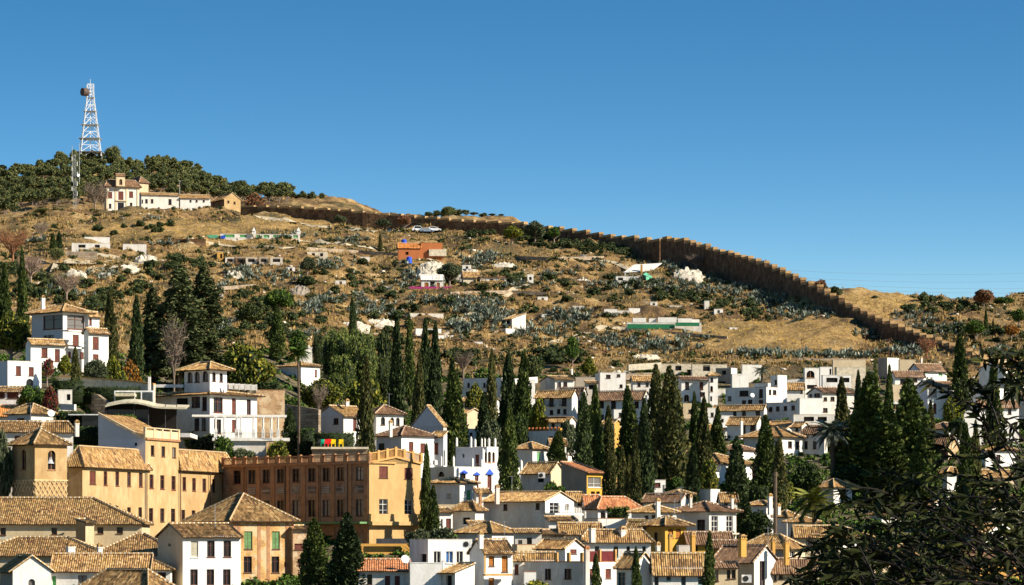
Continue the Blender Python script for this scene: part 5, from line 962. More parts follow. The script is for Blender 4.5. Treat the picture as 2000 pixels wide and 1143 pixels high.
wallthing('tan dry-stone terrace left of the giant conifer, lowest step', [(1226, 750, 656), (1292, 748, 658)], 14, 'stone_pale', th=.8, name='terrace_wall')
wallthing('white lane wall between the grey row houses and the balcony house', [(985, 742, 655), (1050, 736, 660)], 12, 'white', name='lane_wall')
wallthing('white retaining wall under the ruins at the top of the town', [(1300, 742, 662), (1322, 741, 662)], 20, 'white_old', name='retaining_wall')
wallthing('low white garden wall left of the arched balcony house', [(1538, 742, 657), (1574, 740, 657)], 12, 'white_clean')

def antenna(px, py, D, label, h=2.2):
    q = P(px, py, D); r_ = empty('television_antenna', q, label, 'antenna'); mb = MB(); mb.tube(q, q+ZV*h, .035, n=4); mb.build('mast', ['grey_metal'], r_); mb = MB(); d = Vector((.8, .6, 0))
    mb.tube(q+ZV*h*.95-d*.6, q+ZV*h*.95+d*.6, .02, n=3)
    for k in range(5): c_ = q+ZV*h*.95+d*(-.5+.25*k); n = Vector((-d.y, d.x, 0))*.4; mb.tube(c_-n, c_+n, .015, n=3)
    mb.build('aerial', ['grey_metal'], r_)
for px, py, D, lab in ((420, 1026, 374, 'television antenna on the white shuttered house'), (985, 1058, 371, 'television antenna on the orange-shuttered house roof'), (1185, 1038, 390, 'television antenna on the big white teal-windowed house'), (1330, 985, 433, 'television antenna on the weathered white house'), (1000, 962, 449, 'television antenna on the large grey-shaded house'), (1090, 765, 609, 'television antenna on the balcony-door house'),
    (1350, 738, 648, 'television antenna on the gateway house'), (1445, 755, 633, 'television antenna on the house with the broad window'), (1530, 786, 618, 'television antenna on the four-window house'), (1640, 757, 620, 'television antenna on the long brown-roofed house'), (1822, 745, 624, 'television antenna on the bay-window house'), (930, 936, 473, 'television antenna behind the green-door house'), (1318, 1012, 404, 'television antenna on the yellow loggia house'), (60, 826, 428, 'television antenna behind the bell tower'), (760, 796, 521, 'television antenna on the arched-window house'), (1420, 960, 458, 'antenna beside the plain white cube'), (1500, 1070, 373, 'antenna on the modern gable house')):
    antenna(px, py+4, D, lab, 2.6)
# ================================================================ old town wall climbing the ridge
WL = [(470, 402, 426, 1082), (560, 405, 430, 1076), (640, 409, 436, 1068), (700, 414, 440, 1062), (760, 419, 446, 1060), (810, 424, 450, 1054), (860, 428, 454, 1047), (930, 433, 459, 1040), (1000, 437, 464, 1032),
      (1060, 446, 470, 1018), (1100, 451, 476, 1002), (1160, 459, 483, 985), (1220, 466, 490, 968), (1288, 474, 500, 945)]
WR = [(1290, 466, 505, 940), (1330, 472, 520, 925), (1372, 484, 532, 905), (1400, 491, 538, 895), (1440, 501, 548, 880), (1470, 510, 560, 868), (1520, 530, 578, 848), (1560, 550, 596, 830), (1600, 568, 612, 812), (1650, 596, 636, 790),
      (1700, 620, 652, 772), (1750, 640, 668, 755), (1800, 657, 684, 738), (1850, 676, 698, 720), (1890, 690, 712, 706), (1928, 704, 722, 698)]
fw = empty('town_wall', ground(1290, 940), 'long ruined earthen city wall stepping down the ridge to the right', 'city wall')
def wallrun(prof, nsteps, stepped, mat='tapial'):
    xs = np.array([p[0] for p in prof]); tp = np.array([p[1] for p in prof]); dd = np.array([p[3] for p in prof])
    e = np.linspace(xs[0], xs[-1], nsteps+1); e[1:-1] += np.array([rnd.uniform(-2.5, 2.5) for _ in range(nsteps-1)])
    for k in range(nsteps):
        xa, xb = e[k], e[k+1]; xm = (xa+xb)/2; Da, Db = np.interp(xa, xs, dd), np.interp(xb, xs, dd)
        top = np.interp(xa+(xb-xa)*.35, xs, tp)+rnd.uniform(-.8, .8)
        A = Vector(((xa-CX)/F*Da, Da, 0)); B = Vector(((xb-CX)/F*Db, Db, 0)); d = B-A; n = Vector((-d.y, d.x, 0)).normalized()*1.5
        if n.y < 0: n = -n
        zt = (HY-top)/F*Da; z0 = min(zg(A.x, A.y), zg(B.x, B.y))-2.5
        mb = MB(); nn = 3; pts = []; sag = rnd.uniform(0, .25)
        # body with slightly eroded, uneven crest
        m_ = 4; dn = d/m_
        for j in range(m_):
            z_ = zt-sag*j/m_-rnd.uniform(0, .3); p = A+dn*j
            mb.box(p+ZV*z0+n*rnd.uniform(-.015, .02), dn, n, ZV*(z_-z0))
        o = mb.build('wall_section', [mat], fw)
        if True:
            f0 = rnd.uniform(0, .3); mb = MB(); mb.box(A+d*f0+ZV*(zt-.5)-n*.03, d*(1.0-f0+.012), n*1.06, ZV*rnd.uniform(.55, .75)); mb.build('sunlit_crest', ['tapial_pale_sunlit'], fw)  # lighter cap, painted as if sun caught each step end
stucco('tapial_pale_sunlit', (0.46, 0.31, 0.15), (0.20, 0.12, 0.055), 1.0)  # paler copy of the wall earth, sunlight on the crest put into colour
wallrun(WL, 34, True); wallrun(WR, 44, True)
tw = empty('wall_turret', ground(1912, 700), 'crumbling tan wall stub with pale stone at the foot of the city wall', 'wall')
pxbox(tw, 'masonry', 'tapial_pale_sunlit', 696, 1915, 1942, 697, 735, 4, 25); pxbox(tw, 'masonry', 'tapial', 700, 1892, 1915, 700, 735, 4, 25)
# ================================================================ hermitage on the hill
Dh = 1140
he = H('white hilltop hermitage with two tower bays, brown shutters and long low wings', Dh, 204, 207, 272, 364, 'hip', 14, 22, 'white', 'white_old', rm='tile_brown', name='hermitage', cat='hermitage', ov=.8, bdef=14,
       Rw=[(215, 375, 8, 12, 'b'), (236, 374, 10, 16, 'b'), (256, 374, 8, 12, 'b'), (215, 398, 5, 9, 'd'), (236, 396, 12, 16, 'd'), (256, 396, 5, 9, 'd')])
i_ = H.last; C, e1, e2 = i_['C'], i_['e1'], i_['e2']
for px in (207.5, 224.5, 246, 267):
    s_ = face_s(C, e1, px); mb = MB(); mb.box((C+e1*s_-e2*.15).xy.to_3d()+ZV*i_['z0'], e1*.55, e2*.14, ZV*(i_['z1']-i_['z0'])); mb.build('pilaster', ['cream'], he)
mb = MB(); s_ = face_s(C, e1, 226); s2 = face_s(C, e1, 247); zz = (HY-392)/F*Dh; mb.box((C+e1*s_-e2*.5).xy.to_3d()+ZV*zz, e1*(s2-s_), e2*.49, ZV*.3); mb.build('balcony', ['cream'], he)
H('', Dh-.6, 226, 227, 244, 343, 'ga', 4, 22, 'cream', parent=he, bdef=1.5, ov=.2, rm='tile_brown', Rw=[(236, 350, 6, 11, 'A')], zb=(HY-364)/F*Dh)
H('', Dh+15, 248, 272, 290, 357, 'hip', 13, 40, 'cream', 'white_old', parent=he, rm='tile_brown')
H('', Dh+9, 272, 276, 350, 380, 'ga', 5, 14, 'white', parent=he, bdef=7, Rw=[(277, 390, 5, 7, 'd'), (286, 389, 5, 8, 'd'), (297, 389, 5, 8, 'd'), (332, 389, 6, 11, 'd'), (277, 406, 5, 7, 'd'), (286, 405, 5, 11, 'd'), (310, 405, 4, 7, 'd')])
H('', Dh+12, 350, 352, 411, 386, 'ga', 7, 10, 'white', parent=he, bdef=7, Rw=[(372, 391, 4, 4, 'd'), (384, 391, 4, 4, 'd'), (398, 391, 4, 4, 'd')])
hb = H('long narrow ochre barn with sloping roof at the right end of the hermitage', 1120, 412, 438, 470, 388, 'gb', 12, 30, 'convent', 'tapial', name='hill_barn', cat='barn', Rw=[(446, 392, 4, 5, 'd'), (458, 394, 4, 5, 'd')], Lw=[(424, 386, 4, 8, 'k')])
wallthing('low dark stone wall in front of the hermitage', [(163, 415, 1122), (215, 416, 1118), (268, 417, 1116)], 17, 'rubble')
# roof drop behind the hermitage
# ================================================================ masts
def strut(mb, p, q, r): mb.tube(p, q, r, n=4, cap=False)
def mast(label, px, ytop, ybase, D, wb, wt, nb, r, mat='steel', name='radio_mast', dish=None):
    base = P(px, ybase, D); root = empty(name, base, label, 'radio mast'); Ht = (ybase-ytop)*D/F; wb = wb*D/F/2; wt = wt*D/F/2
    cs_ = [(math.cos(R(45+90*k+12)), math.sin(R(45+90*k+12))) for k in range(4)]
    wid = lambda f: (wb+(wt-wb)*min(1, f/.86)) if f < .86 else wt
    pt = lambda k, f: base+Vector((cs_[k % 4][0]*wid(f)*1.41, cs_[k % 4][1]*wid(f)*1.41, Ht*f))
    fs = [1-(1-i/nb)**1.0 for i in range(nb+1)]
    for k in range(4):
        mb = MB()
        for a_, b_ in zip(fs, fs[1:]): strut(mb, pt(k, a_), pt(k, b_), r*1.25)
        mb.build('leg', [mat], root)
    for i in range(nb):
        for k in range(4):
            mb = MB(); a_, b_ = fs[i], fs[i+1]; mid = (pt(k, b_)+pt(k+1, b_))/2
            strut(mb, pt(k, a_), mid, r*.8); strut(mb, pt(k+1, a_), mid, r*.8); strut(mb, pt(k, b_), pt(k+1, b_), r*.7); mb.build('brace', [mat], root)
        if i % 2 == 1 and wb > 1: mb = MB(); c_ = base+ZV*Ht*fs[i]; w_ = wid(fs[i])*1.3; mb.box(c_+Vector((-w_, -w_, 0)), Vector((2*w_, 0, 0)), Vector((0, 2*w_, 0)), ZV*.12); mb.build('platform', ['grey_metal'], root)
    return root, base, Ht
tw_, bs, Ht = mast('tall white lattice telecommunications tower with a dark drum dish on the wooded summit', 176.5, 165, 312, 1345, 42, 12, 11, .17, name='radio_tower')
mb = MB(); strut(mb, bs+ZV*Ht, bs+ZV*(Ht+2.2), .1); mb.build('antenna', ['steel'], tw_)
c_ = P(166, 180, 1343); mb = MB(); mb.tube(c_+Vector((-1.0, -.8, 0)), c_+Vector((.9, .8, 0)), 1.65, 1.65, 16); mb.build('drum_dish', ['dish_dark'], tw_)
mb = MB(); strut(mb, c_, c_+Vector((2.6, .4, .2)), .15); strut(mb, c_+ZV*-1, c_+Vector((2.6, .4, -1)), .15); mb.build('dish_bracket', ['steel'], tw_)
mb = MB(); mb.box(bs+Vector((-1.9, -1.9, Ht*.0)), Vector((.8, 0, 0)), Vector((0, .8, 0)), ZV*3); mb.build('cabinet', ['grey_metal'], tw_)
mb = MB(); strut(mb, bs+Vector((0, 0, 0)), bs+ZV*Ht, .22); mb.build('cable_ladder', ['steel'], tw_)
m2, b2, h2 = mast('slim grey lattice mast with small antennas among hillside pines', 146, 302, 410, 1150, 6, 4, 14, .032, 'grey_metal')
for i in range(8):
    z_ = h2*(.25+.09*i); mb = MB(); s_ = -1 if i % 2 else 1; q = b2+Vector((s_*.9, -.4, z_)); mb.tube(q, q+ZV*1.5, .14, n=5); mb.tube(b2+Vector((0, 0, z_+.7)), q+ZV*.7, .05, n=4); mb.build('antenna', ['white_paint'], m2)
mb = MB(); q = b2+Vector((1.2, -.5, h2*.62)); mb.tube(q, q+Vector((.2, -.35, 0)), .55, n=12); mb.build('dish', ['white_paint'], m2)
for (px, yt, yb, D, lab) in ((155, 280, 345, 1160, 'thin white whip antenna pole beside the slim lattice mast'), (141, 285, 345, 1158, 'thin whip antenna left of the slim lattice mast'), (351, 352, 392, 1155, 'thin pole antenna behind the hermitage roofs'), (1495, 507, 530, 858, 'short utility pole standing on the city wall'), (1753, 602, 640, 775, 'bare wooden pole on the golden slope beyond the wall')):
    q = P(px, yb, D); r_ = empty('pole', q, lab, 'pole'); mb = MB(); mb.tube(q-ZV*2, P(px, yt, D), .12, .07, 5); mb.build('shaft', ['grey_metal' if px < 1000 else 'bark'], r_); mb = MB(); mb.box(P(px, yt+2, D)-Vector((.5, .05, 0)), Vector((1, 0, 0)), Vector((0, .1, 0)), ZV*.1); mb.build('crossbar', ['grey_metal'], r_)
def cable(label, A, B, sag, r=.035):
    mb = MB(); n = 18; prev = A
    for k in range(1, n+1):
        t_ = k/n; q = A.lerp(B, t_)-ZV*(4*sag*t_*(1-t_)); mb.tube(prev, q, r, n=3, cap=False); prev = q
    o = mb.build('power_cable', ['grey_metal'], None, org=A); tag(o, label, 'power cable'); return o
cable('power cable sagging from the wall pole down to the right skyline', P(1495, 509, 858), P(1735, 598, 880), 1.0, .04)
cable('faint power cable running from the wall pole up over the crest', P(1460, 503, 880), P(1495, 509, 858), .2, .04)
for k, (ya, yb) in enumerate(((528, 531), (541, 547), (549, 562), (556, 571))):
    cable(['topmost faint power cable crossing the sky at right', 'second faint power cable crossing the sky at right', 'third faint power cable crossing the sky at right', 'lowest faint power cable crossing the sky at right'][k], P(1540, ya, 1080), P(2060, yb, 1080), 1.2, .03)
# ================================================================ cave houses, sheds and ruins on the slope
def hb_(label, px0, px1, ytop, ybase, wall='white', roofk='flat', dep=4, wins=(), th=6, rm='white_old', name='cave_house', rh=None, D=None):
    D = D or Dinv((px0+px1)/2, ybase); return H(label, D, px0-1, px0, px1, ytop, roofk, rh, th, wall, rm=rm, Rw=wins, bdef=dep, name=name, cat='house', ov=.25)
a_ = hb_('long low white cave house with green panels and a pointed gable in the middle', 430, 586, 457, 466, wins=[(447, 458, 22, 6, 'n'), (475, 458, 14, 6, 'n'), (505, 459, 10, 6, 'n'), (520, 459, 12, 6, 'n'), (540, 459, 14, 6, 'n'), (560, 459, 14, 6, 'n'), (577, 459, 10, 6, 'n')])
i_ = H.last
for px in (496, 583): q = P(px, 458, i_['D']+.4); mb = MB(); mb.cbox(q, Vector((1, 0, 0)), Vector((0, 1, 0)), 1.1, .6, 1.0); mb.tube(q+ZV*1.0, q+ZV*2.0, .65, .05, 4); mb.build('pointed_turret', ['white_clean'], a_)
pxbox(a_, 'panel', 'green_paint', i_['D']-.3, 402, 426, 459, 466, .3); pxbox(a_, 'panel', 'plastic_blue', i_['D']-.3, 432, 440, 460, 466, .3)
hb_('brown roofed shed row left of the long white cave house', 335, 402, 467, 473, 'tapial', 'flat', 3, [(355, 468, 10, 5, 'k')], rm='tapial', name='shed')
oc = hb_('bright orange terracotta cave building with flat upper block', 778, 822, 483, 505, 'terracotta_wall', 'ga', 4, [(795, 492, 6, 6, 'k')], rm='tile_orange', rh=8)
H('', H.last['D']+1, 820, 822, 864, 474, 'flat', None, 6, 'terracotta_wall', parent=oc, rm='tapial', Rw=[(842, 488, 14, 6, 'k')], bdef=4)
pxbox(oc, 'annex', 'stone_pale', H.last['D']-.5, 838, 872, 487, 500, 2, 6)
def tank(px, py, label, mat='plastic_blue', r=.8, h=1.4):
    c_ = gp(px, py); r_ = empty('water_tank', c_, label, 'water tank'); mb = MB(); mb.tube(c_-ZV*.3, c_+ZV*h, r, r*.95, 12); mb.build('barrel', [mat], r_); mb = MB(); mb.tube(c_+ZV*h, c_+ZV*(h+.2), r*.7, r*.4, 10); mb.build('lid', [mat], r_)
tank(789, 478, 'blue water tank above the orange cave building'); tank(799, 514, 'blue water tank below the orange cave building'); tank(779, 486, 'small green tank left of the orange cave building', 'green_tarp', .6, 1.2)
def rockface(label, cx, cy, w_, h_, mat='rock_white', name='rock_face', D=None, seed=0):
    """pale exposed rock mound standing on the slope"""
    D = D or Dinv(cx, cy+h_/2); base = ground(cx, D); r_ = random.Random(int(cx*7+cy)); mb = MB(); W_ = w_*D/F; Hh = h_*D/F; nu, nv = 14, 7; g = []
    for j in range(nv+1):
        rowp = []
        for i in range(nu+1):
            u_ = i/nu*math.pi; v_ = j/nv; rr = math.sin(math.pi*min(1, .15+i/nu*.85)) if False else 1
            x = -math.cos(u_)*W_/2*(1-.35*v_**2)*(1+r_.uniform(-.2, .2)); y = -math.sin(u_)*W_*.22*(1-v_*.8)+v_*W_*.22; z = Hh*math.sin(v_*math.pi/2)*(.75+.25*math.sin(u_))*(1+r_.uniform(-.28, .22))-(1.0 if j == 0 else 0)
            rowp.append(base+Vector((x, y+2, z)))
        g.append(rowp)
    for j in range(nv):
        for i in range(nu): mb.poly([g[j][i], g[j][i+1], g[j+1][i+1], g[j+1][i]])
    o = mb.build(name, [mat], None, org=base); tag(o, label, 'rock'); return o
rockface('white rock face with a pink fenced cave terrace below it', 842, 530, 56, 30); rockface('pale rock face above the cave terrace', 845, 517, 50, 14); rockface('pale rock face right of the bare-branched tree', 912, 538, 60, 26)
rockface('whitewashed rock mound near the end of the red-roofed shed', 985, 518, 50, 12); rockface('white plastered cave front under the wall bend at right', 1345, 537, 60, 24); rockface('white heap of rock under the agaves on the left slope', 283, 510, 44, 18)
rockface('small white rock outcrop between agave patches', 1140, 551, 30, 10); rockface('pale rocky bank behind the tall pine', 735, 633, 80, 18); rockface('pale rock patch left of the cypress pair', 690, 635, 60, 16)
rockface('grey shaded rock patch by the fallen bank', 585, 570, 40, 22, 'concrete'); rockface('pale rock beside the dark hollow at left', 455, 540, 36, 20); rockface('white stones near the left dirt ramp', 145, 535, 40, 14)
rockface('low white rock row near the left street', 90, 552, 60, 8); rockface('rubble bank under the white ramp', 240, 522, 60, 10); rockface('rock bank above the ruins at the top of the town', 1260, 700, 60, 14, 'stone_pale'); rockface('stone bank beside the ruined lane', 1215, 712, 60, 18, 'stone_pale', D=672)
ct = hb_('cave house with white awning, orange doors and magenta fence', 823, 866, 546, 562, 'white', 'sr', 3, [(833, 552, 8, 9, 'o'), (845, 550, 10, 11, 'k'), (856, 552, 6, 9, 'o')], rm='white_clean')
i_ = H.last; pxbox(ct, 'fence', 'magenta_paint', i_['D']-2, 800, 884, 560, 564, .1)
H('low cave shed with long pale roof and red tiled end', Dinv(960, 550), 903, 938, 1003, 541, 'ga', 9, 12, 'white', 'stone_pale', rm='tile_red', Rw=[(980, 545, 10, 8, 'w'), (992, 545, 8, 8, 'w'), (960, 545, 8, 8, 'd')], bdef=5, name='cave_shed', cat='shed')
H('', Dinv(960, 550)+.5, 902, 905, 939, 539, 'ga', 8, 12, 'stone_pale', rm='tile', parent=bpy.context.scene.collection.objects['cave_shed'], bdef=5)
hb_('tiny white hut right of the red-roofed shed', 1030, 1042, 536, 552, wins=[(1036, 541, 5, 6, 'k')], dep=3, name='hut')
hb_('small grey hut among agaves above the pale rocks', 903, 920, 518, 530, wins=[(912, 520, 5, 7, 'k')], dep=3, name='hut')
hb_('white sloping slab roofed cave hut with green tarp at its side', 1203, 1262, 540, 550, 'white_old', 'flat', 4, [(1212, 542, 10, 6, 'k'), (1234, 542, 8, 6, 'k')])
sl_ = empty('slab_roof', gp(1245, 533), 'large tilted white slab above the hut with the green tarp', 'roof slab'); D_ = Dinv(1245, 533); mb = MB(); mb.box(P(1218, 533, D_), P(1272, 530, D_)-P(1218, 533, D_), Vector((3, 4, 2.4)), ZV*.15); mb.box(P(1220, 540, D_), Vector((.3, 0, 0)), Vector((0, .3, 0)), ZV*1.2); mb.build('slab', ['white_clean'], sl_)
pxbox(sl_, 'chimney', 'ochre', D_-.3, 1251, 1255, 517, 533, .5)
tp = empty('green_tarp', gp(1262, 546), 'bright green tarp draped beside the white slab', 'tarp'); D_ = Dinv(1262, 548)-1; mb = MB(); mb.poly([P(1256, 536, D_), P(1262, 540, D_-1), P(1276, 545, D_), P(1278, 549, D_), P(1262, 547, D_-1.5)][::-1]); mb.poly([P(1256, 536, D_), P(1262, 532, D_+1), P(1274, 541, D_+1), P(1276, 545, D_)][::-1]); mb.build('sheet', ['green_paint'], tp)
hb_('white cave entrance with two tiny dark windows under the plastered rock', 1333, 1362, 542, 549, wins=[(1341, 543, 6, 5, 'k'), (1354, 543, 6, 5, 'k')], dep=3)
gt = hb_('long white roofless enclosure screened with dark green tarps', 1224, 1370, 630, 645, 'white_old', 'flat', 6, [], th=4); i_ = H.last
pxbox(gt, 'tarp', 'green_tarp', i_['D']-.6, 1225, 1318, 633, 642, .1, 4); pxbox(gt, 'tarp', 'green_tarp', i_['D']-.4, 1319, 1366, 630, 637, .1, 4)
for (x0, x1, y0) in ((1236, 1262, 621), (1268, 1282, 622), (1285, 1322, 620), (1324, 1352, 622), (1352, 1366, 624)): pxbox(gt, 'shed_block', 'white_clean', i_['D']+rnd.uniform(2, 5), x0, x1, y0, 636, 1.5, 4)
for (x0, x1, y0, y1, lab) in ((1180, 1206, 604, 614, 'left piece of the broken white ruin'), (1206, 1232, 607, 613, 'low middle wall of the broken white ruin'), (1228, 1250, 602, 614, 'right piece of the broken white ruin')): hb_(lab+' on the agave slope', x0, x1, y0, y1, 'white', dep=2, name='ruin')
hb_('thin white flat roof on posts left of the agaves', 1058, 1102, 614, 618, 'white_old', dep=3, wins=[(1078, 615, 30, 3, 'k')], name='shelter')
hb_('small white gate post hut under the dark bushes at right', 1376, 1385, 588, 603, dep=2, name='hut'); hb_('low pale wall in shade left of the gate hut', 1305, 1335, 597, 602, 'white_old', dep=2, name='ruin')
hb_('white walled terrace garden with coloured pots on the left slope', 140, 215, 475, 487, 'white', wins=[(160, 478, 14, 6, 'k'), (190, 478, 10, 6, 'k')], dep=5); hb_('upper white terrace wall of the left slope garden', 165, 214, 463, 472, 'white_clean', dep=4, name='garden_wall')
hb_('white boat-shaped terrace wall right of the small conifers', 240, 286, 477, 489, 'white', dep=5, name='garden_wall'); hb_('white low shed at the end of the dirt ramp', 196, 216, 533, 542, 'white', dep=3, wins=[(203, 535, 4, 6, 'k')], name='shed')
hb_('dark terrace wall under the left slope garden', 128, 190, 492, 505, 'rubble', dep=3, name='terrace_wall')
for i, (x0, x1, mat_, wm) in enumerate(((440, 458, 'white_old', 'k'), (460, 478, 'tapial', 'k'), (480, 502, 'white_old', 'k'), (506, 524, 'concrete', 'k'), (528, 552, 'white_old', 'k'))):
    hb_(['first', 'second', 'middle', 'fourth', 'last'][i]+' low hut from the left in the dark shack row on the slope', x0, x1, 503, 513, mat_, wins=[((x0+x1)/2, 505, (x1-x0)*.6, 7, wm)], dep=3, name='shack', D=Dinv(495, 513)-i*.5)
hb_('small hut with pale door above the shack row', 600, 640, 492, 502, 'stone_pale', wins=[(612, 494, 6, 7, 'k'), (628, 494, 6, 7, 'k')], dep=3, name='shack')
hb_('yellow door hut above the shack row', 424, 436, 492, 508, 'ochre', wins=[(432, 496, 4, 9, 'k')], dep=3, name='shack')
hb_('small ruined chapel wall on the golden slope at right', 1744, 1762, 625, 640, 'tapial_pale_sunlit', dep=4, wins=[], name='ruin', D=762)
hb_('white house speck with dark door at the far right slope', 1925, 1942, 640, 650, 'stone_pale', dep=4, wins=[(1933, 643, 4, 6, 'k')], name='hut')
# dirt ramp on the left and footpath by the wall
def strip(name, label, pts, w_, mat):
    mb = MB(); prev = None
    dense = []
    for (a_, b_) in zip(pts, pts[1:]):
        for k in range(6): dense.append((a_[0]+(b_[0]-a_[0])*k/6, a_[1]+(b_[1]-a_[1])*k/6))
    dense.append(pts[-1]); P3 = [gp(*q) for q in dense]
    for i, p in enumerate(P3):
        d = (P3[min(i+1, len(P3)-1)]-P3[max(i-1, 0)]); n = Vector((-d.y, d.x, 0)).normalized()*w_/2
        a_ = p+n; b_ = p-n; a_.z = zg(a_.x, a_.y)+.10; b_.z = zg(b_.x, b_.y)+.10
        if prev: mb.poly([prev[0], a_, b_, prev[1]]); 
        prev = (a_, b_)
    o = mb.build(name, [mat]); tag(o, label, kind='structure'); return o
strip('path', 'pale dirt footpath along the city wall', [(500, 425), (560, 432), (640, 445), (720, 452), (790, 452)], 3.0, 'path_dirt'); strip('road', 'pale concrete ramp road climbing the left slope', [(120, 528), (150, 520), (185, 508), (212, 492)], 9.0, 'path_dirt')
strip('lane', 'pale lane crossing the left slope', [(110, 530), (170, 528), (230, 522), (290, 512), (330, 508)], 3.5, 'path_dirt')
# parked cars at the wall
def car(px, py, label, mat, ang, van=False):
    D = Dinv(px, py); c_ = ground(px, D)+ZV*.05; root = empty('parked_car', c_, label, 'car'); e1 = Vector((math.cos(ang), math.sin(ang), 0)); e2 = Vector((-e1.y, e1.x, 0)); Lc, Wc = 4.4, 1.75
    prof = [(-2.2, .35), (-2.2, .85), (-1.95, 1.0), (-1.5, 1.45 if not van else 1.75), (.3, 1.5 if not van else 1.8), (1.15, 1.0), (2.0, .85), (2.2, .6), (2.2, .35)]
    mb = MB(); A = [c_+e1*x-e2*Wc/2+ZV*z for x, z in prof]; B = [c_+e1*x+e2*Wc/2+ZV*z for x, z in prof]; mb.poly(A); mb.poly(B[::-1])
    for i in range(len(prof)): j = (i+1) % len(prof); mb.poly([A[j], A[i], B[i], B[j]])
    mb.build('body', [mat], root); zt = 1.4 if not van else 1.65
    for s in (-1, 1): mb = MB(); q = c_-e2*(Wc/2+.01)*s; mb.poly([q+e1*-1.6+ZV*1.0, q+e1*.9+ZV*1.0, q+e1*.3+ZV*zt, q+e1*-1.35+ZV*zt][::-s]); mb.build('side_window', ['glass'], root)
    mb = MB(); mb.poly([c_+e1*1.13-e2*.75+ZV*1.05, c_+e1*1.13+e2*.75+ZV*1.05, c_+e1*.42+e2*.65+ZV*(zt), c_+e1*.42-e2*.65+ZV*zt]); mb.build('windscreen', ['glass'], root)
    for sx in (-1.4, 1.4):
        for s in (-1, 1): q = c_+e1*sx+e2*s*.8+ZV*.33; mb = MB(); mb.tube(q, q+e2*s*.12, .33, n=10); mb.build('wheel', ['rubber'], root)
car(818, 454, 'white parked van below the city wall near the bare reddish tree', 'car_white', .15, True); car(833, 455, 'grey-blue parked car in the middle of the three by the city wall', 'car_grey', .25); car(848, 455, 'white parked car rightmost of the three by the city wall', 'car_white', .2)
def figure(px, py, label):
    c_ = gp(px, py); root = empty('person', c_, label, 'person'); mb = MB(); mb.tube(c_+Vector((-.1, 0, 0)), c_+Vector((-.09, 0, .85)), .07, .1, 6); mb.tube(c_+Vector((.14, .1, 0)), c_+Vector((.09, 0, .85)), .07, .1, 6)
    mb.tube(c_+ZV*.8, c_+ZV*1.45, .19, .22, 8); mb.tube(c_+ZV*1.45, c_+ZV*1.55, .07, .07, 6); mb.tube(c_+Vector((.24, 0, 1.42)), c_+Vector((.3, .05, .82)), .06, .045, 5); mb.tube(c_+Vector((-.24, 0, 1.42)), c_+Vector((-.3, .05, .82)), .06, .045, 5)
    for (z0, z1, r0, r1) in ((1.53, 1.62, .07, .11), (1.62, 1.72, .11, .1), (1.72, 1.79, .1, .03)): mb.tube(c_+ZV*z0, c_+ZV*z1, r0, r1, 8)
    mb.build('body', ['wood'], root)
figure(720, 448, 'tiny dark-clothed person walking on the path below the wall')

for k, (x0, x1, y0, y1) in enumerate(((352, 372, 545, 553), (700, 722, 502, 509), (1118, 1140, 598, 606), (1395, 1412, 604, 612), (655, 676, 548, 556), (560, 576, 522, 530), (745, 765, 560, 568), (1050, 1070, 580, 588), (1270, 1284, 590, 597), (420, 436, 575, 584), (1425, 1440, 640, 647))):
    hb_(['little white cave front left of the cedar tops', 'white cave front below the lone small cypress', 'white cave front above the thin flat roof', 'white cave front below the long agave belt', 'white cave doorway in the middle of the slope', 'white cave doorway above the dark thicket', 'white cave front left of the pink fence', 'pale cave front under the tiny white hut', 'white cave front left of the gate hut', 'white cave front above the cedars', 'white cave front at the edge of the golden meadow'][k], x0, x1, y0, y1, 'white', wins=[((x0+x1)/2, y0+1.5, 5, y1-y0-2, 'k')], dep=2.5, name='cave_house')
for k, pts in enumerate((((600, 488), (700, 494), (790, 500)), ((880, 575), (1000, 572), (1110, 578)), ((1180, 655), (1300, 652), (1420, 662)), ((330, 560), (420, 566), (500, 560)), ((1010, 505), (1090, 508), (1180, 505)), ((1420, 700), (1560, 704), (1700, 706)), ((640, 660), (740, 655), (830, 662)))):
    q = [(x, y-5, Dinv(x, y)) for x, y in pts]
    wallthing(['dry-stone terrace wall crossing the upper slope left of the orange house', 'dry-stone terrace wall under the red-tiled cave shed', 'dry-stone terrace wall below the green-screened enclosure', 'dry-stone terrace wall above the cedars', 'dry-stone terrace wall under the meadow hedge', 'low dry-stone wall edging the town below the golden meadow', 'dry-stone terrace wall above the round pines'][k], q, 7, 'rubble', th=.7, name='terrace_wall')
for k, pts in enumerate((((580, 470), (660, 478), (760, 488), (860, 512)), ((1120, 500), (1200, 515), (1300, 560), (1420, 600)), ((1000, 690), (1090, 668), (1180, 640), (1240, 646)), ((330, 470), (450, 482), (600, 486)), ((860, 660), (960, 590), (1030, 556)))):
    strip('path', 'narrow dirt path winding over the dry slope', pts, 1.8, 'path_dirt')
# ================================================================ vegetation (meshes made once, shared by every copy)
def rs(seed): return np.random.RandomState(seed)
def cards(Cn, Dr, ln, wd, rng, quad=True):
    """leaf cards: centres Cn, long axis Dr, length, width"""
    n = len(Cn); Dr = Dr/np.linalg.norm(Dr, axis=1, keepdims=True); r_ = rng.normal(size=(n, 3)); s = np.cross(Dr, r_); s /= np.linalg.norm(s, axis=1, keepdims=True)
    ln = np.broadcast_to(np.asarray(ln, float).reshape(-1, 1), (n, 1)); wd = np.broadcast_to(np.asarray(wd, float).reshape(-1, 1), (n, 1))
    a = Cn-Dr*ln*.5; b = Cn+s*wd*.5; c = Cn+Dr*ln*.5; d = Cn-s*wd*.5
    V = np.stack([a, b, c, d], 1).reshape(-1, 3); Fc = np.arange(4*n).reshape(n, 4); return V, Fc
def merge(parts):
    V = []; Fs = []; o = 0
    for v, f in parts: V.append(v); Fs.append(f+o); o += len(v)
    return np.concatenate(V), np.concatenate(Fs)
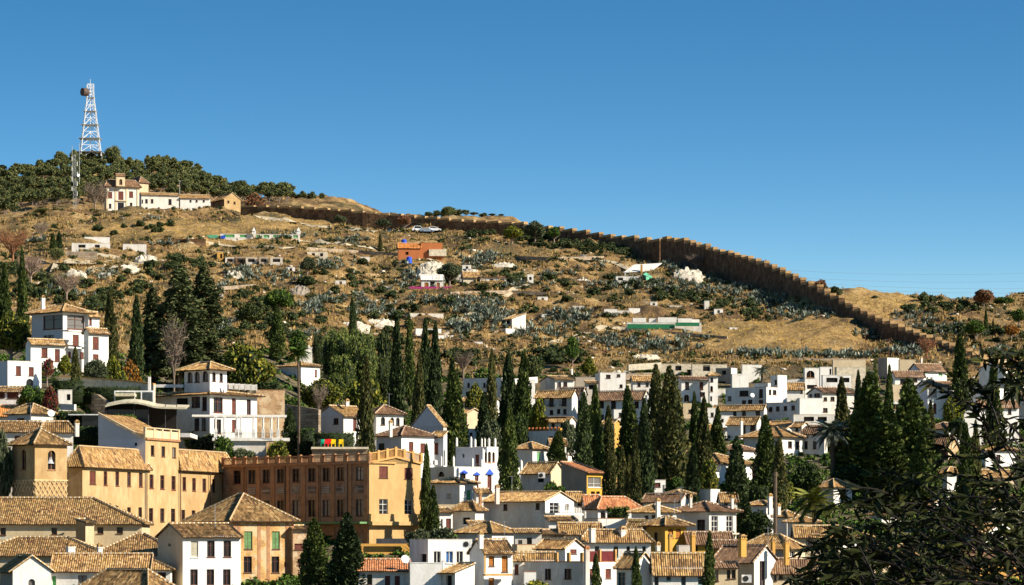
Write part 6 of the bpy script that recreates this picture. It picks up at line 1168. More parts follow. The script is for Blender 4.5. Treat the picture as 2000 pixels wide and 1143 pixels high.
def blobmesh(cs, rs_, sub=1, seed=0, jit=.15):   # crude lumpy core (quads) from spheres
    rng = rs(seed); nu, nv = 8, 6; out = []
    for c, r in zip(cs, rs_):
        u = np.linspace(0, 2*np.pi, nu, endpoint=False); v = np.linspace(0, np.pi, nv+1); U, Vv_ = np.meshgrid(u, v); rr = 1+rng.uniform(-jit, jit, U.shape)
        X_ = np.stack([np.sin(Vv_)*np.cos(U)*rr*r[0], np.sin(Vv_)*np.sin(U)*rr*r[1], np.cos(Vv_)*rr*r[2]], -1)+np.array(c); X_[0] = X_[0].mean(0); X_[-1] = X_[-1].mean(0)
        idx_ = np.arange((nv+1)*nu).reshape(nv+1, nu); nx = np.roll(idx_, -1, 1); out.append((X_.reshape(-1, 3), np.stack([idx_[:-1], idx_[1:], nx[1:], nx[:-1]], -1).reshape(-1, 4)))
    return merge(out)
def cyp_mesh(seed, n=4200, multi=1, width=1.0):
    """unit cypress: height 1, radius 0.5 (scaled later)"""
    rng = rs(seed); parts = []; core = []
    spires = [(0, 0, 1.0, 1.0)] if multi == 1 else [(rng.uniform(-.22, .22), rng.uniform(-.2, .2), rng.uniform(.78, .97), rng.uniform(.62, .8)) for _ in range(multi)]
    spires[0] = (spires[0][0]*.3, 0, 1.0, spires[0][3])
    sk = rng.uniform(-.05, .05)
    for sx, sy, hh, ww in spires:
        m_ = n//len(spires); t = rng.beta(1.15, 1.0, m_); ph = rng.uniform(0, 2*np.pi, m_)
        prof = lambda t: np.clip(np.minimum(1, (t/.10)**.5)*np.maximum(1-t, 0)**.62*1.18, 0, 1)
        k1, k2, k3 = rng.uniform(0, 6.28, 3)
        lob = 1+.16*np.sin(3*ph+9*t+k1)+.13*np.sin(5*ph-14*t+k2)+.10*np.sin(2*ph+31*t+k3)+.07*np.sin(7*ph+55*t)
        lob += np.where((rng.rand(m_) < .06), .22, 0)
        rad = .46*ww*prof(t)*lob*(1-np.abs(rng.normal(0, .07, m_)))
        z = t*hh; Cn = np.stack([sx*(1-t*.5)+sk*t+np.cos(ph)*rad, sy*(1-t*.5)+np.sin(ph)*rad, z], 1)
        Dr = np.stack([np.cos(ph)*.30+rng.normal(0, .2, m_), np.sin(ph)*.30+rng.normal(0, .2, m_), np.full(m_, .16)+rng.uniform(-.03, .1, m_)], 1)
        parts.append((Cn, Dr))
        tt = np.linspace(0, .97, 9)
        for a_, b_ in zip(tt, tt[1:]):
            q = (a_+b_)/2; core.append(((sx*(1-q*.5)+sk*q, sy*(1-q*.5), q*hh), (.36*ww*float(prof(np.array(q)))+.02,)*2+(.085*hh,)))
    C_ = np.concatenate([p[0] for p in parts]); D_ = np.concatenate([p[1] for p in parts])
    # unit space is anisotropic (height ~6-9x the radius): cards are made in a 1 x 1 x 7 space
    K = np.array([1, 1, 7.0]); C2 = C_*K; D2 = D_*np.array([1, 1, 7.0])
    V, Fc = cards(C2, D2, rng.uniform(.14, .34, len(C2)), rng.uniform(.05, .11, len(C2)), rng); V = V/K
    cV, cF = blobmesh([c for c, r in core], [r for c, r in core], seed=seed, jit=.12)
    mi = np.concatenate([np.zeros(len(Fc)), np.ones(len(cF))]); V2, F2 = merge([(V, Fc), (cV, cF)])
    return npmesh('cypress_crown', V2, F2, ['cypress', 'cypress_core'], mi)
def trunkmesh(name='trunk', mat='bark', n=7, lean=0):
    mb = MB(); mb.tube((0, 0, -.15), (0, 0, .35), .5, .38, n); mb.tube((0, 0, .35), (lean, 0, 1), .38, .2, n); me = mb.mesh(name, [mat]); return me
CYP = [cyp_mesh(i) for i in range(7)]; CYPM = [cyp_mesh(20+i, 6500, 3+i % 3) for i in range(4)]
TRK = trunkmesh()
def inst(name, me, parent, loc, sc, rz=0.0, mats=None):
    o = bpy.data.objects.new(name, me); COL.link(o); o.parent = parent; o.location = loc; o.scale = sc; o.rotation_euler = (0, 0, rz)
    if mats:
        for i, k in enumerate(mats): o.material_slots[i].link = 'OBJECT'; o.material_slots[i].material = MAT[k]
    return o
def cypress(label, px, ytop, ybase, w, D=None, multi=False, group=None, lean=0.0, trunk=.05):
    D = D or Dinv(px, ybase); b = ground(px, D); zt = (HY-ytop)/F*D; Hh = zt-b.z
    root = empty('cypress_tree', b, label, 'cypress', group); wm = w*D/F
    inst('trunk', TRK, root, (0, 0, 0), (.30, .30, Hh*.25)); me = (CYPM if multi else CYP)[rnd.randrange(4 if multi else 7)]
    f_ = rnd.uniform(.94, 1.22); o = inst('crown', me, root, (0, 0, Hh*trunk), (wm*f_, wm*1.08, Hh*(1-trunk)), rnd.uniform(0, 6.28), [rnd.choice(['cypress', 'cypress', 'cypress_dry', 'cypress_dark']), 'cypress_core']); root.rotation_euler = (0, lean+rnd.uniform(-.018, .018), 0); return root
CY = [
 ('huge near cypress, left one of the two in front of the brick hotel', 613, 1013, 1190, 62, 372, 0), ('huge near cypress, right one of the two in front of the brick hotel', 676, 1002, 1205, 84, 368, 1),
 ('small cypress standing right beside the tall palm trunk', 567, 798, 893, 30, 478, 0), ('tall slender cypress between the barn-like house and the arched-window house', 713, 697, 890, 36, 492, 0),
 ('narrow cypress against the ochre end wall of the brick hotel', 831, 868, 1040, 22, 434, 0), ('shorter bushy cypress at the right corner of the brick hotel', 846, 948, 1050, 26, 430, 0), ('cypress spear in front of the blue-trimmed mansion', 994, 797, 968, 38, 470, 0),
 ('small cypress standing before the terrace wall under the brown-shuttered villa', 148, 678, 785, 22, 470, 0), ('twin-tipped tall cypress at the upper left', 46, 482, 640, 26, 555, 1), ('cypress cut by the left edge of the photograph', 8, 515, 625, 28, 560, 0),
 ('cypress just right of the three-storey villa', 216, 567, 695, 32, 530, 0), ('cypress left of the big dark cedars', 266, 578, 697, 30, 525, 0), ('lone cypress above the autumn gardens', 541, 597, 697, 30, 610, 0), ('small dark cypress poking over the round pine', 690, 580, 655, 18, 680, 0),
 ('broadest cypress left of the twin cypress pair', 774, 612, 808, 44, 560, 1), ('thin cypress behind the broad one', 802, 614, 760, 18, 640, 0), ('slim light green cypress between broad one and the pair', 815, 690, 805, 24, 556, 0), ('left cypress of the tall pair', 830, 622, 795, 26, 582, 0), ('right cypress of the tall pair', 848, 630, 800, 28, 578, 0),
 ('wide shaggy cypress above the chapel gable', 880, 702, 866, 54, 545, 1), ('thin young cypress between chapel and blue-trimmed mansion', 884, 852, 905, 10, 510, 0), ('cypress left of the white row houses', 960, 682, 785, 22, 600, 0), ('left of the two darkest tall cypresses', 992, 690, 858, 36, 560, 0),
 ('right of the two darkest tall cypresses', 1020, 688, 862, 46, 556, 1), ('medium cypress below the white row houses', 944, 768, 860, 32, 545, 0), ('conical dark evergreen beside the pyramid-roofed cottage', 1088, 843, 912, 44, 505, 0),
 ('cypress left edge of the long row above the orange-tiled house', 1137, 768, 918, 36, 500, 0), ('tallest narrow cypress of the row above the orange-tiled house', 1162, 752, 915, 32, 505, 0), ('rounded cypress with ochre house behind', 1189, 792, 918, 30, 510, 0),
 ('young cypress right of the glazed ochre balcony', 1192, 878, 972, 30, 466, 0), ('short cypress in the lower group', 1217, 872, 985, 26, 462, 0), ('second short cypress of the lower group', 1228, 890, 990, 26, 458, 0), ('thin cypress of the lower group nearest the white box', 1242, 862, 990, 26, 455, 0),
 ('long cypress column right of the lower group', 1260, 780, 965, 34, 472, 0), ('dark wide cypress behind the lower group', 1228, 755, 920, 52, 512, 1), ('pointed dark conifer left of the giant conifer', 1282, 714, 925, 44, 512, 0), ('giant broad conifer in the centre of the village', 1307, 716, 935, 72, 500, 1), ('slim cypress left of the twin cypresses by the white villa', 1352, 815, 905, 20, 515, 0),
 ('left of the twin cypresses above the white villa', 1359, 766, 908, 24, 511, 0), ('right of the twin cypresses above the white villa', 1371, 777, 915, 30, 506, 0), ('curved cypress leaning over the white cube', 1347, 868, 985, 30, 462, 0),
 ('broad cypress in front of the big white villa', 1435, 853, 1000, 54, 452, 1), ('dark bushy cypress below the broad one', 1455, 975, 1045, 50, 436, 1), ('dense cypress on a bare stem beside the corner house', 1494, 812, 930, 48, 490, 0), ('thin cypress in front of the corner house', 1522, 855, 985, 30, 470, 0),
 ('near thin cypress before the white terrace wall at the bottom', 1384, 1038, 1190, 24, 356, 0), ('small near cypress before the maroon screen', 1165, 1080, 1190, 20, 356, 0), ('small near cypress before the french-door house', 1243, 1068, 1190, 20, 355, 0),
 ('pointed cypress left of the big dark conifers', 1646, 738, 900, 40, 506, 0), ('thin pointed cypress rising behind the big conifers', 1677, 724, 860, 22, 556, 0), ('cypress spire above the cream block', 1712, 704, 850, 20, 560, 0), ('tall thin cypress spire between the conifers', 1737, 714, 880, 24, 545, 0),
 ('dark cypress at the foot of the old city wall', 1876, 650, 752, 34, 620, 0), ('cypress among the foreground branches at right', 1941, 705, 850, 34, 560, 0), ('shaded cypress behind the foreground branches', 1888, 828, 1010, 36, 450, 0), ('second shaded cypress behind the foreground branches', 1908, 822, 1000, 26, 452, 0),
 ('tiny cypress on the far right hillside', 1925, 604, 655, 9, None, 0), ('tiny lone cypress on the slope left of the orange building', 743, 456, 492, 9, None, 0), ('stubby cypress beside the bay-window house', 1818, 782, 828, 18, 575, 0), ('small far cypress right of the tiny one on the right hillside', 1940, 622, 655, 6, None, 0),
 ('small conifer on the left slope beside the garden terrace', 103, 455, 490, 12, None, 0), ('second small conifer on the left slope', 116, 451, 490, 12, None, 0), ('dark cypress hidden behind the corner of the cypress row', 1150, 800, 915, 26, 515, 0), ('dark cypress between giant conifer and long column', 1247, 830, 930, 30, 505, 0), ('cypress rising over the wide shaggy one', 893, 730, 870, 24, 548, 0)]
for lab, px, yt, yb, w_, D, mu in CY: cypress(lab, px, yt, yb, w_, D, bool(mu), lean=(.06 if 'leaning' in lab else 0))
# ---- general broad crowns
def crown_mesh(seed, n, leaf, wleaf, nl, flat=.8, mats=('broad', 'cypress_core'), top=0, spread=.62, core=.8):
    """unit crown: radius ~1, centre at 0"""
    rng = rs(seed); cs = rng.normal(size=(nl, 3)); cs /= np.linalg.norm(cs, axis=1, keepdims=True); cs *= spread*rng.uniform(.45, 1, (nl, 1))**.5; cs[:, 2] *= flat; cs[:, 2] = np.where(cs[:, 2] < 0, cs[:, 2]*.6, cs[:, 2]); cs[0] = 0
    rr = rng.uniform(.26, .46, nl); rr[0] = .6; k = rng.choice(nl, n, p=rr**2/np.sum(rr**2)); d = rng.normal(size=(n, 3)); d /= np.linalg.norm(d, axis=1, keepdims=True)
    Cn = cs[k]+d*(rr[k]*rng.uniform(.78, 1.1, n))[:, None]*np.array([1, 1, flat]); V, Fc = cards(Cn, d*.6+rng.normal(0, .7, (n, 3)), rng.uniform(.7, 1.3, n)*leaf, rng.uniform(.7, 1.3, n)*wleaf, rng)
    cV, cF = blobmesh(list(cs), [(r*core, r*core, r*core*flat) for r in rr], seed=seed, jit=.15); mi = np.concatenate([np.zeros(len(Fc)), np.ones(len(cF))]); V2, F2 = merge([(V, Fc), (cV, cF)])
    return npmesh('crown', V2, F2, list(mats), mi)
BRO = [crown_mesh(100+i, 3800, .13, .08, 16) for i in range(5)]; PIN = [crown_mesh(120+i, 3200, .12, .045, 12, .85, ('pine_far', 'cypress_core')) for i in range(3)]
FOR = [crown_mesh(140+i, 420, .20, .10, 7, .8, ('pine_far', 'cypress_core')) for i in range(5)]
BUSH = [crown_mesh(150+i, 500, .22, .11, 7, .7, ('scrub_green', 'cypress_core')) for i in range(4)]
ALE = [crown_mesh(160+i, 8000, .10, .03, 26, 1.0, ('pine', 'cypress_core'), spread=.75, core=.6) for i in range(2)]
def limbs(seed, n=7, mat='bark_grey', twigs=0):
    r_ = random.Random(seed); mb = MB(); mb.tube((0, 0, -.1), (0, 0, .42), .05, .035, 6)
    for k in range(n):
        a = k*2.4+r_.uniform(-.3, .3); s = Vector((0, 0, .28+.14*k/n)); e = Vector((math.cos(a)*r_.uniform(.25, .5), math.sin(a)*r_.uniform(.25, .5), r_.uniform(.6, .95))); m_ = (s+e)/2+Vector((0, 0, -.03)); mb.tube(s, m_, .025, .016, 5, cap=False); mb.tube(m_, e, .016, .006, 4, cap=False)
        for j in range(twigs):
            q = m_.lerp(e, r_.uniform(0, 1)); d = Vector((r_.uniform(-1, 1), r_.uniform(-1, 1), r_.uniform(-.2, 1)))*.22; mb.tube(q, q+d, .006, .002, 3, cap=False)
            for l in range(2): d2 = d*.6+Vector((r_.uniform(-1, 1), r_.uniform(-1, 1), r_.uniform(-.5, .8)))*.1; mb.tube(q+d*.6, q+d*.6+d2, .004, .0015, 3, cap=False)
    return mb.mesh('trunk', [mat])
LIM = [limbs(i) for i in range(3)]; BARE = [limbs(30+i, 13, 'twig', 22) for i in range(3)]
def tree(label, px, ytop, ybase, w, mesh='bro', mats=None, D=None, name='tree', cat='tree', group=None, low=.0, flat=1.0):
    D = D or Dinv(px, ybase); b = ground(px, D); zt = (HY-ytop)/F*D; Hh = max(zt-b.z, 1.2); wm = w*D/F/2
    root = empty(name, b, label, cat, group); pool = dict(bro=BRO, pin=PIN, bush=BUSH, ale=ALE, forest=FOR)[mesh]; me = pool[rnd.randrange(len(pool))]
    ch = Hh*(1-low); inst('trunk', LIM[rnd.randrange(3)], root, (0, 0, 0), (wm*2, wm*2, Hh*.75))
    inst('crown', me, root, (0, 0, Hh-ch*.48), (wm*1.12, wm*1.12, ch*.56*flat), rnd.uniform(0, 6.28), mats); return root
def cc_(k): return (k, 'cypress_core')
TR = [
 ('olive-green spreading tree above the arcaded mansion', 478, 668, 760, 122, 'bro', 'broad', 520, .15), ('rounded yellow-green shrub tree left of the tall pine trunks', 628, 733, 815, 88, 'bro', 'broad', 545, .1), ('dense round tree with yellow tips behind the central cypress', 712, 738, 815, 92, 'bro', 'broad', 548, .1),
 ('big leafy tree at the left edge beside the villa', 22, 605, 715, 84, 'bro', 'broad', 510, .1), ('dark leafy bush tree touching the left edge by the bell tower', 4, 820, 905, 44, 'bro', 'olive', 405, .1), ('orange autumn tree below the villa garden', 257, 700, 745, 52, 'bro', 'autumn', 482, .2),
 ('yellow-orange shrub under the orange tree', 235, 722, 750, 46, 'bro', 'lime', 478, .1), ('bright green tree right of the villa', 220, 690, 742, 36, 'bro', 'lime', 486, .2), ('second small orange shrub on the terrace', 268, 722, 752, 30, 'bush', 'autumn', 477, .0), ('dull green shrub mass right of the small villa cypress', 184, 695, 748, 50, 'bro', 'olive', 482, .1),
 ('red flowering creeper bush below the villa windows', 92, 688, 728, 36, 'bush', 'redleaf', 480, .0), ('yellow-green climbing shrub before the villa door', 127, 692, 738, 30, 'bro', 'lime', 482, .1), ('round green tree beside the white box house', 60, 746, 800, 58, 'bro', 'green', 452, .1), ('red-brown tree right of the round green tree', 97, 752, 800, 36, 'bro', 'redleaf', 450, .1),
 ('olive tree in the garden under the mansion terrace', 400, 838, 895, 72, 'bro', 'olive', 469, .1), ('bright green shrub in front of the mansion wall', 375, 830, 890, 40, 'bro', 'lime', 473, .1), ('green shrub right of the garden olive', 450, 858, 905, 50, 'bro', 'green', 468, .1), ('vine-covered pergola bush at the end of the mansion terrace', 532, 848, 880, 46, 'bush', 'lime', 462, .2),
 ('leafy tree left of the tall palm', 577, 770, 840, 40, 'bro', 'green', 520, .1), ('yellow-leaved slender tree in front of the agave slope', 1052, 775, 852, 40, 'bro', 'lime', 548, .15), ('grey-green shrub on the terrace beside the cypress row', 1108, 812, 850, 34, 'bro', 'olive', 540, .1), ('round olive tree right of the brick hotel', 815, 1025, 1105, 52, 'bro', 'olive', 412, .1), ('second round olive tree right of the brick hotel', 862, 1028, 1080, 70, 'bro', 'olive', 416, .1),
 ('leafy shrub in front of the concrete-sided house', 1078, 932, 972, 58, 'bro', 'green', 462, .0), ('pale bush at the bottom edge right of the orange shutters', 1040, 1122, 1170, 66, 'bush', 'lime', 357, .0), ('dark green tree below the twin cypresses', 1385, 893, 958, 44, 'bro', 'broad', 476, .1), ('green tree left of the white villa', 1322, 925, 975, 46, 'bro', 'green', 474, .1),
 ('dark hedge tree below the big white villa', 1480, 945, 990, 60, 'bro', 'hedge', 462, .0), ('dark leafy tree right of the corner house', 1575, 900, 985, 70, 'bro', 'hedge', 480, .1), ('yellow bush glowing beside the corner house', 1543, 930, 965, 22, 'bush', 'lime', 478, .0), ('bushy dark trees around the bare palm trunk', 1480, 990, 1050, 70, 'bro', 'hedge', 428, .0),
 ('olive-green tree on the slope among the agaves, centre', 1118, 655, 722, 30, 'bro', 'green', None, .1), ('bright leafy green tree beside the bay-window house', 1860, 772, 812, 50, 'bro', 'lime', 588, .1), ('dark bushes under the bright green tree at right', 1870, 800, 832, 44, 'bush', 'hedge', 574, .0), ('bush in front of the green-shuttered house', 1820, 728, 748, 34, 'bush', 'hedge', 636, .0),
 ('dark green tree on the left slope beside small conifers', 110, 478, 520, 34, 'pin', None, None, .1), ('green tree standing beside the cave terrace', 878, 510, 560, 50, 'bro', 'olive', None, .15), ('yellowish leafy tree in front of the wall, left of the tall bushes', 1000, 438, 478, 40, 'bro', 'lime', None, .1), ('tall olive-green trees in front of the city wall', 1045, 428, 478, 50, 'bro', 'olive', None, .1), ('small green tree right of the tall wall trees', 1082, 442, 476, 30, 'bro', 'green', None, .1),
 ('reddish bare-looking tree at the city wall beside the cars', 790, 418, 452, 34, 'bro', 'rust', None, .2), ('dark olive tree in front of the wall, right of the path', 748, 426, 450, 34, 'bro', 'olive', 1040, .2), ('first olive tree in front of the wall from the left', 665, 418, 442, 28, 'bro', 'olive', 1045, .2), ('rust coloured trees behind the wall next to the barn', 495, 375, 400, 44, 'bro', 'rust', 1100, .1),
 ('reddish round tree on the right skyline', 1921, 562, 600, 46, 'bro', 'rust', 880, .15), ('dark green shrub tree on the right skyline', 1960, 578, 606, 42, 'bro', 'green', 890, .1), ('dark bush on the right skyline beyond the golden slope', 1712, 572, 586, 28, 'bush', 'scrub_green', 890, .0), ('brownish tree behind the wall at the golden slope', 1600, 540, 580, 34, 'bro', 'rust', 850, .1), ('dark bush right of the brownish tree', 1634, 556, 576, 34, 'bush', 'scrub_green', 860, .0),
 ('round green tree below the wall in the right hillside hollow', 1905, 625, 665, 44, 'bro', 'green', None, .1), ('rust tree on the far right slope', 1975, 632, 665, 34, 'bro', 'autumn', None, .1), ('dark trees on the far right slope edge', 1990, 600, 640, 30, 'bro', 'green', None, .1), ('round bushy evergreen at the foot of the wooded hill', 80, 404, 436, 36, 'pin', None, 1090, .05),
 ('dark tangled bush in the hollow right of the cedars', 545, 560, 612, 66, 'bro', 'green', None, .0), ('dark green thicket below the hollow', 490, 590, 640, 60, 'bro', 'scrub_green', None, .0), ('shrubby green tree beside the shack row', 600, 500, 540, 34, 'bro', 'olive', None, .1), ('shrub thicket behind the lone cypress', 580, 640, 700, 40, 'bro', 'green', 620, .1),
 ('leafy tree below the cream terraced house', 930, 745, 800, 46, 'bro', 'broad', 590, .1), ('dark tree right of the cave houses', 1040, 690, 740, 50, 'bro', 'scrub_green', 665, .0), ('green garden tree under the row houses', 1010, 800, 870, 60, 'bro', 'hedge', 545, .1), ('olive shrubs beside the medium cypress', 960, 810, 870, 50, 'bro', 'olive', 535, .1), ('round dark tree by the brick house with reddish windows', 1770, 880, 960, 70, 'bro', 'hedge', 500, .1), ('dark tree below the big conifers', 1660, 900, 990, 80, 'bro', 'hedge', 490, .1),
 ('leafy tree hiding the left end of the mansion terrace', 436, 850, 1040, 52, 'bro', 'green', 459, .6), ('pale green tree below the middle of the mansion terrace', 478, 868, 1040, 46, 'bro', 'olive', 458.5, .65), ('dark tree below the right end of the mansion terrace', 545, 858, 1040, 44, 'bro', 'broad', 459, .6),
 ('leafy garden tree left of the terracotta rooftops', 1150, 695, 735, 30, 'bro', 'lime', 668, .1)]
for lab, px, yt, yb, w_, ms, mt, D, low in TR: tree(lab, px, yt, yb, w_, ms, cc_(mt) if mt else None, D, low=low)
# umbrella / Aleppo pines with visible trunks
for lab, px, yt, yb, w_, D in (('round-crowned bright green pine, left one above the barn-like house', 660, 638, 770, 68, 575), ('round-crowned bright green pine, right one above the barn-like house', 707, 648, 775, 62, 570), ('smaller pine crown leaning low between the two round pines', 668, 690, 772, 56, 562), ('dark thin pine left of the round pines', 622, 650, 735, 26, 600), ('shadowy pine behind the tall cypress pair', 752, 640, 790, 50, 600), ('dark evergreen mass right of the round pines', 745, 700, 800, 50, 575)):
    tree(lab, px, yt, yb, w_, 'ale' if 'round' in lab or 'smaller' in lab else 'bro', ('pine', 'cypress_core') if 'dark' not in lab and 'shadow' not in lab else cc_('scrub_green'), D, 'pine_tree', 'pine', low=.12)
for lab, px, yt, yb, w_, D in (('big dark conifer clump, left, behind the spiky palm', 1695, 732, 960, 128, 500), ('big dark conifer clump, right, behind the branches', 1778, 742, 970, 108, 496), ('lower dark conifer between the two big clumps', 1736, 795, 985, 120, 486), ('shadowed conifer at the right of the big clumps', 1806, 825, 1000, 72, 480), ('dark pointed conifer behind the big white villa', 1402, 795, 890, 44, 530)):
    b = ground(px, D); Hh = (HY-yt)/F*D-b.z; wm = w_*D/F; r_ = empty('conifer_tree', b, lab, 'conifer'); inst('trunk', TRK, r_, (0, 0, 0), (.4, .4, Hh*.3))
    inst('crown', CYPM[rnd.randrange(4)], r_, (0, 0, Hh*.04), (wm*1.05, wm, Hh*.96), rnd.uniform(0, 6))
# cedars: tiered drooping branches
def cedar_mesh(seed, tiers=20, dens=900):
    rng = rs(seed); Cs = []; Ds = []
    for k in range(tiers):
        t = (k+.5)/tiers; z = .1+.88*t; R_ = (1-t)**.75*.5+.05
        for b_ in range(5):
            a = rng.uniform(0, 6.28); L_b = R_*rng.uniform(.65, 1.1); m_ = max(20, int(dens*L_b*1.0)); u = rng.uniform(.1, 1, m_)**.7; wdt = .10*(1-u*.5)*(.5+L_b)
            x = np.cos(a)*u*L_b-np.sin(a)*rng.normal(0, wdt, m_); y = np.sin(a)*u*L_b+np.cos(a)*rng.normal(0, wdt, m_); zz = z+.03-u*u*.05+rng.normal(0, .008, m_)
            Cs.append(np.stack([x, y, zz*2.2], 1)); Ds.append(np.stack([np.cos(a)+rng.normal(0, .5, m_), np.sin(a)+rng.normal(0, .5, m_), rng.normal(-.1, .25, m_)], 1))
    V, Fc = cards(np.concatenate(Cs), np.concatenate(Ds), .07, .028, rng); V[:, 2] /= 2.2; return npmesh('crown', V, Fc, ['cedar'])
CED = [cedar_mesh(s) for s in (1, 2, 3)]
for lab, px, yt, yb, w_, D in (('tallest dark cedar with layered branches right of the left-hand cypresses', 350, 517, 705, 96, 545), ('second cedar with drooping branches', 400, 518, 712, 84, 550), ('smaller cedar behind and left of the tallest', 300, 560, 702, 62, 552)):
    b = ground(px, D); Hh = (HY-yt)/F*D-b.z; wm = w_*D/F; r_ = empty('cedar_tree', b, lab, 'cedar'); mb = MB(); mb.tube((0, 0, -1), (0, 0, Hh*.97), .5, .06, 7); o = mb.build('trunk', ['bark'], None, org=(0, 0, 0)); o.parent = r_
    inst('crown', CED[rnd.randrange(3)], r_, (0, 0, 0), (wm*1.35, wm*1.35, Hh), rnd.uniform(0, 6))
def bare(label, px, yt, yb, w_, D=None, mat='twig', name='bare_tree'):
    D = D or Dinv(px, yb); b = ground(px, D); Hh = (HY-yt)/F*D-b.z; wm = w_*D/F; r_ = empty(name, b, label, 'bare tree'); inst('branches', BARE[rnd.randrange(3)], r_, (0, 0, 0), (wm, wm, Hh*1.05), rnd.uniform(0, 6), [mat])
bare('pale leafless weeping tree in front of the cedars', 340, 632, 706, 46, 532); bare('leafless bush on the slope above the plastered cave', 1360, 500, 532, 36); bare('small pale bare tree left of the barn-like house', 622, 758, 815, 30, 538)
bare('grey bare trees left of the hermitage', 185, 362, 412, 40, 1135); bare('second grey bare tree beside the hermitage', 200, 372, 412, 26, 1138); bare('reddish bare bush at the left edge of the slope', 25, 455, 520, 60, None, 'rust'); bare('brown bare tree on the left slope under the ramp', 60, 500, 560, 56, None, 'twig'); bare('bare shrub on the hermitage slope', 80, 438, 470, 30); bare('brown shrub cluster at upper left slope', 130, 540, 590, 50, None, 'twig')
bare('dry bare tree at the foot of the city wall', 1810, 662, 700, 34, 702, 'rust'); bare('bare twiggy tree near the top row of houses', 905, 690, 740, 40, 672, 'twig')
# palms
def palm(label, px, ytop, ybase, w_, D, nf=34, trunkh=None, name='palm_tree', skirt=True, stem=.22, mats='palmleaf'):
    b = ground(px, D); zt = (HY-ytop)/F*D; Rr = w_*D/F/2; top = zt-Rr*.55 if trunkh is None else b.z+trunkh; r_ = empty(name, b, label, 'palm')
    mb = MB(); n = 8
    for k in range(n): mb.tube((math.sin(k*.5)*.08, 0, (top-b.z)*k/n-(.5 if k == 0 else 0)), (math.sin((k+1)*.5)*.08, 0, (top-b.z)*(k+1)/n), stem*(1.15-.03*k), stem*(1.05-.03*k), 8, cap=(k == n-1))
    o = mb.build('trunk', ['bark'], None, org=(0, 0, 0)); o.parent = r_
    fm = MB(); rr = random.Random(int(px)); seg = 6
    for j in range(1):
        pts = [(0, 0, 0)]; 
        for s in range(1, seg+1): u = s/seg; pts.append((u, 0, .38*u-.75*u*u))
        for s in range(seg):
            p, q = Vector(pts[s]), Vector(pts[s+1]); fm.tube(p, q, .012, .008, 3, cap=False)
            for l in range(5):
                m_ = p.lerp(q, l/5); wl = .30*math.sin(math.pi*min(1, (s+l/5)/seg*.92+.06))
                for sg in (-1, 1): d = Vector((.55, sg*1.0, -.45)).normalized()*wl; sd_ = Vector((.02, 0, 0)); fm.poly([m_-sd_, m_+d, m_+sd_*1.5])
    fme = fm.mesh('frond', [mats])
    for k in range(nf):
        a = k*2.39996; el = 1.25-2.0*(k/nf)**.9; o = bpy.data.objects.new('frond', fme); COL.link(o); o.parent = r_; o.location = (math.cos(a)*.1, math.sin(a)*.1, top-b.z+rr.uniform(-.1, .2)); L_f = Rr*rr.uniform(.9, 1.15); o.scale = (L_f, L_f, L_f); o.rotation_euler = (rr.uniform(-.2, .2), -el*.75, a)
    return r_
palm('tall slender fan palm with long thin trunk above the hotel', 583, 678, 885, 46, 476, 60, None, 'palm_tree', True, .17, 'green'); palm('spiky date palm with pale fronds right of the bluish town house', 1626, 822, 960, 84, 500, 44, None, 'palm_tree', True, .4, 'agave'); palm('low dark palm among the branches at lower right', 1590, 955, 1065, 100, 415, 36, None, 'palm_tree', True, .3)
palm('small spiky palm above the terracotta parasol terrace', 1488, 716, 755, 34, 655, 30, None, 'palm_tree', True, .25, 'agave')
q = ground(1514, 425); r_ = empty('dead_palm_trunk', q, 'tall bare brown palm trunk without a crown', 'palm trunk'); mb = MB(); mb.tube((0, 0, -1), (0, 0, (HY-922)/F*425-q.z-.6), .27, .25, 9); mb.tube((0, 0, (HY-922)/F*425-q.z-.6), (0, 0, (HY-922)/F*425-q.z), .33, .3, 9); o = mb.build('trunk', ['bark'], None, org=(0, 0, 0)); o.parent = r_
# hedges, clipped blocks, ivy walls
def hedge(label, px0, px1, yt, yb, D, dep=1.5, mat='hedge', n=2600, name='hedge', leaf=.3):
    A = P(px0, yb, D); B = P(px1, yb, D); z1 = (HY-yt)/F*D; rng = rs(int(px0+yt)); L_h = (B-A).length; Hh = z1-A.z; n = int(min(6000, max(300, L_h*Hh*26)))
    fch = rng.rand(n); u = rng.rand(n)*L_h; v = rng.rand(n)*dep; w2 = rng.rand(n)*Hh; top = fch < .35; u_ = u; y_ = np.where(top, v, 0)+rng.normal(0, .08, n); z_ = np.where(top, Hh, w2)+rng.normal(0, .1, n); side = (fch > .85); u_ = np.where(side, L_h+rng.normal(0, .08, n), u); y_ = np.where(side, v, y_)
    Cn = np.stack([u_, y_, z_], 1); V, Fc = cards(Cn, rng.normal(size=(n, 3)), leaf, leaf*.5, rng); bx = MB(); bx.box((0.08, .08, -1), (L_h-.16, 0, 0), (0, dep-.1, 0), (0, 0, Hh+.94)); cV, cF = np.array(bx.v), np.array(bx.f); V2, F2 = merge([(V, Fc), (cV, cF)])
    me = npmesh(name, V2, F2, [mat, 'cypress_core'], np.concatenate([np.zeros(len(Fc)), np.ones(len(cF))])); o = bpy.data.objects.new(name, me); COL.link(o); o.location = A; tag(o, label, 'hedge')
hedge('dark clipped hedge behind the coloured garden chairs', 613, 690, 846, 876, 474, 1.5); hedge('sunlit clipped hedge block left of the coloured chairs', 580, 612, 838, 886, 476, 2.5, 'green'); hedge('clipped hedge on the roof edge right of the mansion tower', 500, 545, 747, 762, 484, 2, 'hedge')
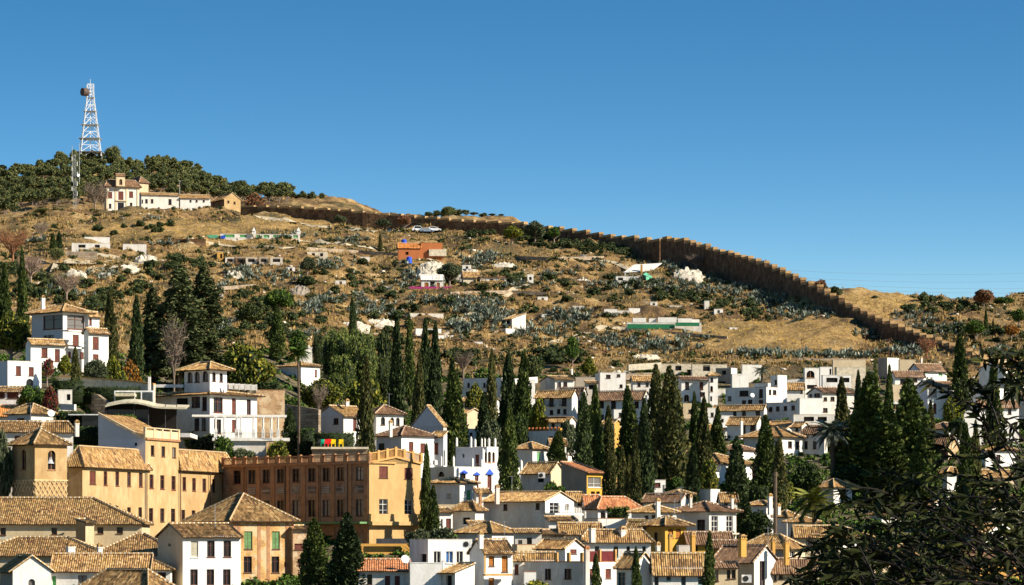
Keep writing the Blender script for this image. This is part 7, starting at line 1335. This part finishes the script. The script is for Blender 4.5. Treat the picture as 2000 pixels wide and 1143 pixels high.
hedge('dark ivy-covered wall left of the small villa cypress', 100, 160, 743, 772, 466, 2, 'hedge'); hedge('long ivy draping over the pale terrace wall', 160, 272, 756, 776, 468, 1.5, 'hedge'); hedge('grassy clipped hedge below the glazed shelter', 110, 200, 834, 860, 434, 2, 'green'); hedge('shrubby green bank left of the glazed shelter', 108, 160, 806, 848, 440, 3, 'hedge'); hedge('green hedge strip on the white street wall', 82, 112, 790, 800, 452, 1.5, 'green')
hedge('hedge terrace above the ivy wall at left', 130, 210, 735, 748, 482, 1.5, 'green'); hedge('green planted roof edge above the shaded blue-grey gable', 215, 262, 812, 836, 446, 1.5, 'green'); hedge('long dark hedge in front of the big white villa', 1456, 1502, 950, 985, 466, 3, 'hedge'); hedge('dark hedge at the top of the golden meadow', 1040, 1130, 474, 484, 975, 2, 'scrub_green', leaf=.5)
hedge('climbing plants on the pergola posts of the red-roofed house', 1185, 1228, 992, 1006, 430, 1.0, 'green'); hedge('dark shrubs along the city wall foot', 1130, 1232, 484, 496, 955, 3, 'scrub_green', leaf=.5)
# ---- wooded summit: nearest and best visible pines one by one, the rest as one mass
def fdens(px, D):
    if not (-260 < px < 565): return 0
    if 195 < px < 480 and D < 1186: return 0
    g_ = ground(px, D); yy = HY-g_.z/D*F
    if px > 555 and not (376 < yy < 396): return 0
    lim = np.interp(px, [-250, 0, 60, 110, 160, 230, 300, 380, 470, 560, 600], [440, 436, 410, 405, 402, 388, 390, 392, 398, 398, 392])
    return 1 if yy < lim else 0
cand = []
rf = random.Random(11)
for _ in range(5200):
    D = rf.uniform(1120, 1365); px = rf.uniform(-250, 600)
    if fdens(px, D): cand.append((px, D))
acc = []; grid = {}
for px, D in cand:
    x = (px-CX)/F*D; key = (int(x/3.6), int(D/4.6))
    if any((key[0]+i, key[1]+j) in grid and (grid[(key[0]+i, key[1]+j)][0]-x)**2+(grid[(key[0]+i, key[1]+j)][1]-D)**2*.6 < 3.7**2 for i in (-1, 0, 1) for j in (-1, 0, 1)): continue
    grid[key] = (x, D); acc.append((px, D))
vis = [q for q in acc if -8 < q[0] < 590]; vis.sort(key=lambda q: q[1]); inview = set(vis[:290]); rest = []
for px, D in acc:
    b = ground(px, D); h_ = rf.uniform(4.6, 7.6); r0 = rf.uniform(2.3, 3.4)
    if (px, D) in inview:
        root = empty('pine_tree', b, 'round olive-green pine in the wood covering the summit', 'pine', 'pines of the wooded summit')
        inst('trunk', LIM[0], root, (0, 0, 0), (2.2, 2.2, h_*.6)); inst('crown', FOR[rf.randrange(5)], root, (0, 0, h_*.62), (r0, r0, h_*.42), rf.uniform(0, 6.28))
    else: rest.append((b.x, b.y, b.z+h_*.62, r0, h_*.42))
def me_arr(me):
    V = np.empty(len(me.vertices)*3, np.float32); me.vertices.foreach_get('co', V); Fc = np.empty(len(me.loops), np.int32); me.loops.foreach_get('vertex_index', Fc); mi = np.empty(len(me.polygons), np.int32); me.polygons.foreach_get('material_index', mi); return V.reshape(-1, 3), Fc.reshape(-1, 4), mi
def scatter(name, label, protos, items, mats, seed=5, sub=1.0, tilt=0.0, kind='stuff'):
    """items: (x,y,z,rx,rz) ; protos: list of (V,F,mi)"""
    rng = rs(seed); out = []; mis = []; A = np.array(items)
    ids = rng.randint(0, len(protos), len(A))
    for k, (V, Fc, mi) in enumerate(protos):
        S_ = A[ids == k]
        if not len(S_): continue
        a = rng.uniform(0, 6.28, len(S_)); c, s = np.cos(a)[:, None], np.sin(a)[:, None]; x = V[None, :, 0]*c-V[None, :, 1]*s; y = V[None, :, 0]*s+V[None, :, 1]*c; z = np.broadcast_to(V[None, :, 2], x.shape)
        W_ = np.stack([x*S_[:, 3:4]+S_[:, 0:1], y*S_[:, 3:4]+S_[:, 1:2], z*S_[:, 4:5]+S_[:, 2:3]], -1).reshape(-1, 3); F2 = (Fc[None]+np.arange(len(S_))[:, None, None]*len(V)).reshape(-1, Fc.shape[1]); out.append((W_, F2)); mis.append(np.tile(mi, len(S_)))
    V2, F2 = merge(out); me = npmesh(name, V2, F2, mats, np.concatenate(mis)); o = bpy.data.objects.new(name, me); COL.link(o); tag(o, label, kind=kind); return o
scatter('pine_wood', 'mass of round pines covering the summit behind the nearest ones', [me_arr(FOR[i]) for i in range(5)], rest, ['pine_far', 'cypress_core'])
for lab, px, yt, yb, w_, D in (('dark taller pine clump right beside the white lattice tower', 222, 281, 315, 36, 1335), ('dark pine standing above the wood left of the tower', 118, 288, 312, 30, 1330), ('large round pine on the middle skyline', 875, 402, 432, 34, 1190)):
    tree(lab, px, yt, yb, w_, 'pin', None, D, 'pine_tree', 'pine', low=.0)
for k, (px, yt, w_) in enumerate(((838, 412, 22), (853, 408, 22), (893, 406, 24), (910, 408, 18), (925, 412, 22), (945, 414, 20), (962, 416, 20), (980, 424, 16), (824, 420, 18), (868, 410, 16))):
    tree('small dark-green pine in the row on the middle skyline', px, yt, yt+26, w_, 'forest', None, 1195+k % 3*6, 'pine_tree', 'pine', 'pines on the middle skyline', low=.0)
for k, (px, py, w_) in enumerate(((570, 385, 26), (590, 383, 22), (612, 382, 20), (585, 390, 24), (602, 388, 18), (628, 383, 14))):
    tree('dark pine on the crest at the right end of the summit wood', px, py-12, py+6, w_, 'forest', None, 1262+k, 'pine_tree', 'pine', 'pines at the right end of the summit wood', low=.0)
# ---- agaves: countable ones as things, the remote rest as one mass
def agave_mesh(seed):
    rng = rs(seed); V = []; Fc = []; n = 22
    for k in range(n):
        a = k*2.39996+rng.uniform(-.2, .2); el = rng.uniform(.25, 1.45); L_ = rng.uniform(.75, 1.1); d = np.array([np.cos(a)*np.cos(el), np.sin(a)*np.cos(el), np.sin(el)]); s = np.array([-np.sin(a), np.cos(a), 0])*.11; dr = np.array([0, 0, -.12*np.cos(el)]); m_ = d*L_*.45; tip = d*L_+dr; up = np.cross(d, s); i = len(V)
        V += [d*.05-s*.5, m_-s-up*.25, tip, m_+up*0.0-np.array([0, 0, .03]), m_+s-up*.25, d*.05+s*.5]; Fc += [(i, i+1, i+2, i+3), (i+5, i+3, i+2, i+4)]; Fc[-2] = (i, i+1, i+2, i+3)
    return np.array(V), np.array(Fc)
AG = []
for s in range(4):
    V, Fc = agave_mesh(50+s); AG.append(npmesh('agave', V, Fc, ['agave']))
AGP = [(925, 512, 62, 20, 34), (950, 505, 40, 14, 16), (905, 595, 50, 22, 28), (950, 612, 62, 36, 60), (900, 640, 40, 26, 26), (730, 610, 60, 20, 34), (610, 605, 40, 16, 16), (640, 590, 50, 14, 14), (700, 585, 30, 16, 12), (1060, 652, 90, 20, 26), (1120, 622, 80, 18, 34), (1200, 560, 90, 14, 16), (1240, 552, 40, 10, 8), (1320, 562, 110, 22, 46), (1420, 570, 90, 18, 28), (1480, 588, 80, 24, 34), (1540, 612, 60, 18, 20), (1580, 618, 50, 14, 12), (1610, 612, 40, 12, 12),
       (1290, 680, 120, 18, 34), (1210, 672, 80, 22, 20), (1350, 660, 70, 10, 8), (1480, 693, 90, 9, 24), (1560, 697, 70, 8, 18), (1650, 698, 80, 8, 22), (1760, 690, 70, 12, 26), (1700, 655, 40, 10, 10), (1800, 640, 70, 24, 18), (1860, 650, 60, 20, 12), (1780, 620, 50, 14, 12), (690, 472, 40, 10, 12), (640, 520, 60, 18, 16), (560, 540, 60, 20, 14), (470, 530, 60, 16, 18), (490, 545, 60, 12, 10), (440, 560, 30, 12, 6), (800, 540, 30, 24, 14), (780, 560, 40, 12, 10), (830, 590, 60, 14, 12), (1310, 522, 40, 10, 16), (1330, 535, 30, 8, 6), (1030, 560, 70, 16, 12), (1080, 540, 50, 14, 10), (440, 645, 30, 20, 8), (600, 655, 60, 16, 12), (560, 465, 80, 6, 8), (320, 478, 60, 8, 8), (300, 428, 30, 6, 6), (200, 540, 50, 10, 8), (130, 575, 60, 12, 10), (75, 470, 40, 14, 8), (1950, 690, 60, 14, 8), (980, 630, 30, 20, 10), (860, 560, 30, 10, 6), (1160, 520, 60, 10, 6), (1500, 548, 30, 10, 4)]
ag = []; ra = random.Random(4)
for cx, cy, w_, h_, n in AGP:
    for _ in range(n):
        px = ra.gauss(cx, w_/3); py = ra.gauss(cy, h_/3); D = Dinv(px, py)
        if D < 600 or D > 1200: continue
        ag.append((D, px))
    for _ in range(int(n*1.3)):
        px = ra.gauss(cx, w_/2.6); py = ra.gauss(cy, h_/2.6); D = Dinv(px, py)
        if 600 < D < 1200: ag.append((D+2000, px))
ind = sorted([q for q in ag if q[0] < 2000]); far = [(D-2000, px) for D, px in ag if D > 2000]+ind[297:]; ind = ind[:297]
for D, px in ind:
    g_ = ground(px, D); o = bpy.data.objects.new('agave', AG[ra.randrange(4)]); COL.link(o); s = ra.uniform(.9, 2.2); o.location = g_-ZV*.05; o.scale = (s, s, s); o.rotation_euler = (ra.uniform(-.1, .1), ra.uniform(-.1, .1), ra.uniform(0, 6.28)); tag(o, 'blue-grey spiky agave rosette on the dry hillside', 'agave', 'agaves on the dry hillside')
items = []
for D, px in far: g_ = ground(px, D); s = ra.uniform(.9, 1.8); items.append((g_.x, g_.y, g_.z, s, s))
AGA = [me_arr(m_) for m_ in AG]; scatter('agave_thicket', 'dense thickets of smaller blue-grey agaves', AGA, items, ['agave'])
# agave flower stalks
for k, (px, yt, yb) in enumerate(((1640, 585, 612), (1650, 590, 618), (1668, 592, 620), (1690, 640, 700), (1728, 598, 632), (1706, 608, 640), (1736, 660, 702), (1568, 660, 695), (1738, 590, 640), (1180, 680, 712))):
    D = Dinv(px, yb); b = ground(px, D); r_ = empty('agave_stalk', b, 'dry brown agave flower stalk standing on the slope', 'agave stalk', 'dry agave flower stalks'); Hh = (HY-yt)/F*D-b.z; mb = MB(); mb.tube((0, 0, -.2), (.1, 0, Hh), .07, .04, 5)
    for j in range(7):
        z_ = Hh*(.55+.06*j); a = j*2.1; mb.tube((0, 0, z_), (math.cos(a)*.5, math.sin(a)*.5, z_+.2), .03, .02, 3); mb.tube((math.cos(a)*.5, math.sin(a)*.5, z_+.2), (math.cos(a)*.6, math.sin(a)*.6, z_+.3), .16, .1, 5)
    o = mb.build('stalk', ['rust'], None, org=(0, 0, 0)); o.parent = r_
# ---- dry grass, scrub and stones over the hillside
def tuft(seed, nb=6, spread=.5, h=1.0, w=.12):
    rng = rs(seed); V = []; Fc = []
    for k in range(nb):
        a = rng.uniform(0, 6.28); b_ = np.array([np.cos(a), np.sin(a), 0])*rng.uniform(0, .35); d = np.array([np.cos(a)*spread*rng.uniform(.3, 1), np.sin(a)*spread*rng.uniform(.3, 1), h*rng.uniform(.6, 1)]); s = np.array([-np.sin(a+1), np.cos(a+1), 0])*w; i = len(V); V += [b_-s, b_+s, b_+d+s*.3, b_+d-s*.3]; Fc.append((i, i+1, i+2, i+3))
    return np.array(V), np.array(Fc), np.zeros(nb, int)
rt = rs(9); n = 104000
Dt = rt.uniform(560, 1110, n); pt_x = rt.uniform(-160, 2260, n); xt = (pt_x-CX)/F*Dt; hmk = hillmask(xt, Dt); dens = np.sin(xt*.21+Dt*.13)+np.sin(xt*.09-Dt*.07+2)+np.sin(xt*.5+1)*.6+np.sin(Dt*.33)*.6
yy_ = HY-zbase(xt, Dt)/Dt*F; wallD = np.interp(pt_x, [p[0] for p in WL]+[p[0] for p in WR], [p[3] for p in WL]+[p[3] for p in WR]); keep = (hmk > .4)&(rt.rand(n) < .72)&(np.abs(Dt-wallD) > 3); xt, Dt, ptx2, dens, yk, wk = xt[keep], Dt[keep], pt_x[keep], dens[keep], yy_[keep], wallD[keep]
zt_ = zbase(xt, Dt)+bumps(xt, Dt)*_bs(Dt)*hillmask(xt, Dt)
goldm = (((ptx2-1500)/240)**2+((yk-655)/34)**2 < 1)|(((ptx2-1690)/110)**2+((yk-600)/26)**2 < 1)|(((ptx2-330)/190)**2+((yk-450)/22)**2 < 1)|(((ptx2-560)/120)**2+((yk-437)/14)**2 < 1)
u_ = rt.rand(len(xt)); gsel = goldm&(u_ < .6); ssel = ~goldm&(u_ < .62); bsel = ~goldm&(u_ >= .62)&(dens > -.6)&(u_ < .77); b2sel = ~goldm&(u_ >= .77)&(u_ < .85)&(dens > -1.0)
TU = [tuft(s) for s in range(5)]; TG = [tuft(20+s, 7, .4, .8, .10) for s in range(4)]
mk = lambda sel, lo, hi, k=1.0: np.stack([xt[sel], Dt[sel], zt_[sel]-.1]+[(q := rt.uniform(lo, hi, sel.sum())), q*k], 1)
scatter('dry_grass', 'brown dry grass tussocks over the hillside', TU, mk(ssel, .4, 1.1), ['straw'], 1)
scatter('golden_grass', 'golden dry meadow grass', TG, mk(gsel, .25, .7), ['straw_gold'], 2)
SB = [crown_mesh(170+i, 60, .45, .24, 4, .8, ('scrub', 'cypress_core'), core=.6) for i in range(5)]; SBA = []
for m_ in SB:
    V, Fc, mi = me_arr(m_); kp = (mi == 0)|(np.arange(len(mi)) % 1 == 0); SBA.append((V, Fc[kp], mi[kp]))
scatter('scrub', 'low brownish scrub bushes scattered over the hillside', SBA, mk(bsel, .5, 1.5, .8), ['scrub', 'cypress_core'], 3)
scatter('scrub', 'dark green scrub bushes scattered over the hillside', SBA, mk(b2sel, .6, 1.9, .9), ['scrub_green', 'cypress_core'], 4)
MB_ = [me_arr(crown_mesh(180+i, 190, .30, .15, 6, .75, ('scrub_green', 'cypress_core'))) for i in range(4)]
def clus(L, s0, s1, seed):
    r_ = random.Random(seed); out = []
    for cx, cy, w_, h_, n in L:
        for _ in range(n):
            px = r_.gauss(cx, w_/2.2); py = r_.gauss(cy, h_/2.2); D = Dinv(px, py)
            if not 560 < D < 1120: continue
            g_ = ground(px, D); s = r_.uniform(s0, s1); out.append((g_.x, g_.y, g_.z+s*.25, s, s*r_.uniform(.7, 1.1)))
    return out
scatter('bushes', 'thickets of dark green bushes in the hollows of the slope', MB_, clus([(505, 600, 60, 34, 40), (560, 640, 60, 30, 22), (360, 520, 70, 24, 22), (1190, 486, 60, 9, 30), (1120, 480, 50, 8, 16), (1040, 466, 60, 10, 22), (90, 570, 80, 44, 40), (940, 455, 50, 8, 10), (700, 668, 110, 34, 40), (1090, 702, 90, 22, 40), (1000, 545, 40, 12, 12), (900, 550, 50, 16, 10), (1410, 600, 60, 12, 14), (1340, 585, 70, 8, 14), (1470, 615, 40, 14, 8), (40, 520, 50, 30, 18), (250, 560, 80, 30, 18), (450, 650, 60, 24, 20), (1850, 600, 80, 20, 20), (1900, 650, 90, 26, 26), (1960, 700, 60, 20, 14), (780, 600, 160, 60, 26), (1150, 580, 240, 60, 26), (640, 560, 100, 50, 20), (300, 450, 100, 14, 12), (900, 700, 60, 20, 16), (1240, 560, 60, 16, 8), (200, 600, 60, 30, 16)], 1.0, 2.5, 5), ['scrub_green', 'cypress_core'], 12)
# behind-the-wall scrub on the crest slopes + village undergrowth
n = 9500; Dv = rt.uniform(345, 700, n); pv = rt.uniform(-260, 2330, n); xv = (pv-CX)/F*Dv; kv = hillmask(xv, Dv) < .6; xv, Dv = xv[kv], Dv[kv]; zv = zbase(xv, Dv); s_ = rt.uniform(.6, 1.7, len(xv))
scatter('undergrowth', 'garden shrubs and undergrowth between the village houses', SBA, np.stack([xv, Dv, zv, s_, s_], 1), ['green', 'cypress_core'], 6)
def stone(seed):
    V, Fc = blobmesh([(0, 0, 0)], [(1, .8, .6)], seed=seed, jit=.3); return V, Fc, np.zeros(len(Fc), int)
sel = (rt.rand(len(xt)) < .035)&~goldm; scatter('stones', 'pale loose stones on the hillside', [stone(i) for i in range(3)], mk(sel, .2, .75, .8), ['rock_white'], 8)
# ================================================================ foreground tree at lower right
def leaf_mesh():
    V = []; Fc = []; n = 5
    prof = [0, .8, 1.0, .8, .45, 0]
    for k in range(n+1): u = k/n; w_ = prof[k]*.12; z_ = -.28*u*u; V += [(u, -w_, z_+.02), (u, 0, z_-.015), (u, w_, z_+.02)]
    for k in range(n): i = 3*k; Fc += [(i, i+3, i+4, i+1), (i+1, i+4, i+5, i+2)]
    return np.array(V), np.array(Fc)
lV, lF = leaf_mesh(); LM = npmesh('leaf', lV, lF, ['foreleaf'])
D0 = 24.0; gb_ = Vector((4.9, 25.0, zg(4.9, 25.0)-.05)); ft = empty('foreground_tree', gb_, 'dark leafy branches of a near tree filling the lower right corner', 'tree')
rl = random.Random(21); leaves = []
br = MB(); trunk_top = Vector((4.6, 25, -.9)); br.tube(gb_-ZV*.3, trunk_top, .16, .1, 8); br.build('trunk', ['bark_dark'], ft)
def topedge(px):    # rough silhouette of the foliage mass
    return float(np.interp(px, [1540, 1570, 1600, 1680, 1740, 1790, 1830, 1870, 1900, 1930, 1960, 2000, 2100, 2400], [1130, 1040, 985, 965, 935, 900, 860, 800, 735, 705, 700, 715, 650, 600]))
limb = MB()
def branch(A, B, bow, r0, nleaf, llen=(.085, .15), sub=True):
    A, B = Vector(A), Vector(B); n = 9; prev = A; pts = [A]
    for k in range(1, n+1):
        t = k/n; q = A.lerp(B, t)+Vector((0, 0, bow*4*t*(1-t))); limb.tube(prev, q, r0*(1-t*.85)+.001, r0*(1-(t+.05)*.85)+.001, 5, cap=False); prev = q; pts.append(q)
    for j in range(nleaf):
        t = rl.uniform(.12, 1); k = min(int(t*n), n-1); q = pts[k].lerp(pts[k+1], t*n-k); d = (pts[k+1]-pts[k]).normalized(); o = Vector((rl.gauss(0, .8), rl.gauss(0, .8), rl.gauss(-.25, .5))); dd = (d*.7+o*.75).normalized(); leaves.append((q, dd, rl.uniform(*llen)))
    return pts
# main limbs rise from the trunk, twigs with leaves hang off them
targets = []
for _ in range(265):
    px = 1540+ (rl.random()**.8)*560; y0 = topedge(px); py = y0+(1180-y0)*rl.random()**.55; targets.append((px, py, rl.uniform(22.3, 27.2)))
for _ in range(170):   # unseen foliage added outside the frame towards the sun, to shade the leaves
    targets.append((rl.uniform(2010, 2900), rl.uniform(560, 1400), rl.uniform(20.5, 28)))
for px, py, D in targets:
    B = P(px, py, D); A = B+Vector((rl.uniform(.15, .75), rl.uniform(-.4, .4), rl.uniform(-.45, .1))); branch(A, B, rl.uniform(.0, .14), .006, rl.randint(14, 24))
# a few long arching shoots that reach out over the picture
for (ax, ay, bx, by, bow) in ((1990, 900, 1800, 745, .1), (1970, 980, 1868, 735, .12), (2000, 860, 1845, 790, .12), (1930, 1010, 1690, 960, .14), (1900, 1040, 1590, 1000, .16), (1800, 1090, 1565, 1075, .1), (2010, 800, 1905, 700, .1), (2020, 760, 1955, 690, .05), (1990, 950, 1820, 850, .1), (1860, 1000, 1700, 925, .1), (1700, 1110, 1548, 1130, .12), (1780, 1000, 1640, 965, .1), (1950, 830, 1890, 742, .1), (1985, 760, 1990, 690, .02)):
    branch(P(ax, ay, rl.uniform(23.5, 25)), P(bx, by, rl.uniform(23.5, 25)), bow, .009, 34)
for _ in range(26):
    px = rl.uniform(1620, 2300); y0 = topedge(min(px, 2300)); B = P(px, rl.uniform(y0+40, 1150), rl.uniform(23, 26.5)); A = trunk_top; m_ = A.lerp(B, .5)+Vector((rl.uniform(-.1, .2), 0, rl.uniform(-.1, .25))); limb.tube(A, m_,   .018, .011, 6, cap=False); limb.tube(m_, B, .011, .004, 5, cap=False)
limb.build('branches', ['bark_dark'], ft)
def leafmat4(q, d, s):
    x = d; y = Vector((rl.gauss(0, 1), rl.gauss(0, 1), rl.gauss(0, 1))).cross(x).normalized(); z = x.cross(y); return Matrix(((x.x*s, y.x*s, z.x*s, q.x), (x.y*s, y.y*s, z.y*s, q.y), (x.z*s, y.z*s, z.z*s, q.z), (0, 0, 0, 1)))
vis_ = [(q, d, s) for q, d, s in leaves if q.x/q.y*F+CX < 2000 and HY-q.z/q.y*F < 1143]; oth = [(q, d, s) for q, d, s in leaves if not (q.x/q.y*F+CX < 2000 and HY-q.z/q.y*F < 1143)]
vis_.sort(key=lambda l: (l[0].y-l[2]*30)); single = vis_[:300]; mass = vis_[300:]+oth
inv = Matrix.Translation(-gb_)
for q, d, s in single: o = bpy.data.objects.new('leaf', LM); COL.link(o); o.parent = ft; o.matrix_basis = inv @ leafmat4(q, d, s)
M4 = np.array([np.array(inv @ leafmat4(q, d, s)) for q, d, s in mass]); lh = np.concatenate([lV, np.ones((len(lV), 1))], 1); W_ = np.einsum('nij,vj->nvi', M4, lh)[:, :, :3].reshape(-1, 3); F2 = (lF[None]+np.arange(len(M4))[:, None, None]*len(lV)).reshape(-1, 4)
o = bpy.data.objects.new('leaf_mass', npmesh('leaf_mass', W_, F2, ['foreleaf'])); COL.link(o); o.parent = ft; o['kind'] = 'stuff'
